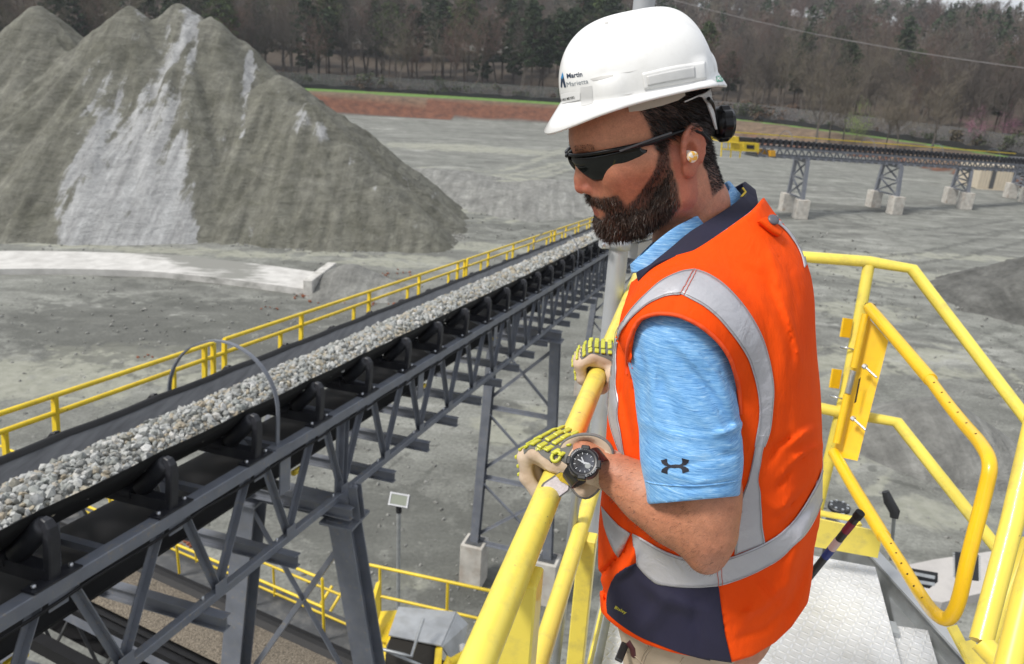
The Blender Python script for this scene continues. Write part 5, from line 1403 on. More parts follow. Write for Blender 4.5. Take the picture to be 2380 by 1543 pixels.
HO, HM = frame(1560, 345, 1.22, 20, 20)
def h2w(q): return HO+np.asarray(q)@HM
def w2h(p): return (p-HO)@HM.T
man = thing('person', [HO[0]+.02, HO[1]-.02, FLR], 'bearded man in white hard hat, dark glasses and orange reflective vest gripping the yellow rail', 'person')

# ---- skin material
g = NG('skin', .5); ob = g.tc.outputs['Object']
g.b.inputs['Subsurface Weight'].default_value = .12; g.b.inputs['Subsurface Radius'].default_value = (.012, .004, .002); g.b.inputs['Subsurface Scale'].default_value = .5
n1 = g.noise(ob, 14, 5, .6); n2 = g.noise(ob, 90, 4, .6)
cs = g.mix(g.ramp(n1, [(.35, 0), (.7, 1)]), (.54, .235, .135), (.46, .18, .10))
cs = g.mix(1.0, cs, g.ramp(n2, [(.3, .84), (.7, 1.10)]), 'MULTIPLY')
n3 = g.noise(ob, 420, 3, .6); cs = g.mix(1.0, cs, g.ramp(n3, [(.3, .86), (.7, 1.08)]), 'MULTIPLY')
fr_ = g.ramp(g.vor(ob, 150), [(.06, 1), (.12, 0)]); cs = g.mix(g.math('MULTIPLY', fr_, .18), cs, (.24, .08, .045))
cs = g.mix(g.attr('blush'), cs, (.40, .09, .065))
cs = g.mix(g.attr('stub'), cs, (.11, .055, .04))
g.col(cs); g.bump(g.math('ADD', n2, g.math('MULTIPLY', n3, .5)), .45, .0016); m_skin = g.m

# ---- head (local: x forward, y to his left, z up; metres)
def head_f(q):
    y = np.abs(q[:, 1]); s = np.stack([q[:, 0], y, q[:, 2]], -1)
    d = ell(q, (.035, 0, .065), (.100, .076, .100))
    d = sm(d, ell(q, (.066, 0, .060), (.082, .066, .062)), .03)          # forehead
    d = sm(d, ell(s, (.078, .012, -.010), (.066, .050, .078)), .03)      # face mass
    d = sm(d, cone(s, (.130, .012, .052), (.112, .042, .048), .017, .014), .015)       # brow
    d = sm(d, cone(s, (.098, .044, .004), (.060, .058, .004), .022, .018), .03)         # cheekbone
    d = sm(d, ell(s, (.112, .008, -.045), (.030, .030, .030)), .02)      # muzzle
    d = sm(d, cone(s, (.110, .012, -.088), (.022, .052, -.062), .026, .020), .03)       # jaw
    d = sm(d, cone(s, (.022, .052, -.062), (.005, .060, -.010), .018, .016), .03)
    d = sm(d, ell(q, (.118, 0, -.084), (.022, .024, .022)), .015)        # chin
    d = sx(d, -ell(s, (.146, .033, .026), (.020, .020, .015)), .012)     # eye sockets
    d = sm(d, ell(s, (.122, .033, .026), (.014, .015, .013)), .005)      # lids / eyeballs
    d = sm(d, cone(q, (.136, 0, .036), (.150, 0, .000), .0095, .0105), .014)            # nose
    d = sm(d, cone(q, (.148, 0, .000), (.1525, 0, -.0125), .0105, .0115), .008)
    d = sm(d, ell(s, (.143, .0125, -.017), (.011, .0075, .0085)), .006)
    d = sx(d, -ell(s, (.149, .0065, -.0265), (.005, .0035, .004)), .003)
    d = sm(d, cone(s, (.1385, .0, -.0505), (.124, .025, -.0555), .0064, .0035), .005)   # lips
    d = sm(d, cone(s, (.1375, .0, -.0605), (.124, .023, -.0575), .0072, .0035), .004)
    d = sm(d, cone(q, (.002, 0, -.02), (-.016, 0, -.13), .060, .058), .03)             # neck
    # ears
    eM = rotm((0, 1, 0), -12)@rotm((0, 0, 1), 0)
    e0 = np.array([-.004, .079, .003]); f_ = rotm((0, 0, 1), 20)
    def E(p): return (p-e0)@(eM@f_)
    qe = E(s)
    qe = qe/1.14; ear = ell(qe, (-.001, 0, .004), (.019, .0065, .031))
    ear = sm(ear, ell(qe, (.003, 0, -.022), (.010, .006, .012)), .006)
    an = np.linspace(-.6, 3.9, 12); 
    rim = [(-.0005+.0165*math.cos(a), .004, .006+.0275*math.sin(a)) for a in an]
    ear = sm(ear, chain(qe, rim, [.0032]*12, .002), .003)
    ear = sx(ear, -ell(qe, (.004, .007, .001), (.0085, .0105, .013)), .003)
    ear = sx(ear, -ell(qe, (-.001, .0085, .016), (.010, .0045, .009)), .003)
    d = sm(d, ear*1.1, .004)
    return d
NB = w2h(np.array([*(YP(1600, 560, 1.27)[:2]), YP(1600, 560, 1.27)[2]]))
# shoulders/torso/arm skeleton in world coordinates
SHL = W(1585, 800, 1.13); ELB = W(1648, 1235, 1.13); HORG = RLp(.022, 0, 1.07); HY = rotm((0, 0, 1), -24)
HB = np.array([HY@RLD, HY@(-RLP), zup]); WRI = HORG+np.array([-.004, -.082, .046])@HB
print('wrist px', P(WRI), 'hand c', P(HORG+np.array([0, 0, .05])@HB))
print('upper arm', np.linalg.norm(SHL-ELB), 'forearm', np.linalg.norm(ELB-WRI))
TC = YP(1640, 900, 1.24)
def arm_f(p):
    ax = nrm(ELB-SHL); fa = nrm(WRI-ELB)
    d = chain(p, [SHL, SHL+(ELB-SHL)*.5, ELB-ax*.06, ELB], [.062, .056, .048, .041], .03)
    side = nrm(np.cross(ax, fa))
    d = sm(d, cone(p, ELB-ax*.02+fa*.015, ELB+fa*.10, .044, .043), .03)
    d = sm(d, cone(p, ELB+fa*.06, WRI-fa*.04, .045, .030), .03)
    d = sm(d, cone(p, WRI-fa*.07, WRI+fa*.03, .029, .026), .02)
    ep = W(1640, 1292, 1.14)
    d = sm(d, cone(p, ep, ELB+fa*.03, .026, .035), .03)
    d = sm(d, ell(p, W(1560, 1190, 1.16), (.03, .03, .04)), .03)
    bp = p-ELB
    return d
V1, F1 = surfnet(head_f, (-.10, -.10, -.15), (.18, .105, .18), .0024)
V1 = polish(head_f, V1); Hq = V1.copy()
keep = None
blush = np.clip(1-np.abs(Hq[:, 2]+.012)/.03, 0, 1)*np.clip((Hq[:, 0]-.125)/.02, 0, 1)*.5
blush = np.maximum(blush, np.clip(1-np.linalg.norm((Hq-[.10, .055, 0])/[.04, .03, .03], axis=1), 0, 1)*.35)
blush = np.maximum(blush, (Hq[:, 1] > .070)*(np.abs(Hq[:, 0]+.01) < .035)*.42)
lipm = (np.clip(1-np.linalg.norm((Hq-[.134, 0, -.0555])/[.022, .027, .012], axis=1), 0, 1) > .15)
blush = np.where(lipm, .75, blush)
stub = np.zeros(len(Hq))
V1 = h2w(V1)
lo = np.minimum(np.minimum(SHL, ELB), WRI)-.09; hi = np.maximum(np.maximum(SHL, ELB), WRI)+.09
V2, F2 = surfnet(arm_f, lo, hi, .004); V2 = polish(arm_f, V2)
# lower neck to chest and trunk, closed under the clothes
NKT, NKB = h2w((-.014, 0, -.10)), np.array([*(YP(1612, 640, 1.26)[:2]), CAMH-.36])
CH = YP(1640, 900, 1.24); PE = YP(1650, 1420, 1.22)
def trunk_f(p):
    d = cone(p, NKT, NKB, .060, .072)
    d = sm(d, cone(p, SHL+(NKB-SHL)*.25, NKB, .05, .06), .05)
    d = sm(d, chain(p, [NKB-[0, 0, .08], CH, PE], [.09, .12, .12], .05), .08)
    d = sm(d, cone(p, SHL, NKB-[0, 0, .1], .055, .09), .04)
    return d
V3, F3 = surfnet(trunk_f, (.10, 1.0, FLR+.55), (.62, 1.5, CAMH-.12), .008)
V = np.concatenate([V1, V2, V3]); F = np.concatenate([F1, F2+len(V1), F3+len(V1)+len(V2)])
body = mesh_np('body', V, F, m_skin, man, smooth=True)
for nm, arr in (('blush', np.concatenate([blush, np.zeros(len(V2)+len(V3))])), ('stub', np.concatenate([stub, np.full(len(V2), .06), np.full(len(V3), .05)]))):
    a = body.data.attributes.new(nm, 'FLOAT', 'POINT'); a.data.foreach_set('value', arr)

# ---- hair and beard: cut strands growing from the skin
m_hair = mat('dark_hair', (.016, .010, .008), .42, var=.5, vs=60)
m_beard = mat('brown_beard', (.042, .022, .013), .5, var=.6, vs=70)
g = NG('hair_base', .8); g.col(g.ramp(g.noise(g.tc.outputs['Object'], 300, 3), [(.3, (.012, .008, .006)), (.7, (.035, .02, .014))])); m_hbase = g.m
def strands(name, roots, dirs, L, w, m, parent, seg=4, curl=.25, gravity=.4, seed=0):
    r_ = np.random.default_rng(seed); n = len(roots)
    L = np.asarray(L)*r_.uniform(.65, 1.2, n); d = dirs/np.linalg.norm(dirs, axis=1)[:, None]
    d = d+r_.normal(size=(n, 3))*curl; d /= np.linalg.norm(d, axis=1)[:, None]
    sd = np.cross(d, r_.normal(size=(n, 3))); sd /= np.linalg.norm(sd, axis=1)[:, None]
    P_ = roots.copy(); rows = []
    dn = -np.array(HM)@zup if False else np.array([0, 0, -1.0])
    for i in range(seg+1):
        ww = w*(1-(i/seg)**1.6*.95)
        rows.append(np.stack([P_-sd*ww/2, P_+sd*ww/2], 1))
        d = d+dn*gravity/seg; d /= np.linalg.norm(d, axis=1)[:, None]
        P_ = P_+d*(L/seg)[:, None]
    V = np.stack(rows, 1).reshape(-1, 3)       # n,(seg+1),2
    b0 = (np.arange(n)*(seg+1)*2)[:, None]+np.arange(seg)[None]*2
    b0 = b0.reshape(-1); F = np.stack([b0, b0+1, b0+3, b0+2], -1)
    return V, F
def sample_tri(V, F, mask, n, seed):
    r_ = np.random.default_rng(seed); Fm = F[mask[F].all(1)] if mask.dtype == bool else F
    A = V[Fm[:, 0]]; B = V[Fm[:, 1]]; Cc = V[Fm[:, 2]]; ar = np.linalg.norm(np.cross(B-A, Cc-A), axis=1)+1e-12
    i = r_.choice(len(Fm), n, p=ar/ar.sum()); u, v = r_.random(n)[:, None], r_.random(n)[:, None]
    p = A[i]+(B[i]-A[i])*u+(Cc[i]-A[i])*v
    return p
# beard volume (shell over the jaw) from a traced side outline in head coordinates
def inpoly(x, y, poly):
    c = np.zeros(len(x), bool); n = len(poly)
    for i in range(n):
        x1, y1 = poly[i]; x2, y2 = poly[(i+1) % n]
        m = ((y1 > y) != (y2 > y)) & (x < (x2-x1)*(y-y1)/((y2-y1) if y2 != y1 else 1e-9)+x1); c ^= m
    return c
def onside(cx, cy, yy):           # close-up pixel -> head coordinates on the plane y = yy
    px, py = c1(cx, cy); d = HM@ray(px, py); c = w2h(CAM); t = (yy-c[1])/d[1]; return c+d*t
BE = [onside(x, y, .055)[[0, 2]] for x, y in [(845, 870), (925, 850), (935, 960), (945, 1060), (985, 1180), (1000, 1300), (960, 1420), (880, 1500), (800, 1560), (560, 1600), (380, 1500), (440, 1370), (380, 1330), (380, 1230), (480, 1185), (560, 1215), (640, 1265), (690, 1325), (760, 1240), (800, 1160), (840, 1060), (860, 960)]]
def beard_f(q):
    d = head_f(q); y = np.abs(q[:, 1]); s = np.stack([q[:, 0], y, q[:, 2]], -1)
    t = np.clip((-.03-q[:, 2])/.05, 0, 1)
    vol = chain(s, [(.120, .0, -.084), (.088, .028, -.082), (.045, .048, -.066)], [.024, .024, .021], .02)
    vol = sm(vol, ell(q, (.122, 0, -.078), (.022, .026, .024)), .015)
    vol = sm(vol, cone(s, (.142, .004, -.034), (.125, .030, -.042), .0065, .0052), .006)       # moustache
    vol = sm(vol, cone(s, (.120, .034, -.048), (.108, .036, -.075), .007, .012), .008)
    vol = sm(vol, ell(q, (.132, 0, -.080), (.009, .013, .009)), .008)
    vol = sm(vol, cone(s, (.045, .050, -.060), (.020, .062, -.010), .017, .011), .015)
    return vol
def beard_mask(q, yref=None):
    # membership by the traced outline, projected sideways for the cheeks and round the chin
    x, z = q[:, 0], q[:, 2]
    lip = (np.linalg.norm((q-[.140, 0, -.0560])/[.036, .033, .0120], axis=1) < 1)
    return inpoly(x, z, BE) & ~lip & (np.abs(q[:, 1]) < .09) & ~((z > -.03) & (x > .075))| ((np.abs(q[:, 1]) < .034) & (x > .105) & (z < -.028) & (z > -.112) & ~lip)
def hb(q):
    f = sm(head_f(q), beard_f(q), .006); return f
Vb, Fb = surfnet(lambda q: np.maximum(beard_f(q), -(head_f(q)+.002)), (-.02, -.10, -.15), (.18, .10, .02), .003)
Vb = polish(hb, Vb, 1)
mesh_np('beard', h2w(Vb), Fb, m_hbase, man, smooth=True); beard = bpy.context.scene.objects['beard']
Vh, Fh = surfnet(hb, (-.02, -.10, -.15), (.18, .10, .05), .003)
mk_ = beard_mask(Vh)
pts = sample_tri(Vh, Fh, mk_, 11500, 3)
nn = grad(hb, pts); nn /= np.linalg.norm(nn, axis=1)[:, None]
flow = np.stack([np.where(pts[:, 0] > .12, .25, .35), np.zeros(len(pts)), np.full(len(pts), -.9)], -1)
upper = pts[:, 2] > -.02
LL = np.where(pts[:, 2] > -.03, .006, np.where((pts[:, 2] < -.085) & (pts[:, 0] > .03), .011, .010))
LL = np.where((pts[:, 0] > .12) & (pts[:, 2] > -.056), .009, LL)
mo = (pts[:, 0] > .11) & (pts[:, 2] > -.056)
flow[mo, 1] = np.sign(pts[mo, 1])*1.1; flow[mo, 2] = -.55
dirs = nn*.55+flow
V, F = strands('beard', h2w(pts-nn*.001), (dirs)@HM, LL, .00085, None, None, curl=.30, gravity=.35, seed=4)
mesh_np('beard_hair', V, F, m_beard, beard)
# scalp hair
HP = [onside(x, y, .065)[[0, 2]] for x, y in [(745, 690), (800, 790), (830, 880), (850, 960), (900, 960), (925, 900), (985, 870), (1060, 800), (1130, 805), (1180, 880), (1190, 960), (1180, 1030), (1190, 1080), (1240, 1130), (1330, 1160), (1330, 900), (1330, 500), (700, 500)]]
hpts = sample_tri(Hq, F1, np.ones(len(Hq), bool), 60000, 8)
x, z = hpts[:, 0], hpts[:, 2]
mask = inpoly(x, z, HP) & ((np.abs(hpts[:, 1]) > .02) | (x < 0)); 
back = (x < -.03) & (z > -.075) & (np.abs(hpts[:, 1]) < .06)
eyeb = (np.abs(np.abs(hpts[:, 1])-.034) < .018) & (x > .105) & (np.abs(z-.0475-.004*np.cos((np.abs(hpts[:, 1])-.03)*60)) < .0045)
hp = hpts[mask | back]; nn = grad(head_f, hp); nn /= np.linalg.norm(nn, axis=1)[:, None]
dirs = nn*.35+np.stack([np.full(len(hp), -.7), np.zeros(len(hp)), np.full(len(hp), -.6)], -1)
Ls = np.where(hp[:, 2] < -.03, .006, np.where(hp[:, 2] < .02, .010, .016))
V, F = strands('hair', h2w(hp-nn*.0008), dirs@HM, Ls, .00095, None, None, curl=.22, gravity=.2, seed=5)
hair = mesh_np('hair', V, F, m_hair, man)
ep_ = hpts[eyeb]; nn = grad(head_f, ep_); nn /= np.linalg.norm(nn, axis=1)[:, None]
V, F = strands('brow', h2w(ep_), (nn*.4+np.stack([nn[:, 0]*0-.2, np.sign(ep_[:, 1])*.9, nn[:, 0]*0+.1], -1))@HM, np.full(len(ep_), .0045), .0008, None, None, curl=.12, gravity=.1, seed=6)
mesh_np('eyebrow_hair', V, F, m_hair, hair)
# darken skin beneath hair so that the scalp does not shine through
x, z = Hq[:, 0], Hq[:, 2]
sb = np.where(inpoly(x, z, HP) & ((np.abs(Hq[:, 1]) > .02) | (x < 0)), .95, 0.); sb = np.maximum(sb, np.where((x < -.03) & (z > -.08), .8, 0)); sb = np.maximum(sb, np.where(beard_mask(Hq), .9, 0))
tmp = np.zeros(len(Hq)); cnt = np.zeros(len(Hq))
for _ in range(3):
    E_ = np.concatenate([F1[:, [0, 1]], F1[:, [1, 2]], F1[:, [2, 3]], F1[:, [3, 0]]]); tmp[:] = 0; cnt[:] = 0
    np.add.at(tmp, E_[:, 0], sb[E_[:, 1]]); np.add.at(tmp, E_[:, 1], sb[E_[:, 0]]); np.add.at(cnt, E_[:, 0], 1); np.add.at(cnt, E_[:, 1], 1); sb = (sb+tmp/np.maximum(cnt, 1))/2
body.data.attributes['stub'].data.foreach_set('value', np.concatenate([sb, np.full(len(V2), .10), np.full(len(V3), .05)]))
# ---- arm hair, sparse
ap_ = sample_tri(V2, F2, np.ones(len(V2), bool), 5200, 12); nn = grad(arm_f, ap_); nn /= np.linalg.norm(nn, axis=1)[:, None]
V, F = strands('arm_hair', ap_, nn*.3+nrm(WRI-ELB)[None]*.6+np.array([0, 0, -.5]), np.full(len(ap_), .008), .00028, None, None, curl=.35, seed=7)
mesh_np('arm_hair', V, F, mat('arm_hair', (.05, .03, .02), .5), body)

# ---- ear plug
b = MB(); a = h2w((.003, .079, .001)); c = h2w((.000, .098, -.002)); b.lathe(a, c-a, [(0, .0065), (.010, .0075), (.017, .0085), (.0185, .007), (.019, .003)], 16)
g = NG('earplug_foam', .8); g.col(g.mix(g.ramp(g.noise(g.map((60, 60, 60)), 1.5, 3, .5, 1.5), [(.45, 0), (.55, 1)]), (.85, .82, .75), (.90, .50, .08))); b.build('ear_plug', g.m, man)

# ---- sunglasses
m_frame = mat('glasses_frame', (.004, .004, .005), .32, spec=.35); g = NG('dark_lens', .05); g.col((.006, .007, .006)); g.b.inputs['Specular IOR Level'].default_value = .45; m_lens = g.m
def browline(y): return np.array([.149-2.6*y*y-45*max(abs(y)-.03, 0)**2*3, y, .0])
# lens grid: wraps round the face
LXY = smooth_poly([(.1590, .010, 0), (.156, .024, 0), (.144, .045, 0), (.122, .062, 0), (.096, .073, 0), (.068, .0785, 0)], 60)
def lens_xy(u): q = LXY[min(59, int(u*59))]; return q[0], q[1]
def ltop(u): return .042-.006*u
def lens(sgn):
    V = []; F = []; nu, nv = 30, 8
    for i in range(nu+1):
        u = i/nu; x, y = lens_xy(u)
        top = ltop(u); bot = top-float(np.interp(u, [0, .1, .22, .36, .5, .66, .82, .93, 1], [.015, .023, .034, .042, .0415, .036, .029, .023, .010]))
        for j in range(nv+1):
            z_ = top+(bot-top)*j/nv; V.append((x-.004*(j/nv-.4)**2*6, sgn*y, z_))
    for i in range(nu):
        for j in range(nv): a = i*(nv+1)+j; F.append((a, a+1, a+nv+2, a+nv+1))
    return V, F, nv
sg = thing('sunglasses_tmp', (0, 0, 0), 'x', 'x'); bpy.data.objects.remove(sg)
gl_root = bpy.data.objects.new('sunglasses', None); COL.objects.link(gl_root); gl_root.parent = man; ORG['sunglasses'] = ORG[man.name]
for s_ in (1, -1):
    V, F, nv = lens(s_)
    V = h2w(np.array(V)); o = mesh_np('lens', V, F, m_lens, gl_root, smooth=True)
    md = o.modifiers.new('s', 'SOLIDIFY'); md.thickness = .0018
    top = [h2w((lens_xy(u)[0]+.0012, s_*(lens_xy(u)[1]+.001), ltop(u)+.001+.002*math.sin(u*PI))) for u in np.linspace(0, 1, 16)]
    b = MB(); b.tube(top, list(np.linspace(.0024, .0036, 16)), 8); b.build('brow_bar', m_frame, gl_root)
    t0 = top[-1]
    b = MB(); pts = [t0, h2w((.05, s_*.080, .035)), h2w((.015, s_*.081, .037)), h2w((-.008, s_*.080, .036)), h2w((-.024, s_*.080, .026)), h2w((-.034, s_*.079, .010))]
    b.tube(pts, [.0038, .0040, .0036, .0032, .0032, .0026, .0022, .002], 8); b.build('temple', m_frame, gl_root)
    b = MB(); b.tube([h2w((.100, s_*.0795, .0375)), h2w((.055, s_*.0825, .0395)), h2w((.02, s_*.083, .040))], .0018, 6); b.build('temple_inlay', mat('grey_rubber', (.10, .105, .11), .3), gl_root)
b = MB(); b.tube([h2w((.1605, -.006, .042)), h2w((.163, 0, .0405)), h2w((.1605, .006, .042))], .003, 8); b.tube([h2w((.158, .006, .034)), h2w((.150, .0085, .020))], .0022, 6); b.build('bridge', m_frame, gl_root)

# ---- hard hat
m_hat = mat('white_hard_hat', (.80, .80, .785), .26, var=.03, vs=6, dirt=(.45, .43, .40), dscale=26, damt=.22, coat=.2)
HC = np.array([.022, 0, .102]); HT = rotm((0, 1, 0), -6.5)       # hat centre at rim level in head coordinates
def hat_pt(phi, t, off=0.0):
    """phi: 0 front, ccw to his left; t 0 at the rim .. 1 crown"""
    cf, sf = math.cos(phi), math.sin(phi)
    a = .127 if cf > 0 else .107; bb = .106
    th = t*PI/2
    pr = math.cos(th)**.62; hz_ = math.sin(th)**.95
    H_ = .097
    x = a*pr*cf; y = bb*pr*sf; z = H_*hz_
    z += .015*math.exp(-(y/.028)**4)*math.sin(th)**2*(1.0 if True else 1)            # centre ridge
    z += .010*cf*math.sin(th*1.0)*0
    x += .006*math.sin(th*2)*(cf > 0)*cf
    lug_ = 0
    for p0 in (.95, -.95, 2.2, -2.2):
        lug_ += math.exp(-((((phi-p0+PI) % (2*PI))-PI)/.16)**4)
    lug_ += math.exp(-((((phi-PI+PI) % (2*PI))-PI)/.30)**4)*1.3
    bulge = .0055*lug_*max(0, 1-(t/.22)**4)
    k_ = 1+(bulge+off)/max(math.hypot(x, y), .03) if t < .5 else 1
    x *= k_; y *= k_
    return HC+HT@np.array([x, y, z])
nphi, nt = 120, 34
V = []; F = []
for i in range(nphi):
    phi = 2*PI*i/nphi
    # brim first: outer to inner
    cf, sf = math.cos(phi), math.sin(phi)
    fr_w = .027*math.exp(-(((phi+PI) % (2*PI)-PI)/.72)**2)+.011
    if cf < -.5: fr_w -= .001
    drop = -.034*math.exp(-(((phi+PI) % (2*PI)-PI)/.85)**2)-.002-.017*math.exp(-((abs((phi+PI) % (2*PI)-PI)-PI)/.75)**2)+.0*(cf < 0)
    base_ = hat_pt(phi, 0)
    o_ = nrm([cf*1.0, sf*.9, 0])
    o_ = HT@o_; tip = base_+o_*fr_w+[0, 0, drop]
    V += [tip-[0, 0, .0030]-o_*.001, tip, base_+(tip-base_)*.66+[0, 0, .0015], base_+(tip-base_)*.33+[0, 0, .0022], base_+o_*.001+[0, 0, .002]]
    for j in range(nt): 
        t = .02+.98*(j/(nt-1))
        V.append(hat_pt(phi, t))
nr_ = nt+5
for i in range(nphi):
    a = i*nr_; c = ((i+1) % nphi)*nr_
    for j in range(nr_-1): F.append((a+j, c+j, c+j+1, a+j+1))
Vh_ = h2w(np.array(V)); hat = mesh_np('hard_hat', Vh_, F, m_hat, man, smooth=True)
md = hat.modifiers.new('s', 'SOLIDIFY'); md.thickness = .0025; md.offset = -1
hat_bvh = BVHTree.FromPolygons([Vector(v) for v in Vh_], F)
# suspension band, ratchet knob
b = MB()
for (z0, a0, b0, ph0, ph1) in ((.058, .100, .078, 1.9, 4.4),):
    pass
V = []; F = []
for i, ph in enumerate(np.linspace(PI*.62, PI*1.38, 24)):
    for z_, k_ in ((.012, 1.0), (.075, 1.02)):
        zz = z_ if abs(ph-PI) < .42 else max(z_, .075-(.063)*math.exp(-((abs(ph-PI)-.42)/.22)**2) if z_ < .05 else z_)
        V.append(h2w((.030+.104*k_*math.cos(ph), .086*k_*math.sin(ph), zz)))
    if i: F.append((2*i-2, 2*i, 2*i+1, 2*i-1))
o = mesh_np('headband', V, F, mat('band_plastic', (.55, .54, .52), .5), hat); o.modifiers.new('s', 'SOLIDIFY').thickness = .002
b = MB(); a = h2w((-.072, .0, .016)); c = h2w((-.106, 0, .008)); ax_ = nrm(c-a)
V = []; b.lathe(a, ax_, [(0, .018), (.006, .024), (.010, .025)], 24)
prof = []
n_ = 48; dd, s1_, s2_ = basis(ax_)
VV = []; FF = []
for k, (t_, r_) in enumerate([(.008, .024), (.012, .027), (.024, .027), (.030, .023), (.031, .010)]):
    for j in range(n_):
        an = 2*PI*j/n_; rr = r_*(1+.06*math.cos(an*9) if k in (1, 2) else 1)
        VV.append(a+ax_*t_+(s1_*math.cos(an)+s2_*math.sin(an))*rr)
for k in range(4):
    for j in range(n_): FF.append((k*n_+j, k*n_+(j+1) % n_, (k+1)*n_+(j+1) % n_, (k+1)*n_+j))
FF.append(tuple(range(4*n_, 5*n_))); b.add(VV, FF, False); b.build('ratchet_knob', m_frame, hat)
b = MB(); b.tube([h2w((-.052, .060, .066)), h2w((-.062, .045, .056)), h2w((-.070, .024, .034)), h2w((-.070, .018, .004))], .003, 8); b.build('strap', m_frame, hat)
V = []; F = []
for i, (x, z0, z1) in enumerate([(.072, .086, .10), (.055, .083, .10), (.025, .081, .10), (0, .081, .10), (-.012, .084, .10)]):
    yy = .083*math.sqrt(max(0, 1-((x-.02)/.13)**2)); V += [h2w((x, yy, z0)), h2w((x, yy, z1))]
    if i: F.append((2*i-2, 2*i, 2*i+1, 2*i-1))
o = mesh_np('sweat_band', V, F, mat('sweat_band', (.50, .45, .38), .8), hat); o.modifiers.new('s', 'SOLIDIFY').thickness = .003

# ---- decals and panels laid on real surfaces: fill an outline traced in the frame, drop it on the surface, lift it slightly
def drop(bvh, px, py, lift, fallback=1.2):
    d = Vector(ray(px, py)); l = d.length; d.normalize()
    h, n, i, dist = bvh.ray_cast(Vector(CAM), d)
    if h is None: return None
    if n.dot(d) > 0: n = -n
    return np.array(h+n*lift-d*0)
def patch(name, bvh, A, B, nu, nv, lift, m, parent, thick=.0012, raw=False, both=False):
    """quad grid between two polylines A and B (frame pixels)"""
    A = smooth_poly([[*p, 0] for p in A], nu+1)[:, :2]; B = smooth_poly([[*p, 0] for p in B], nu+1)[:, :2]
    V = np.full(((nu+1)*(nv+1), 3), np.nan); dist = np.full((nu+1)*(nv+1), np.nan)
    for i in range(nu+1):
        for j in range(nv+1):
            q = A[i]+(B[i]-A[i])*j/nv; r_ = drop(bvh, q[0], q[1], lift)
            if r_ is not None: V[i*(nv+1)+j] = r_
    F = []
    for i in range(nu):
        for j in range(nv):
            a = i*(nv+1)+j; f = (a, a+1, a+nv+2, a+nv+1)
            if np.isnan(V[list(f)]).any(): continue
            ds = [np.linalg.norm(V[f[k]]-V[f[(k+1) % 4]]) for k in range(4)]
            if max(ds) > .05: continue
            F.append(f)
    used = sorted({k for f in F for k in f}); mp = {k: i for i, k in enumerate(used)}
    if not F: print('EMPTY PATCH', name); return None
    o = mesh_np(name, V[used], [[mp[k] for k in f] for f in F], m, parent, smooth=True)
    if thick: md = o.modifiers.new('s', 'SOLIDIFY'); md.thickness = thick; md.offset = 0
    return o
def fillpoly(name, bvh, poly, lift, m, parent, res=60):
    """filled outline of any shape, gridded (frame pixels)"""
    import bmesh
    bm = bmesh.new(); vs = [bm.verts.new((x, y, 0)) for x, y in poly]; 
    es = [bm.edges.new((vs[i], vs[(i+1) % len(vs)])) for i in range(len(vs))]
    bmesh.ops.triangle_fill(bm, use_beauty=True, edges=es)
    span = max(max(p[0] for p in poly)-min(p[0] for p in poly), max(p[1] for p in poly)-min(p[1] for p in poly))
    for _ in range(8):
        long_ = [e for e in bm.edges if e.calc_length() > span/res*3]
        if not long_: break
        bmesh.ops.subdivide_edges(bm, edges=long_, cuts=1)
        bmesh.ops.triangulate(bm, faces=bm.faces[:])
    bm.verts.index_update(); V = []; ok = []
    for v in bm.verts:
        r_ = drop(bvh, v.co.x, v.co.y, lift); ok.append(r_ is not None); V.append(r_ if r_ is not None else (0, 0, 0))
    F = [[v.index for v in f.verts] for f in bm.faces if all(ok[v.index] for v in f.verts)]
    bm.free()
    if not F: print('EMPTY', name); return None
    used = sorted({k for f in F for k in f}); mp = {k: i for i, k in enumerate(used)}
    return mesh_np(name, [V[k] for k in used], [[mp[k] for k in f] for f in F], m, parent, smooth=True)
# ---- lettering as filled outlines made from the text of Blender's own font, projected on the surface
def text_patch(name, bvh, txt, A, B, Hpx, lift, m, parent, bold=0.0, shear=0.0, col=None):
    """baseline from A to B in frame pixels, cap height Hpx"""
    cu = bpy.data.curves.new('t', 'FONT'); cu.body = txt; cu.resolution_u = 3; cu.offset = bold; cu.shear = shear; cu.fill_mode = 'FRONT'
    ob_ = bpy.data.objects.new('t', cu); COL.objects.link(ob_)
    dg = bpy.context.evaluated_depsgraph_get(); me = bpy.data.meshes.new_from_object(ob_.evaluated_get(dg))
    V = np.array([v.co[:] for v in me.vertices]); F = [list(p.vertices) for p in me.polygons]
    bpy.data.objects.remove(ob_); bpy.data.curves.remove(cu); bpy.data.meshes.remove(me)
    w = V[:, 0].max()-V[:, 0].min(); A = np.array(A, float); B = np.array(B, float); dv = B-A; L = np.linalg.norm(dv); e = dv/L; nrm_ = np.array([e[1], -e[0]])
    out = []
    for v in V:
        q = A+e*((v[0]-V[:, 0].min())/w*L)+nrm_*(v[1]/.70*Hpx); r_ = drop(bvh, q[0], q[1], lift); out.append(r_)
    F = [f for f in F if all(out[k] is not None for k in f)]
    if not F: print('EMPTY TEXT', txt); return None
    return mesh_np(name, [o if o is not None else CAM*0 for o in out], F, m, parent)
m_navyink = mat('navy_print', (.02, .035, .07), .5); m_greyink = mat('grey_print', (.16, .19, .22), .5); m_blueink = mat('blue_print', (.02, .22, .50), .5); m_inkblk = mat('black_print', (.01, .01, .01), .6)
text_patch('lettering', hat_bvh, 'Martin', c1(303, 503), c1(402, 490), 11, .0006, m_navyink, hat, bold=.018)
text_patch('lettering', hat_bvh, 'Marietta', c1(303, 558), c1(440, 535), 11, .0006, m_greyink, hat, bold=-.004)
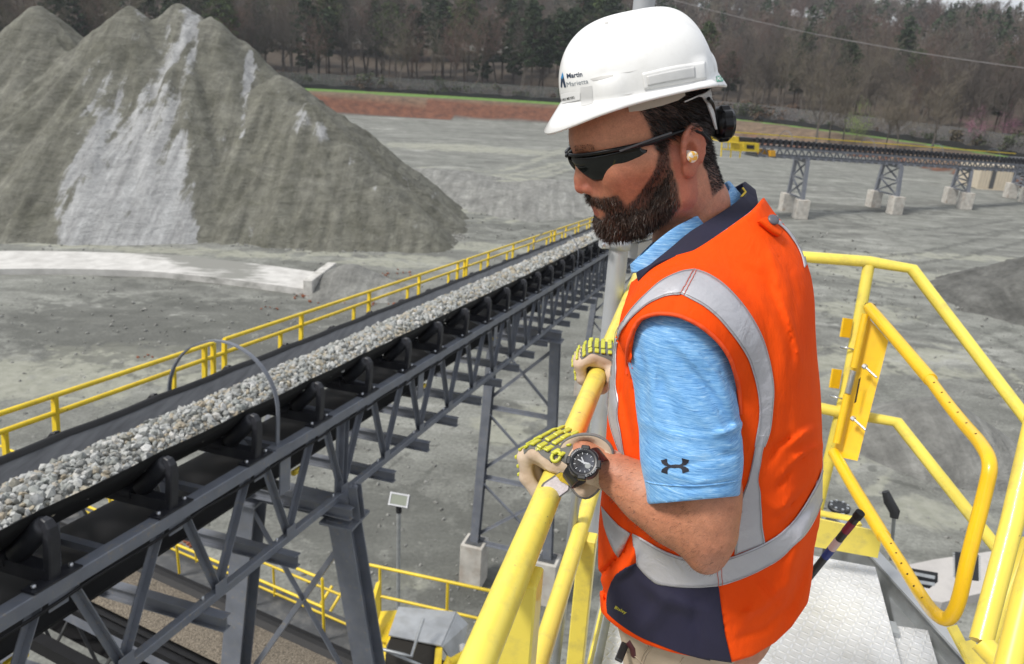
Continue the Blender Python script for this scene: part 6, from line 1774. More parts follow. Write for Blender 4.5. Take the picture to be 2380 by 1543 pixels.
fillpoly('emblem', hat_bvh, [c1(*p) for p in [(262, 560), (264, 500), (272, 470), (284, 505), (297, 560), (285, 562), (274, 520), (270, 562)]], .0006, m_navyink, hat, 12)
fillpoly('emblem', hat_bvh, [c1(*p) for p in [(266, 500), (274, 462), (282, 492), (274, 510)]], .0009, m_blueink, hat, 8)
m_label = mat('white_label', (.78, .78, .77), .5); m_plast = mat('clear_sticker', (.62, .62, .61), .3, var=.06, vs=40)
patch('name_label', hat_bvh, [c1(264, 605), c1(320, 592), c1(386, 590)], [c1(270, 668), c1(320, 656), c1(388, 640)], 10, 4, .0008, m_label, hat, 0)
text_patch('lettering', hat_bvh, 'CHRIS MEYERS', c1(262, 652), c1(354, 632), 6, .0012, m_inkblk, hat, bold=.005)
patch('reflective_sticker', hat_bvh, [c1(388, 560), c1(430, 556), c1(462, 550)], [c1(392, 684), c1(430, 676), c1(470, 662)], 6, 6, .0005, m_plast, hat, 0)
patch('reflective_sticker', hat_bvh, [c1(785, 470), c1(980, 425), c1(1190, 395)], [c1(800, 578), c1(990, 545), c1(1195, 508)], 20, 6, .0006, m_hat, hat, .0006)
patch('reflective_sticker', hat_bvh, [c1(812, 490), c1(985, 452), c1(1120, 428)], [c1(820, 552), c1(985, 522), c1(1125, 500)], 16, 6, .0014, m_plast, hat, .0004)
patch('green_tab', hat_bvh, [c1(1260, 490), c1(1280, 488), c1(1298, 486)], [c1(1262, 526), c1(1282, 526), c1(1303, 524)], 6, 4, .0010, mat('green_tab', (.05, .42, .26), .5), hat, 0)
text_patch('lettering', hat_bvh, 'MSA', c1(1264, 522), c1(1300, 520), 10, .0016, m_label, hat, bold=.01)
for pl_ in ([(450, 508), (520, 490), (600, 480), (595, 492), (525, 510), (470, 520)], [(540, 145), (565, 140), (568, 152), (545, 153)], [(640, 470), (700, 462), (760, 448), (700, 466)], [(640, 612), (700, 604), (740, 590), (700, 608)]):
    fillpoly('scuff', hat_bvh, [c1(*p) for p in pl_], .0004, mat('scuff', (.50, .49, .47), .6), hat, 10)
# ================================================================= CLOTHES
Fd, Ld = -RLP, -RLD                    # the way the torso faces; towards his left
def interp(tab, y): return np.interp(y, [t[1] for t in tab], [t[0] for t in tab])
RS = [(1700, 400), (1740, 440), (1757, 480), (1800, 503), (1852, 552), (1880, 600), (1893, 650), (1896, 750), (1905, 900), (1909, 1000), (1909, 1100), (1905, 1200), (1898, 1300), (1885, 1370), (1870, 1430), (1850, 1520), (1830, 1600)]
LS = [(1640, 400), (1600, 450), (1545, 500), (1505, 560), (1472, 620), (1462, 690), (1440, 760), (1424, 830), (1413, 900), (1408, 1000), (1402, 1080), (1394, 1170), (1386, 1250), (1383, 1330), (1388, 1380), (1405, 1440), (1412, 1520), (1415, 1600)]
RH = np.array([.50, .62, .75, .88, 1.0, 1.1, 1.2, 1.28, 1.35, 1.41, 1.46, 1.50, 1.54, 1.58])
RB = np.array([.205, .21, .215, .215, .215, .218, .222, .222, .210, .180, .145, .110, .085, .075])
ctr = np.array([YP(1640, 1000, 1.24)[0]]*len(RH)); cfa = np.full(len(RH), .18); cya = np.full(len(RH), 1.235)
cxf = np.zeros(len(RH))
TB0 = np.array([YP(1640, 900, 1.24)[0], 1.24])
thg = np.linspace(0, 2*PI, 90, endpoint=False); SE = 2.35
def ringpts(i):
    c, s_ = np.cos(thg), np.sin(thg); c = np.sign(c)*np.abs(c)**(2/SE); s_ = np.sign(s_)*np.abs(s_)**(2/SE)
    p = np.zeros((90, 3)); p[:, :2] = TB0+Fd[:2]*cxf[i]+np.outer(c*cfa[i], Fd[:2])+np.outer(s_*RB[i], Ld[:2]); p[:, 2] = FLR+RH[i]; return p
for it in range(25):
    for i in range(len(RH)):
        px, py, pz = Pn(ringpts(i)); r_, l_ = px.argmax(), px.argmin()
        er = (interp(RS, py[r_])-px[r_])/FPX*pz[r_]; el = (interp(LS, py[l_])-px[l_])/FPX*pz[l_]
        # back edge moves by er (image right = -Fd), front edge by el
        cxf[i] -= .5*(er+el)*.8; cfa[i] += .5*(er-el)*.8; cfa[i] = max(cfa[i], .05)
print('rings', [(round(float(a), 3), round(float(b), 3)) for a, b in zip(cxf, cfa)])
def torso_f(p, grow_=0.0):
    h = np.clip(p[:, 2]-FLR, RH[0], RH[-1])
    cf = np.interp(h, RH, cxf); a = np.interp(h, RH, cfa)+grow_; b = np.interp(h, RH, RB)+grow_
    q = p[:, :2]-TB0; u = np.abs(q@Fd[:2]-cf)/a; v = np.abs(q@Ld[:2])/b
    k = (u**SE+v**SE)**(1/SE)
    gl_ = np.sqrt(((u/a)**2+(v/b)**2))/np.maximum(k, 1e-6)
    d = (k-1)*k/np.maximum(np.sqrt((u/a)**2+(v/b)**2), 1e-3)
    d = np.clip(d, -.08, 1)
    return np.maximum(d*.9, (p[:, 2]-FLR-RH[-1]))
# smooth the ring tables
RHs = np.linspace(RH[0], RH[-1], 60)
def smt(a): 
    y_ = np.interp(RHs, RH, a); k = np.ones(5)/5; return np.convolve(np.pad(y_, 2, 'edge'), k, 'valid')
_cx, _cf, _rb = smt(cxf), smt(cfa), smt(RB); cxf, cfa, RB, RH = _cx, _cf, _rb, RHs
VGR = []      # folds: (frame points, half width px, depth m)
def folds(p, lst):
    px, py, pz = Pn(p); out = np.zeros(len(p))
    for pts, w, dep, *side in lst:
        pts = np.array(pts, float); best = np.full(len(p), 1e9); tt = np.zeros(len(p)); n = len(pts)-1
        for i in range(n):
            a, b = pts[i], pts[i+1]; ab = b-a; t = np.clip(((px-a[0])*ab[0]+(py-a[1])*ab[1])/(ab@ab), 0, 1)
            d_ = np.hypot(px-a[0]-t*ab[0], py-a[1]-t*ab[1]); m = d_ < best; best = np.where(m, d_, best); tt = np.where(m, (i+t)/n, tt)
        out += dep*np.exp(-(best/w)**2)*np.sin(PI*np.clip(tt, .04, .96))**.5
    return out
near_side = lambda p: (p[:, 1] < 1.30)
def C2(*l): return [c2(*q) for q in l]
def C4(*l): return [c4(*q) for q in l]
VF = [(C2((1700, 260), (1745, 500), (1850, 780), (1905, 1040)), 7, .0035), (C4((1690, 120), (1560, 190), (1430, 330)), 7, .005), (C4((1640, 150), (1500, 260), (1400, 420)), 6, -.004), (C4((1380, 600), (1500, 520), (1620, 380)), 7, -.004), (C4((1100, 1250), (1300, 1180), (1480, 1000)), 9, .0035), (C4((1130, 1380), (1330, 1320), (1500, 1150)), 8, -.003), (C4((1250, 950), (1350, 1050), (1440, 1180)), 10, -.003),
      (C2((1640, 200), (1760, 330), (1830, 600), (1860, 900), (1830, 1150), (1840, 1400)), 14, .0045), (C2((1740, 200), (1840, 520), (1850, 800), (1830, 1100), (1810, 1500)), 14, -.0035),
      (C2((1560, 420), (1700, 650), (1790, 900), (1800, 1200)), 14, .003), (C2((1980, 1380), (1880, 1440), (1780, 1500)), 9, .005), (C4((1530, 60), (1400, 130), (1350, 240)), 9, -.005),
      (C4((1680, 380), (1560, 560), (1400, 700)), 16, -.004), (C4((1600, 620), (1500, 900), (1480, 1100)), 16, .005), (C4((1650, 700), (1560, 1000), (1450, 1300)), 14, -.005),
      (C4((1330, 480), (1450, 560), (1500, 430)), 12, .004), (C2((1480, 330), (1650, 420), (1760, 560)), 12, -.003), (C4((1350, 1050), (1250, 1180), (1150, 1350)), 14, .004), (C4((700, 1100), (600, 1250), (520, 1330)), 20, .004),
      (C4((900, 1080), (880, 1250), (920, 1440)), 18, -.004), (C4((520, 1000), (700, 1130), (950, 1200)), 16, .004), (C2((760, 900), (740, 1150), (800, 1500)), 9, -.005), (C2((770, 560), (750, 700), (690, 860)), 8, .003),
      (C4((470, 700), (420, 800), (330, 900), (240, 985)), 7, -.007), (C4((240, 985), (300, 1090), (312, 1200)), 6, -.005), (C4((500, 760), (440, 900), (330, 1000)), 12, .008), (C2((1250, 250), (1215, 360), (1110, 530), (1060, 620), (1045, 680)), 2.6, -.0022),
      (C4((1015, 900), (1035, 1040), (1060, 1250), (1110, 1530)), 2.6, -.0022)]
SD = ell
SHC = SHL+np.array([0.0, 0.0, .018])
CUT = [(1472, 870), (1468, 820), (1476, 772), (1492, 745), (1515, 736), (1541, 733), (1576, 738), (1606, 750), (1632, 766), (1656, 786), (1676, 808), (1694, 838), (1704, 868), (1711, 900), (1714, 960), (1706, 1020), (1680, 1080), (1600, 1120), (1530, 1080), (1504, 1000), (1484, 930)]
def poly_sd(px, py, poly):
    P2 = np.array(poly, float); n = len(P2); best = np.full(len(px), 1e9)
    for i in range(n):
        a, b = P2[i], P2[(i+1) % n]; ab = b-a; t = np.clip(((px-a[0])*ab[0]+(py-a[1])*ab[1])/(ab@ab), 0, 1)
        best = np.minimum(best, np.hypot(px-a[0]-t*ab[0], py-a[1]-t*ab[1]))
    return np.where(inpoly(px, py, poly), -best, best)
HCUT = [(1250, 1385), (1384, 1388), (1396, 1420), (1413, 1441), (1450, 1470), (1500, 1497), (1560, 1516), (1640, 1532), (1702, 1539), (1749, 1525), (1802, 1493), (1840, 1457), (1876, 1404), (1893, 1362), (1915, 1300), (2000, 1290), (2000, 1900), (1250, 1900)]
NCUT = [(1380, 200), (1850, 200), (1790, 440), (1752, 484), (1740, 495), (1684, 535), (1640, 565), (1612, 582), (1560, 596), (1520, 610), (1498, 630), (1470, 655), (1380, 660)]
# hem plane through three measured hem points
hA_, hB_, hC_ = W(1412, 1442, 1.42), W(1690, 1538, 1.24), W(1893, 1325, 1.52)
hn = nrm(np.cross(hB_-hA_, hC_-hA_)); hn = hn if hn[2] > 0 else -hn
def vest_outer(p):
    d = torso_f(p)
    d = sm(d, ell(p, SHC, (.078, .080, .080)), .06)
    d = sm(d, cone(p, SHC, SHC+(NKB-SHC)*.55+[0, 0, .015], .074, .07), .05)
    far = SHC-2*((SHC[:2]-TB0)@Ld[:2])*np.array([*Ld[:2], 0]); 
    d = sm(d, ell(p, far, (.07, .08, .07)), .06)
    w = fbm(p*[1, 1, .45], 41, 9, 3)*.009
    return d-folds(p, VF)*near_side(p)*1.45-w
def vest_f(p):
    o = vest_outer(p); d = np.maximum(o, -(o+.012))
    d = np.maximum(d, -((p-hA_)@hn+.03))
    px, py, pz = Pn(p); d = np.maximum(d, -poly_sd(px, py, HCUT)/1400.0); cut = poly_sd(px, py, CUT)/1550.0
    d = np.maximum(d, np.where(p[:, 1] < 1.22, -cut, -1))
    # neck opening
    d = np.maximum(d, -poly_sd(px, py, NCUT)/1500.0)
    return d
lo = (.08, .93, FLR+.50); hi = (.74, 1.55, CAMH-.10)
VV, VFc = surfnet(vest_f, lo, hi, .0046)
g = NG('orange_twill', .75); ob = g.tc.outputs['Object']
tw = g.n.new('ShaderNodeTexWave'); tw.inputs['Scale'].default_value = 330; tw.bands_direction = 'DIAGONAL'; g.l.new(ob, tw.inputs['Vector'])
oc = g.mix(g.ramp(g.noise(ob, 7, 5), [(.3, 0), (.7, 1)]), (.90, .088, .005), (.83, .070, .004))
oc = g.mix(g.math('MULTIPLY', g.ramp(g.noise(ob, 4.5, 8, .7), [(.56, 0), (.75, 1)]), .22), oc, (.60, .10, .035))
g.col(oc)
wr = g.noise(g.map((1, 1, .35), (.1, .2, 0)), 26, 4, .5, .4)
hh = g.math('ADD', g.math('MULTIPLY', tw.outputs['Fac'], .035), wr); g.bump(hh, .55, .011); g.b.inputs['Specular IOR Level'].default_value = .12; m_org = g.m
def fabric(name, col, var=.1, sc=30, rough=.8, bump_=.35):
    g = NG(name, rough); ob = g.tc.outputs['Object']
    g.col(g.mix(g.ramp(g.noise(ob, sc, 5), [(.3, 0), (.7, 1)]), tuple(c*(1-var) for c in col), tuple(c*(1+var) for c in col)))
    g.bump(g.math('ADD', g.noise(g.map((1, 1, .5)), 24, 4, .5, .5), g.math('MULTIPLY', g.noise(ob, 500, 2), .08)), bump_, .008); return g.m
m_navy = fabric('navy_twill', (.013, .012, .036), .25, 9)
g = NG('reflective_tape', .42); g.b.inputs['Metallic'].default_value = .25; ob = g.tc.outputs['Object']
g.col(g.mix(g.ramp(g.noise(ob, 6, 6, .6), [(.3, 0), (.7, 1)]), (.50, .50, .53), (.42, .42, .45))); g.bump(g.math('ADD', g.noise(g.map((1, 1, 1)), 30, 3, .5, .8), g.math('MULTIPLY', g.noise(ob, 170, 2), .15)), .45, .007); m_tape = g.m
vest = mesh_np('vest', VV, VFc, m_org, man, smooth=True)
vb = BVHTree.FromPolygons([Vector(v) for v in VV], VFc.tolist())
def rev(l): return l[::-1]
# tapes: strap in front of the shoulder, strap behind, waist band, chest piece
TF_o = C2((1200, 362), (1115, 378), (1000, 432), (900, 520), (830, 592), (760, 682), (703, 780), (662, 880), (645, 1000), (643, 1120), (652, 1250), (668, 1350), (697, 1450), (733, 1543))+C4((395, 170), (405, 240))
TF_i = C2((1112, 526), (1060, 528), (1000, 542), (915, 582), (850, 632), (790, 690), (738, 760), (712, 850), (706, 930), (708, 1000), (704, 1100), (718, 1200), (716, 1300), (734, 1400), (757, 1543))+C4((440, 225), (452, 262))
patch('shoulder_tape', vb, TF_o, TF_i, 90, 8, .0015, m_tape, vest)
TB_o = C2((1200, 360), (1290, 390), (1390, 455), (1480, 545), (1560, 650), (1625, 765), (1665, 870), (1698, 1000), (1714, 1130), (1706, 1270), (1690, 1400), (1655, 1500))+C4((1352, 40), (1318, 130), (1300, 240), (1285, 340), (1300, 430), (1308, 560), (1312, 640), (1330, 752))
TB_i = C2((1115, 520), (1190, 558), (1265, 600), (1350, 670), (1425, 755), (1490, 840), (1545, 930), (1575, 1010), (1605, 1120), (1620, 1230), (1618, 1330), (1600, 1440), (1592, 1500))+C4((1285, 40), (1262, 150), (1240, 260), (1215, 360), (1180, 450), (1155, 540), (1145, 640), (1132, 828))
patch('shoulder_tape', vb, TB_o, TB_i, 110, 8, .0016, m_tape, vest)
patch('far_shoulder_tape', vb, C2((1672, 32), (1765, 90), (1835, 170), (1885, 258), (1908, 350)), C2((1730, 16), (1816, 66), (1874, 136), (1914, 215), (1938, 310)), 20, 4, .0015, m_tape, vest)
WU = C4((478, 690), (560, 735), (680, 800), (820, 850), (930, 866), (1045, 858), (1140, 830), (1240, 790), (1330, 748), (1420, 690), (1500, 615), (1570, 520), (1630, 420), (1672, 340), (1694, 270))
WL = C4((492, 880), (545, 945), (590, 990), (640, 1022), (760, 1036), (880, 1038), (1030, 1027), (1120, 1002), (1210, 968), (1320, 915), (1420, 855), (1510, 775), (1590, 690), (1650, 590), (1692, 480))
patch('waist_tape', vb, WU, WL, 110, 9, .0026, m_tape, vest)
patch('chest_tape', vb, C4((272, 515), (300, 550), (345, 600), (385, 640), (420, 665), (458, 690)), C4((290, 640), (305, 690), (325, 745), (345, 790), (360, 820), (378, 848)), 24, 6, .0016, m_tape, vest)
NAVP = C4((492, 882), (545, 947), (590, 992), (640, 1024), (760, 1038), (880, 1040), (1030, 1029))
NAVB = C4((312, 1212), (400, 1285), (520, 1360), (650, 1415), (800, 1470), (960, 1510), (1116, 1534))
NL = C4((492, 882), (420, 920), (355, 975), (318, 1060), (306, 1140), (312, 1212)); NR = C4((1030, 1029), (1046, 1180), (1070, 1340), (1116, 1534))
def coons(T, B, Lf, Rt, n, m):
    rs = lambda q, k: smooth_poly([[*p, 0] for p in q], k)[:, :2]
    T, B, Lf, Rt = rs(T, n+1), rs(B, n+1), rs(Lf, m+1), rs(Rt, m+1); out = np.zeros((n+1, m+1, 2))
    for i in range(n+1):
        for j in range(m+1):
            u, v = i/n, j/m
            out[i, j] = (1-v)*T[i]+v*B[i]+(1-u)*Lf[j]+u*Rt[j]-((1-u)*(1-v)*T[0]+u*(1-v)*T[-1]+(1-u)*v*B[0]+u*v*B[-1])
    return out
def coons_patch(name, bvh, T, B, Lf, Rt, n, m, lift, mt, parent, thick=.0012):
    Q = coons(T, B, Lf, Rt, n, m); V = []; ok = []
    for i in range(n+1):
        for j in range(m+1): r_ = drop(bvh, *Q[i, j], lift); ok.append(r_ is not None); V.append(r_ if r_ is not None else (0, 0, 0))
    F = []
    for i in range(n):
        for j in range(m):
            a = i*(m+1)+j; f = (a, a+1, a+m+2, a+m+1)
            if all(ok[k] for k in f) and max(np.linalg.norm(np.array(V[f[k]])-V[f[(k+1) % 4]]) for k in range(4)) < .05: F.append(f)
    used = sorted({k for f in F for k in f}); mp = {k: i for i, k in enumerate(used)}
    o = mesh_np(name, [V[k] for k in used], [[mp[k] for k in f] for f in F], mt, parent, smooth=True)
    md = o.modifiers.new('s', 'SOLIDIFY'); md.thickness = thick; md.offset = 0; return o
coons_patch('navy_panel', vb, NAVP, NAVB, NL, NR, 60, 46, .0014, m_navy, vest)
def seam(pts, bvh, lift, r, m, parent, name='seam', n=60):
    q = smooth_poly([[*p, 0] for p in pts], n)[:, :2]; out = []
    for x, y in q:
        d_ = drop(bvh, x, y, lift)
        if d_ is not None: out.append(d_)
    if len(out) > 3:
        b = MB(); b.tube(out, r, 6); return b.build(name, m, parent)
m_seam = fabric('orange_edge', (.80, .075, .008), .1); m_stitch = mat('red_stitch', (.55, .10, .06), .8)
# armhole binding, hem and seams
armh = [(1463, 870), (1463, 810), (1476, 768), (1492, 745), (1515, 736), (1541, 733), (1576, 738), (1606, 750), (1632, 766), (1656, 786), (1676, 808), (1694, 838), (1704, 868), (1713, 900), (1717, 960)]
ctrd = np.array([1585, 900])
armo = [tuple(np.array(p)+(np.array(p)-ctrd)/np.linalg.norm(np.array(p)-ctrd)*4.5) for p in armh]
seam(armo, vb, .0005, .0030, m_seam, vest, 'armhole_binding', 90)
m_thr = mat('grey_thread', (.30, .30, .31), .8)
def inset(a, b, f): a = smooth_poly([[*p, 0] for p in a], 40)[:, :2]; b = smooth_poly([[*p, 0] for p in b], 40)[:, :2]; return [tuple(q) for q in a+(b-a)*f]
for A__, B__ in ((TF_o, TF_i), (TB_o, TB_i), (WU, WL)):
    for f__ in (.06, .94): seam(inset(A__, B__, f__), vb, .0032 if A__ is not WU else .0042, .00045, m_thr, vest, 'tape_stitching', 90)
for dx in (0, 10):
    seam(C2((1200-dx*.0+dx*2.2, 364+dx*.8), (1160+dx*2.2, 440+dx*.8), (1112+dx*2.6, 522+dx*1.0)), vb, .0030, .0005, m_stitch, vest, 'stitching', 20)
seam(C4((1018, 895), (1030, 1030)), vb, .0046, .0005, m_stitch, vest, 'stitching', 12); seam(C4((1045, 890), (1058, 1025)), vb, .0046, .0005, m_stitch, vest, 'stitching', 12)
# shirt body seen in the armhole, sleeve
g = NG('heather_blue_knit', .7); ob = g.tc.outputs['Object']
st1 = g.noise(g.map((36, 36, 560), (.10, .05, 0)), 1.0, 5, .75, .15); st2 = g.noise(g.map((60, 60, 1100), (.10, .05, 0)), 1.0, 4, .7)
s_ = g.math('ADD', g.math('MULTIPLY', st1, .6), g.math('MULTIPLY', st2, .4))
g.col(g.ramp(s_, [(.35, (.055, .17, .40)), (.46, (.11, .31, .62)), (.55, (.21, .45, .74)), (.66, (.48, .68, .84))])); g.bump(g.math('ADD', g.noise(g.map((1, 1, .6)), 16, 4), g.math('MULTIPLY', s_, .05)), .35, .010); g.b.inputs['Sheen Weight'].default_value = .1; m_blue = g.m
SA = [W(1580, 785, 1.135), W(1592, 860, 1.135), W(1600, 950, 1.13), W(1606, 1054, 1.125), W(1614, 1200, 1.12)]
hemc = W(1612, 1160, 1.12); hemx = nrm(W(1608, 1060, 1.125)-W(1613, 1165, 1.12)); 
hl = W(1508, 1172, 1.125); hr = W(1714, 1153, 1.125); hf = nrm(CAM-hemc); hemn = nrm(np.cross(hr-hl, hf)); hemn = hemn if hemn[2] > 0 else -hemn
SF = [([(1550, 780), (1600, 830), (1690, 940)], 6, .004), ([(1575, 770), (1640, 830), (1700, 900)], 5, -.004), ([(1600, 900), (1660, 960), (1714, 1060)], 6, .003), ([(1490, 980), (1560, 1010), (1640, 1020)], 8, .003), ([(1510, 1060), (1600, 1080), (1690, 1060)], 7, -.0025), ([(1530, 790), (1520, 900), (1545, 1000)], 6, .003),
      ([(1600, 800), (1660, 860), (1712, 985)], 13, .006), ([(1560, 815), (1640, 900), (1712, 1010)], 9, -.005), ([(1540, 860), (1620, 960), (1700, 1040)], 12, .004), ([(1500, 830), (1515, 930), (1530, 1010)], 10, .004),
      ([(1520, 830), (1560, 950), (1600, 1040)], 10, -.004), ([(1690, 850), (1712, 920), (1720, 1000)], 9, -.006), ([(1722, 985), (1700, 1000), (1660, 1010)], 8, .008), ([(1520, 1090), (1620, 1120), (1715, 1105)], 6, .003), ([(1500, 1118), (1600, 1140), (1718, 1120)], 2.5, -.0035),
      ([(1640, 1030), (1680, 1060), (1718, 1050)], 9, -.004), ([(1480, 790), (1500, 860), (1500, 960)], 8, -.004)]
def sleeve_o(p):
    d = chain(p, SA, [.0745, .0725, .0700, .0685, .0655], .02)
    d = sm(d, cone(p, SA[0], SA[0]+(NKB-SA[0])*.4, .070, .06), .03)
    return d-folds(p, SF)-fbm(p, 77, 18, 3)*.003
def sleeve_f(p):
    o = sleeve_o(p); return np.maximum(np.maximum(o, -(o+.010)), -((p-hl)@hemn))
V, F = surfnet(sleeve_f, np.minimum(SA[0], SA[-1])-.12, np.maximum(SA[0], SA[-1])+.10, .0038)
shirt = mesh_np('shirt', V, F, m_blue, man, smooth=True); svb = BVHTree.FromPolygons([Vector(v) for v in V], F.tolist())
def inner_f(p): return np.maximum(np.maximum(vest_outer(p)+.018, -poly_sd(*Pn(p)[:2], NCUT)/1500.0), -((p-hA_)@hn-.12))
Vi, Fi = surfnet(inner_f, lo, hi, .010); mesh_np('shirt_body', Vi, Fi, m_blue, shirt, smooth=True)
# printed mark on the sleeve: two facing curved shapes crossed
m_mark = mat('dark_print', (.012, .012, .022), .6)
uh = [(655, 218), (695, 206), (697, 228), (705, 242), (720, 248), (750, 244), (775, 246), (790, 240), (795, 228), (790, 202), (838, 214), (832, 232), (815, 248), (795, 254), (815, 260), (834, 272), (839, 288), (795, 302), (793, 282), (785, 270), (770, 266), (745, 268), (718, 265), (705, 270), (699, 284), (700, 306), (657, 294), (664, 275), (682, 262), (700, 256), (680, 250), (664, 238)]
fillpoly('sleeve_mark', svb, [c4(*p) for p in uh], .0008, m_mark, shirt, 24)
seam([c4(*p) for p in [(556, 352), (600, 366), (700, 378), (850, 384), (1000, 374), (1156, 350)]], svb, .0002, .0011, m_blue, shirt, 'hem_seam')
text_patch('brand_print', vb, 'Bisley', c4(362, 1176), c4(434, 1212), 7, .0032, mat('yellow_print', (.55, .50, .04), .6), vest, bold=.005)
# collars
def collar(name, U, Lw, zf_, zb_, rv, m, flare, thick, parent, n=40, far_drop=0.0, front_open=0.0):
    U = smooth_poly([[*p, 0] for p in U], n+1)[:, :2]; Lw = smooth_poly([[*p, 0] for p in Lw], n+1)[:, :2]
    rows = []
    nv = 5
    for i in range(n+1):
        s_ = i/n; z0 = zb_+(zf_-zb_)*s_; bulge_ = math.sin(PI*min(max(s_, 0), 1))**.75
        row = []
        for j in range(nv+1):
            v = j/nv; q = U[i]+(Lw[i]-U[i])*v
            z_ = z0-rv*bulge_-flare*v*(.4+.6*bulge_); p = W(q[0], q[1], z_)
            row.append(p)
        rows.append(row)
    far = []
    A0, A1 = rows[0], rows[-1]
    for i in range(1, n):
        s_ = i/n; row = []
        for j in range(nv+1):
            v = j/nv; base_ = A1[j]+(A0[j]-A1[j])*s_; bl = math.sin(PI*s_)**.75
            row.append(base_-Ld*(rv*1.25+flare*v*.6)*bl)
        far.append(row)
    R_ = rows+far; N = len(R_); V = [p for r in R_ for p in r]; F = []
    for i in range(N):
        i2 = (i+1) % N
        for j in range(nv): F.append((i*(nv+1)+j, i*(nv+1)+j+1, i2*(nv+1)+j+1, i2*(nv+1)+j))
    o = mesh_np(name, V, F, m, parent, smooth=True); md = o.modifiers.new('s', 'SOLIDIFY'); md.thickness = thick; md.offset = -1
    md2 = o.modifiers.new('b', 'BEVEL'); md2.width = thick*.35; md2.segments = 2; md2.limit_method = 'ANGLE'
    return o
collar('collar', [(1688, 424), (1694, 440), (1672, 462), (1640, 485), (1607, 507), (1568, 528), (1530, 557), (1498, 588), (1472, 612)], [(1728, 470), (1722, 500), (1700, 520), (1660, 545), (1612, 575), (1575, 598), (1545, 612), (1512, 632), (1476, 634)], 1.20, 1.33, .062, m_blue, .006, .006, shirt)
collar('vest_collar', [(1726, 427), (1722, 452), (1712, 470), (1680, 494), (1643, 518), (1600, 545), (1558, 581), (1534, 603), (1510, 624), (1486, 631)], [(1752, 448), (1758, 478), (1749, 504), (1718, 528), (1684, 551), (1645, 576), (1612, 597), (1560, 606), (1520, 624), (1492, 655)], 1.185, 1.335, .078, m_navy, .018, .006, vest)
# black and yellow clip at the back of the collar
b = MB(); b.tube([W(1722, 442, 1.27), W(1731, 452, 1.265), W(1724, 464, 1.26)], .0035, 8); b.build('collar_clip', m_blk, vest)
b = MB(); b.tube([W(1726, 437, 1.268), W(1733, 446, 1.262), W(1722, 458, 1.258)], .0018, 6); b.build('clip_edge', m_yel, vest)
# back loop with button
def onv(x, y, l=.002): 
    r_ = drop(vb, x, y, l); return r_
lp_ = [c2(1615, 55), c2(1650, 90), c2(1690, 120), c2(1735, 143)]
patch('button_loop', vb, C2((1622, 48), (1660, 45), (1700, 82), (1748, 128)), C2((1600, 62), (1640, 95), (1690, 135), (1728, 158)), 14, 4, .006, m_org, vest, .006)
a = onv(*c2(1676, 68), .010)
if a is not None: b = MB(); b.lathe(a, nrm(CAM-a)*.6+np.array([.3, 0, .5]), [(0, .0085), (.002, .009), (.004, .008), (.0045, .003)], 16); b.build('button', mat('dark_button', (.10, .10, .12), .4), vest)
# ---- trousers and boots
pc = YP(1610, 1480, 1.23); pz_ = FLR+.80
pc = np.array([TB0[0], TB0[1], 0])+np.array([*(Fd[:2]*float(np.interp(.75, RH, cxf))), 0])
def trou_f(p):
    d = ell(p, pc+Fd*.045+[0, 0, FLR+.86], (.150, .175, .17))
    for s_ in (-1, 1):
        hip = pc+Fd*.035+Ld*s_*.085+[0, 0, FLR+.80]; kn = pc+Ld*s_*.115+Fd*.01+[0, 0, FLR+.47]; an_ = pc+Ld*s_*.13-Fd*.03+[0, 0, FLR+.09]
        d = sm(d, chain(p, [hip, kn, an_], [.105, .080, .070], .03), .05)
    d = d-fbm(p*[1, 1, .6], 61, 11, 3)*.010
    return np.maximum(d, -(p[:, 2]-FLR-.07))
V, F = surfnet(trou_f, (pc[0]-.26, pc[1]-.32, FLR+.05), (pc[0]+.26, pc[1]+.32, FLR+1.0), .009)
m_khaki = fabric('khaki_canvas', (.43, .35, .26), .10, 20, .85); tro = mesh_np('trousers', V, F, m_khaki, man, smooth=True)
tvb = BVHTree.FromPolygons([Vector(v) for v in V], F.tolist())
for ln in ([(345, 1260), (375, 1370), (395, 1400), (420, 1450), (500, 1500), (560, 1560)], [(600, 1430), (560, 1480), (540, 1540)], [(800, 1500), (780, 1540)], [(575, 1425), (540, 1480), (520, 1535)]):
    seam([c4(*p) for p in ln], tvb, .0004, .0013, m_khaki, tro, 'pocket_seam', 24)
for s_ in (-1, 1):
    c = pc+Ld*s_*.13+Fd*.02+[0, 0, FLR]
    b = MB(); b.ball(c+Fd*.06+[0, 0, .045], (.055, .055, .045), 16, 10); b.tube([c-Fd*.07+[0, 0, .045], c+Fd*.08+[0, 0, .04]], [.045, .048], 14); b.tube([c-Fd*.04+[0, 0, .05], c-Fd*.04+[0, 0, .16]], [.05, .045], 14); b.obox(c+Fd*.02+[0, 0, .012], Fd, Ld, zup, .14, .05, .012, .008); b.build('boot', mat('leather_boot', (.10, .06, .035), .6), man)
kn = thing('pocket_knife', W(1455, 1490, 1.30), 'dark folding knife clipped in the man\'s khaki trouser pocket', 'knife')
p1_, p2_ = drop(tvb, *c4(440, 1420), .008), 0
if p1_ is None: p1_ = W(*c4(440, 1420), 1.36)
if p1_ is not None:
    p2_ = W(*c4(378, 1522), P(p1_)[2]-.03)
    b = MB(); b.bar(p1_+(p1_-p2_)*.25, p2_, .014, .007, nrm(CAM-p1_), bev=.002); b.build('handle', m_blk, kn)
    q1_, q2_ = W(*c4(450, 1390), P(p1_)[2]-.005), W(*c4(490, 1480), P(p1_)[2]-.005); b = MB(); b.tube([q1_, W(*c4(480, 1430), P(p1_)[2]-.01), q2_], .009, 8); b.build('clip', mat('maroon_clip', (.07, .015, .02), .5), kn)
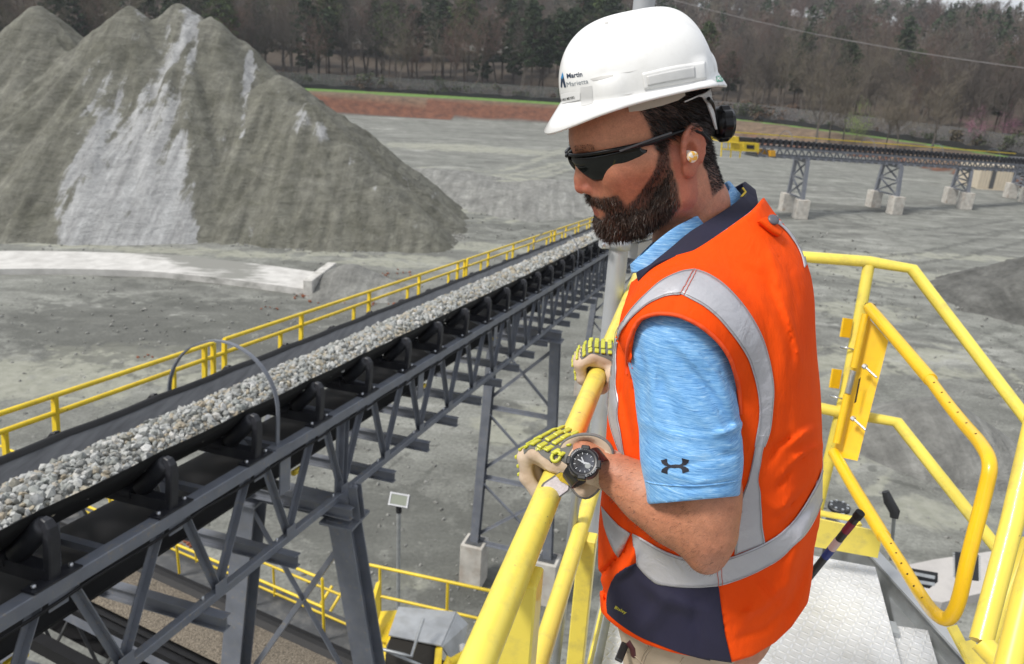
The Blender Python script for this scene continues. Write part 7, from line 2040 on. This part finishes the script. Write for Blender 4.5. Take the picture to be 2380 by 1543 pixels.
# ---- striped rod behind his back
ba_, bb_ = drop(vb, *C4((1664, 358))[0], .001), drop(vb, *C4((1664, 560))[0], .001)
if ba_ is not None and bb_ is not None:
    V = []; F = []; c0_ = np.array([*(TB0+Fd[:2]*-.02), 0]); r0_ = ba_-c0_; a0_ = math.atan2(r0_[1], r0_[0]); am_ = math.atan2((-Fd)[1], (-Fd)[0]); nb_ = 40; nbv = 6
    for i in range(nb_+1):
        a_ = a0_+(2.9)*i/nb_; lift_ = .0
        dr = Vector((math.cos(a_), math.sin(a_), 0))
        for j in range(nbv+1):
            z_ = ba_[2]+(bb_[2]-ba_[2])*j/nbv+.012*math.sin(PI*min(i/nb_, .5)); o_ = Vector((c0_[0], c0_[1], z_))+dr*.6
            h_, n__, i__, d__ = vb.ray_cast(o_, -dr); V.append(np.array(h_)+np.array(dr)*.0012 if h_ is not None else np.array(o_-dr*.4))
        if i:
            for j in range(nbv): q = (i-1)*(nbv+1)+j; F.append((q, q+1, q+nbv+2, q+nbv+1))
    o = mesh_np('waist_tape', V, F, m_tape, vest, smooth=True); o.modifiers.new('s', 'SOLIDIFY').thickness = .001
rd_ = thing('striped_rod', W(1890, 1325, 1.75), 'black rod with red, white and blue tape bands sticking out behind the vest', 'rod')
A_, B_ = W(1880, 1342, 1.75), W(2000, 1191, 1.62)
def seg_(f0, f1, m, nm, r=.0088): b = MB(); b.tube([A_+(B_-A_)*f0, A_+(B_-A_)*f1], r, 14); b.build(nm, m, rd_)
seg_(-.95, .96, m_blk, 'shaft', .0082); seg_(.93, 1.0, m_black, 'end_cap', .0098); seg_(.72, .86, mat('red_tape', (.20, .012, .04), .5), 'tape_band'); seg_(.46, .60, mat('pale_tape', (.62, .50, .48), .6), 'tape_band'); seg_(.33, .46, mat('blue_tape', (.02, .04, .22), .5), 'tape_band')

# ================================================================= GLOVES, WATCH
g = NG('pale_leather', .7); ob = g.tc.outputs['Object']
g.col(g.mix(g.ramp(g.noise(ob, 22, 6, .65), [(.35, 0), (.7, 1)]), (.58, .47, .36), (.47, .34, .235))); g.bump(g.math('ADD', g.noise(ob, 60, 5), g.noise(ob, 14, 3)), .5, .004); m_lea = g.m
m_tpr = mat('lime_rubber', (.52, .52, .045), .45, var=.1, vs=50); m_pad = mat('grey_pad', (.12, .12, .11), .7); m_trim = mat('grey_binding', (.16, .155, .15), .8, bump=.5, bs=300)
def glove(org, mir, yaw, name_lab):
    """org: point on the rail axis under the palm; mir: -1 left hand, +1 right hand (thumb side along the rail)"""
    er, ef, eu = RLD*mir, -RLP, zup         # thumb side, finger side, up
    Y_ = rotm((0, 0, 1), yaw); B3 = np.array([Y_@er, Y_@ef, eu]); er = B3[0]
    def l2w(q): return org+np.asarray(q)@B3
    def w2l(p): return (p-org)@B3.T
    rr = [-.034, -.011, .012, .035]         # little finger .. index along the rail
    tips = []
    def f(q):
        d = None
        for i, r0 in enumerate(rr):
            k = [.86, .97, 1.0, .95][i]
            J = [(r0*.55, -.060, .040), (r0, .020, .046-abs(i-1.7)*.003), (r0*1.03, .020+.027*k, .024), (r0*1.02, .020+.019*k, -.010), (r0*1.0, .008+.010*k, -.030)]
            c = chain(q, J, [.019, .0150, .0132, .0122, .0108], .006); d = c if d is None else sm(d, c, .006)
        d = sm(d, ell(q, (0, -.010, .030), (.046, .046, .022)), .012)
        d = sm(d, cone(q, (0, -.095, .040), (0, -.05, .042), .033, .030), .02)
        d = sm(d, chain(q, [(.030, -.055, .032), (.052, -.028, .010), (.046, -.004, -.022), (.030, .004, -.034)], [.018, .0155, .0135, .012], .008), .010)
        w_ = q@B3; d = sx(d, -(np.hypot(w_@RLP, w_[:, 2])-.0222), .003)
        d = d+.0012*np.sin(q[:, 0]*260+q[:, 1]*90)*np.exp(-((q[:, 1]+.01)/.05)**2)*(q[:, 2] < .03)+fbm(q, 5, 40, 3)*.0035
        return d
    V, F = surfnet(f, (-.075, -.115, -.055), (.085, .085, .085), .0024); V = polish(f, V, 1)
    gv = mesh_np('glove', l2w(V), F, m_lea, man, smooth=True)
    bv = BVHTree.FromPolygons([Vector(v) for v in V], F.tolist())
    def surf(r0, fo, dirn):                 # from outside, straight towards the hand along -dirn, in local coordinates
        dv = Vector(dirn).normalized(); o_ = Vector((r0, fo[0], fo[1]))+dv*.2
        h, n, i, t = bv.ray_cast(o_, -dv)
        return (np.array(h), np.array(n if n.dot(dv) > 0 else -n)) if h is not None else (None, None)
    # rubber bars: rows over the knuckles and finger backs
    for i, r0 in enumerate(rr):
        b = MB(); nb = 0
        for (fo, fu, dn, L_, w_) in [(-.030, .05, (0, .12, 1), .0085, .0044), (-.018, .05, (0, .15, 1), .0092, .0046), (-.004, .05, (0, .25, 1), .0098, .0046), (.009, .05, (0, .35, 1), .0098, .0046), (.022, .052, (0, .6, 1), .0102, .0046), (.034, .045, (0, 1, .8), .0102, .0044), (.044, .034, (0, 1, .45), .0095, .003), (.05, .020, (0, 1, .1), .009, .003), (.05, .006, (0, 1, -.1), .009, .003), (.045, -.008, (0, 1, -.3), .0085, .003)]:
            c, n = surf(r0, (fo, fu), dn)
            if c is None: continue
            b.obox(l2w(c+n*.0009), er, nrm(np.cross(n@B3, er)), n@B3, L_*(1.06 if dn[2] > .5 else 1), w_, .0023, .0013); nb += 1
        b.build('knuckle_pad', m_tpr, gv)
    # backing pad
    V2 = []; F2_ = []; nu, nv = 18, 14
    for i in range(nu+1):
        for j in range(nv+1):
            r0 = -.046+.092*i/nu; k = j/nv; fo = -.040+.085*k; dn = (0, .12+.9*k*k*1.0, 1-.4*k); c, n = surf(r0, (fo, .05-.01*k), dn)
            V2.append(l2w(c+n*.0009) if c is not None else org)
    for i in range(nu):
        for j in range(nv): a = i*(nv+1)+j; F2_.append((a, a+1, a+nv+2, a+nv+1))
    mesh_np('backing_pad', V2, F2_, m_pad, gv, smooth=True)
    return gv, l2w, bv, surf
gL, l2wL, bvL, surfL = glove(HORG, 1, -24, '')
gR, l2wR, bvR, surfR = glove(RLp(.50, 0, 1.07), -1, 8, '')
print('glove L', P(l2wL((0, 0, .05))), P(l2wL((0, -.10, .04))), 'R', P(l2wR((0, 0, .05))), 'WRI', P(WRI), WRI, l2wL((0, -.10, .04)))
# ring and lettering on the pad
def ringp(bf, l2w, gv, r0, fo, rad):
    c, n = bf(r0, (fo, .05), (0, .1, 1))
    if c is None: return
    u = np.array([1, 0, 0.]); w_ = nrm(np.cross(n, u)); u = np.cross(w_, n)
    b = MB(); b.tube([l2w(c+n*.003+u*math.cos(a)*rad+w_*math.sin(a)*rad*.8) for a in np.linspace(0, 2*PI, 20)[:-1]], .0028, 8, closed=True); b.build('ring_pad', m_tpr, gv)
ringp(surfL, l2wL, gL, -.040, -.022, .0085); ringp(surfR, l2wR, gR, -.035, -.028, .0085)
Vg = [Vector(v.co) for v in gL.data.vertices]; gbvw = BVHTree.FromPolygons([v+Vector(ORG[man.name]) for v in Vg], [list(p.vertices) for p in gL.data.polygons])
text_patch('lettering', gbvw, 'IMPACT', c3(242, 1082), c3(352, 1074), 7, .0022, m_tpr, gL, bold=.02)
# cuff with dark binding, open around the watch
cc_ = W(1366, 1090, 1.205); ca = nrm(l2wL((0, -.055, .04))-ELB); ca = nrm(l2wL((0, -.07, .040))-cc_)
cs0 = l2wL((0, -.060, .040)); 
def cuffring(c, ax, r1, r2, n=36):
    d_, s1, s2 = basis(ax); return [c+s1*math.cos(a)*r1+s2*math.sin(a)*r2 for a in np.linspace(0, 2*PI, n, endpoint=False)]
rim_px = [c3(*q) for q in [(440, 1060), (470, 1010), (530, 970), (620, 945), (720, 950), (800, 985), (850, 1030), (876, 1090), (870, 1160), (840, 1250), (790, 1350), (730, 1430), (660, 1470), (590, 1450), (540, 1390), (500, 1300), (470, 1200), (448, 1120)]]
rim_ = smooth_poly([[*q, 0] for q in rim_px+[rim_px[0]]], 41)[:-1, :2]
zc = P(cs0)[2]; rimc = rim_.mean(0)
R0 = []; 
for k, q in enumerate(rim_):
    dx, dy = (q-rimc)/[62, 72]; R0.append(W(q[0], q[1], zc-.012+.020*dx*-1+.010*dy))
hd = nrm(l2wL((0, 0, .04))-cs0)
R2_ = [cs0+hd*.012+(p-np.mean(R0, 0)-hd*((p-np.mean(R0, 0))@hd))*.62 for p in R0]
R1_ = [(a*.55+b*.45)+hd*.004 for a, b in zip(R0, R2_)]
V = R0+R1_+R2_; n = 40; F = [(k*n+i, k*n+(i+1) % n, (k+1)*n+(i+1) % n, (k+1)*n+i) for k in range(2) for i in range(n)]
cu_ = mesh_np('cuff', V, F, m_lea, gL, smooth=True); cu_.modifiers.new('s', 'SOLIDIFY').thickness = .003
b = MB(); b.tube(R0, .0026, 8, closed=True); b.build('binding', m_trim, gL)
# hook and loop tab hanging over the rail
tabp = [c3(*q) for q in [(283, 1368), (300, 1345), (440, 1252), (470, 1262), (520, 1330), (530, 1385), (520, 1410), (400, 1495), (365, 1498), (325, 1480), (290, 1420)]]
zt_ = P(RLp(-.03, 0, 1.07))[2]-.040
tv_ = [W(x, y, zt_) for x, y in tabp]; b = MB(); b.prism(tv_, nrm(ray(1290, 1130))*.003); b.build('closure_tab', m_trim, gL)
cx_ = np.mean(tv_, 0); b = MB(); b.prism([cx_+(p-cx_)*.84-nrm(ray(1290, 1130))*.0012 for p in tv_], nrm(ray(1290, 1130))*.003); b.build('hook_patch', mat('white_fuzz', (.66, .60, .62), .95, var=.1, vs=200, bump=.6, bs=400), gL)
b = MB(); yp_ = [c3(*q) for q in [(400, 1285), (445, 1258), (470, 1266), (512, 1325), (520, 1372), (480, 1350), (440, 1330), (420, 1300)]]; b.prism([W(x, y, zt_-.0032) for x, y in yp_], nrm(ray(1290, 1130))*.002); b.build('yellow_fuzz', mat('yellow_fuzz', (.60, .42, .03), .95, bump=.8, bs=400), gL)
# watch
wt = thing('wristwatch', W(1362, 1085, 1.17), 'chunky black analogue-digital wristwatch on the man\'s left wrist', 'watch')
m_res = mat('black_resin', (.012, .012, .014), .35, var=.2, vs=40)
wc = W(1357, 1076, 1.165); wn = nrm(nrm(CAM-wc)+.30*zup+.12*Fd); wx = nrm(nrm(W(1390, 1052, 1.165)-W(1330, 1100, 1.165))); wx = nrm(wx-wn*(wx@wn)); wy = np.cross(wn, wx)
def wp(x, y, z): return wc+wx*x+wy*y+wn*z
def disc(nm, r0, z0, z1, m, nn_=40, sq=0.0, r1=None, hole=None):
    V = []; F = []
    for z_, r_ in ((z0, r0), (z1, r1 or r0)):
        for j in range(nn_):
            a = 2*PI*j/nn_; k = 1+sq*math.cos(4*a); V.append(wp(r_*k*math.cos(a), r_*k*math.sin(a), z_))
    for j in range(nn_): F.append((j, (j+1) % nn_, nn_+(j+1) % nn_, nn_+j))
    F.append(tuple(range(nn_))[::-1]); F.append(tuple(range(nn_, 2*nn_))); b = MB(); b.add(V, F); return b.build(nm, m, wt)
disc('case', .0245, -.008, .003, m_res, 48, .035, .0235)
b = MB(); b.lathe(wp(0, 0, .002), wn, [(0, .0155), (0, .0235), (.0035, .0225), (.0042, .0195), (.0025, .0160)], 48, cap=False); bez = b.build('bezel', m_res, wt)
for k in range(4):
    a = PI/4+k*PI/2; b = MB(); b.obox(wp(.0228*math.cos(a), .0228*math.sin(a), .001), nrm(wp(math.cos(a), math.sin(a), 0)-wc), nrm(wp(-math.sin(a), math.cos(a), 0)-wc), wn, .0035, .0065, .006, .0015); b.build('guard', m_res, wt)
disc('dial', .0162, .0022, .0030, mat('watch_dial', (.055, .06, .075), .35, .4))
m_sil = mat('silver_print', (.42, .43, .45), .4)
b = MB()
for k in range(12):
    a = k*PI/6; b = MB(); b.obox(wp(.0140*math.cos(a), .0140*math.sin(a), .0032), nrm(wp(math.cos(a), math.sin(a), 0)-wc), nrm(wp(-math.sin(a), math.cos(a), 0)-wc), wn, .0014, .0005, .0003); b.build('hour_mark', m_sil, wt)
for a, L_, w_ in ((2.0, .010, .0009), (-.9, .008, .0011), (1.3, .009, .0009)):
    b = MB(); b.bar(wp(-.003*math.cos(a), -.003*math.sin(a), .0036), wp(L_*math.cos(a), L_*math.sin(a), .0038), w_*2, .0004, wn); b.build('hand', m_sil, wt)
b = MB(); b.lathe(wp(.002, -.0075, .0030), wn, [(0, .0045), (.0006, .0045)], 20); b.build('sub_dial', mat('lcd', (.28, .29, .28), .3), wt)
def wtext(txt, rad, a0, a1, hgt):
    n = len(txt)
    for i, ch_ in enumerate(txt):
        a = a0+(a1-a0)*(i+.5)/n; c_ = wp(rad*math.cos(a), rad*math.sin(a), .0062); t_ = nrm(wp(-math.sin(a), math.cos(a), 0)-wc)*(1 if a1 > a0 else -1); o_ = np.cross(wn, t_)
        cu = bpy.data.curves.new('t', 'FONT'); cu.body = ch_; cu.resolution_u = 2; cu.offset = .01; ob_ = bpy.data.objects.new('t', cu); COL.objects.link(ob_)
        me = bpy.data.meshes.new_from_object(ob_.evaluated_get(bpy.context.evaluated_depsgraph_get())); Vv = np.array([v.co[:] for v in me.vertices]); Ff = [list(p.vertices) for p in me.polygons]
        bpy.data.objects.remove(ob_); bpy.data.curves.remove(cu); bpy.data.meshes.remove(me)
        if len(Ff): mesh_np('lettering', [c_+t_*(v[0]-.3)*hgt+o_*(v[1]-.35)*hgt for v in Vv], Ff, m_sil, bez)
wtext('G-SHOCK', .0208, PI*1.32, PI*1.72, .0042); wtext('PROTECTION', .0208, PI*.62, PI*.22, .0034)
# strap round the wrist
fa_ = nrm(ELB-WRI)
wrc = wc-wn*.034; V = []; F = []
sx_, sy_ = wy, wn
if abs(wx@fa_) > abs(wy@fa_): pass
tdir = wx; 
for i, a in enumerate(np.linspace(.62, 2*PI-.62, 30)):
    u = math.sin(a)*.036; v = math.cos(a)*.032
    for wd in (-1, 1):
        ww = .0105+.004*max(0, math.cos(a))
        V.append(wrc+wy*u+wn*v+wx*wd*ww) if False else V.append(wrc+wx*u+wn*v+wy*wd*ww)
    if i: F.append((2*i-2, 2*i, 2*i+1, 2*i-1))
o = mesh_np('strap', V, F, m_res, wt); o.modifiers.new('s', 'SOLIDIFY').thickness = .004
# far sleeve and forearm behind the vest
rs_ = SHL-2*((SHL[:2]-TB0)@Ld[:2])*np.array([*Ld[:2], 0]); re_ = rs_+Fd*.06+np.array([0, 0, -.27]); rw_ = l2wR((0, -.09, .045))
def rarm(p): return sm(chain(p, [rs_, re_, rw_], [.055, .043, .030], .02), cone(p, rw_, l2wR((0, -.06, .04)), .029, .03), .02)
V, F = surfnet(rarm, np.minimum(np.minimum(rs_, re_), rw_)-.07, np.maximum(np.maximum(rs_, re_), rw_)+.07, .008)
bm_ = body.data
Vall = np.concatenate([np.array([v.co[:] for v in bm_.vertices])+ORG[man.name], V]); Fall = [list(p.vertices) for p in bm_.polygons]+[[k+len(bm_.vertices) for k in f] for f in F.tolist()]
bl_ = np.array([d.value for d in bm_.attributes['blush'].data]); st__ = np.array([d.value for d in bm_.attributes['stub'].data])
me2 = bpy.data.meshes.new('body'); me2.from_pydata((Vall-ORG[man.name]).tolist(), [], Fall); me2.polygons.foreach_set('use_smooth', [True]*len(Fall)); me2.materials.append(m_skin)
for nm, arr in (('blush', np.concatenate([bl_, np.zeros(len(V))])), ('stub', np.concatenate([st__, np.full(len(V), .1)]))):
    a_ = me2.attributes.new(nm, 'FLOAT', 'POINT'); a_.data.foreach_set('value', arr)
body.data = me2
def rsl(p): d = chain(p, [rs_, rs_+(re_-rs_)*.85], [.070, .064], .02); return np.maximum(np.maximum(d, -(d+.02)), -((p-(rs_+(re_-rs_)*.8))@nrm(rs_-re_)))
V, F = surfnet(rsl, np.minimum(rs_, re_)-.09, np.maximum(rs_, re_)+.09, .008); mesh_np('far_sleeve', V, F, m_blue, shirt, smooth=True)

# ================================================================= AIR
b = MB(); b.box(-520, 620, -60, 900, -1.2, 150)
g = bpy.data.materials.new('haze'); g.use_nodes = True; n_, l_ = nodes(g); n_.clear()
pv = n_.new('ShaderNodeVolumePrincipled'); pv.inputs['Color'].default_value = (.85, .9, .97, 1); pv.inputs['Density'].default_value = .0003; pv.inputs['Anisotropy'].default_value = .2
mo_ = n_.new('ShaderNodeOutputMaterial'); l_.new(pv.outputs[0], mo_.inputs['Volume'])
tag(b.build('haze', g), kind='stuff')
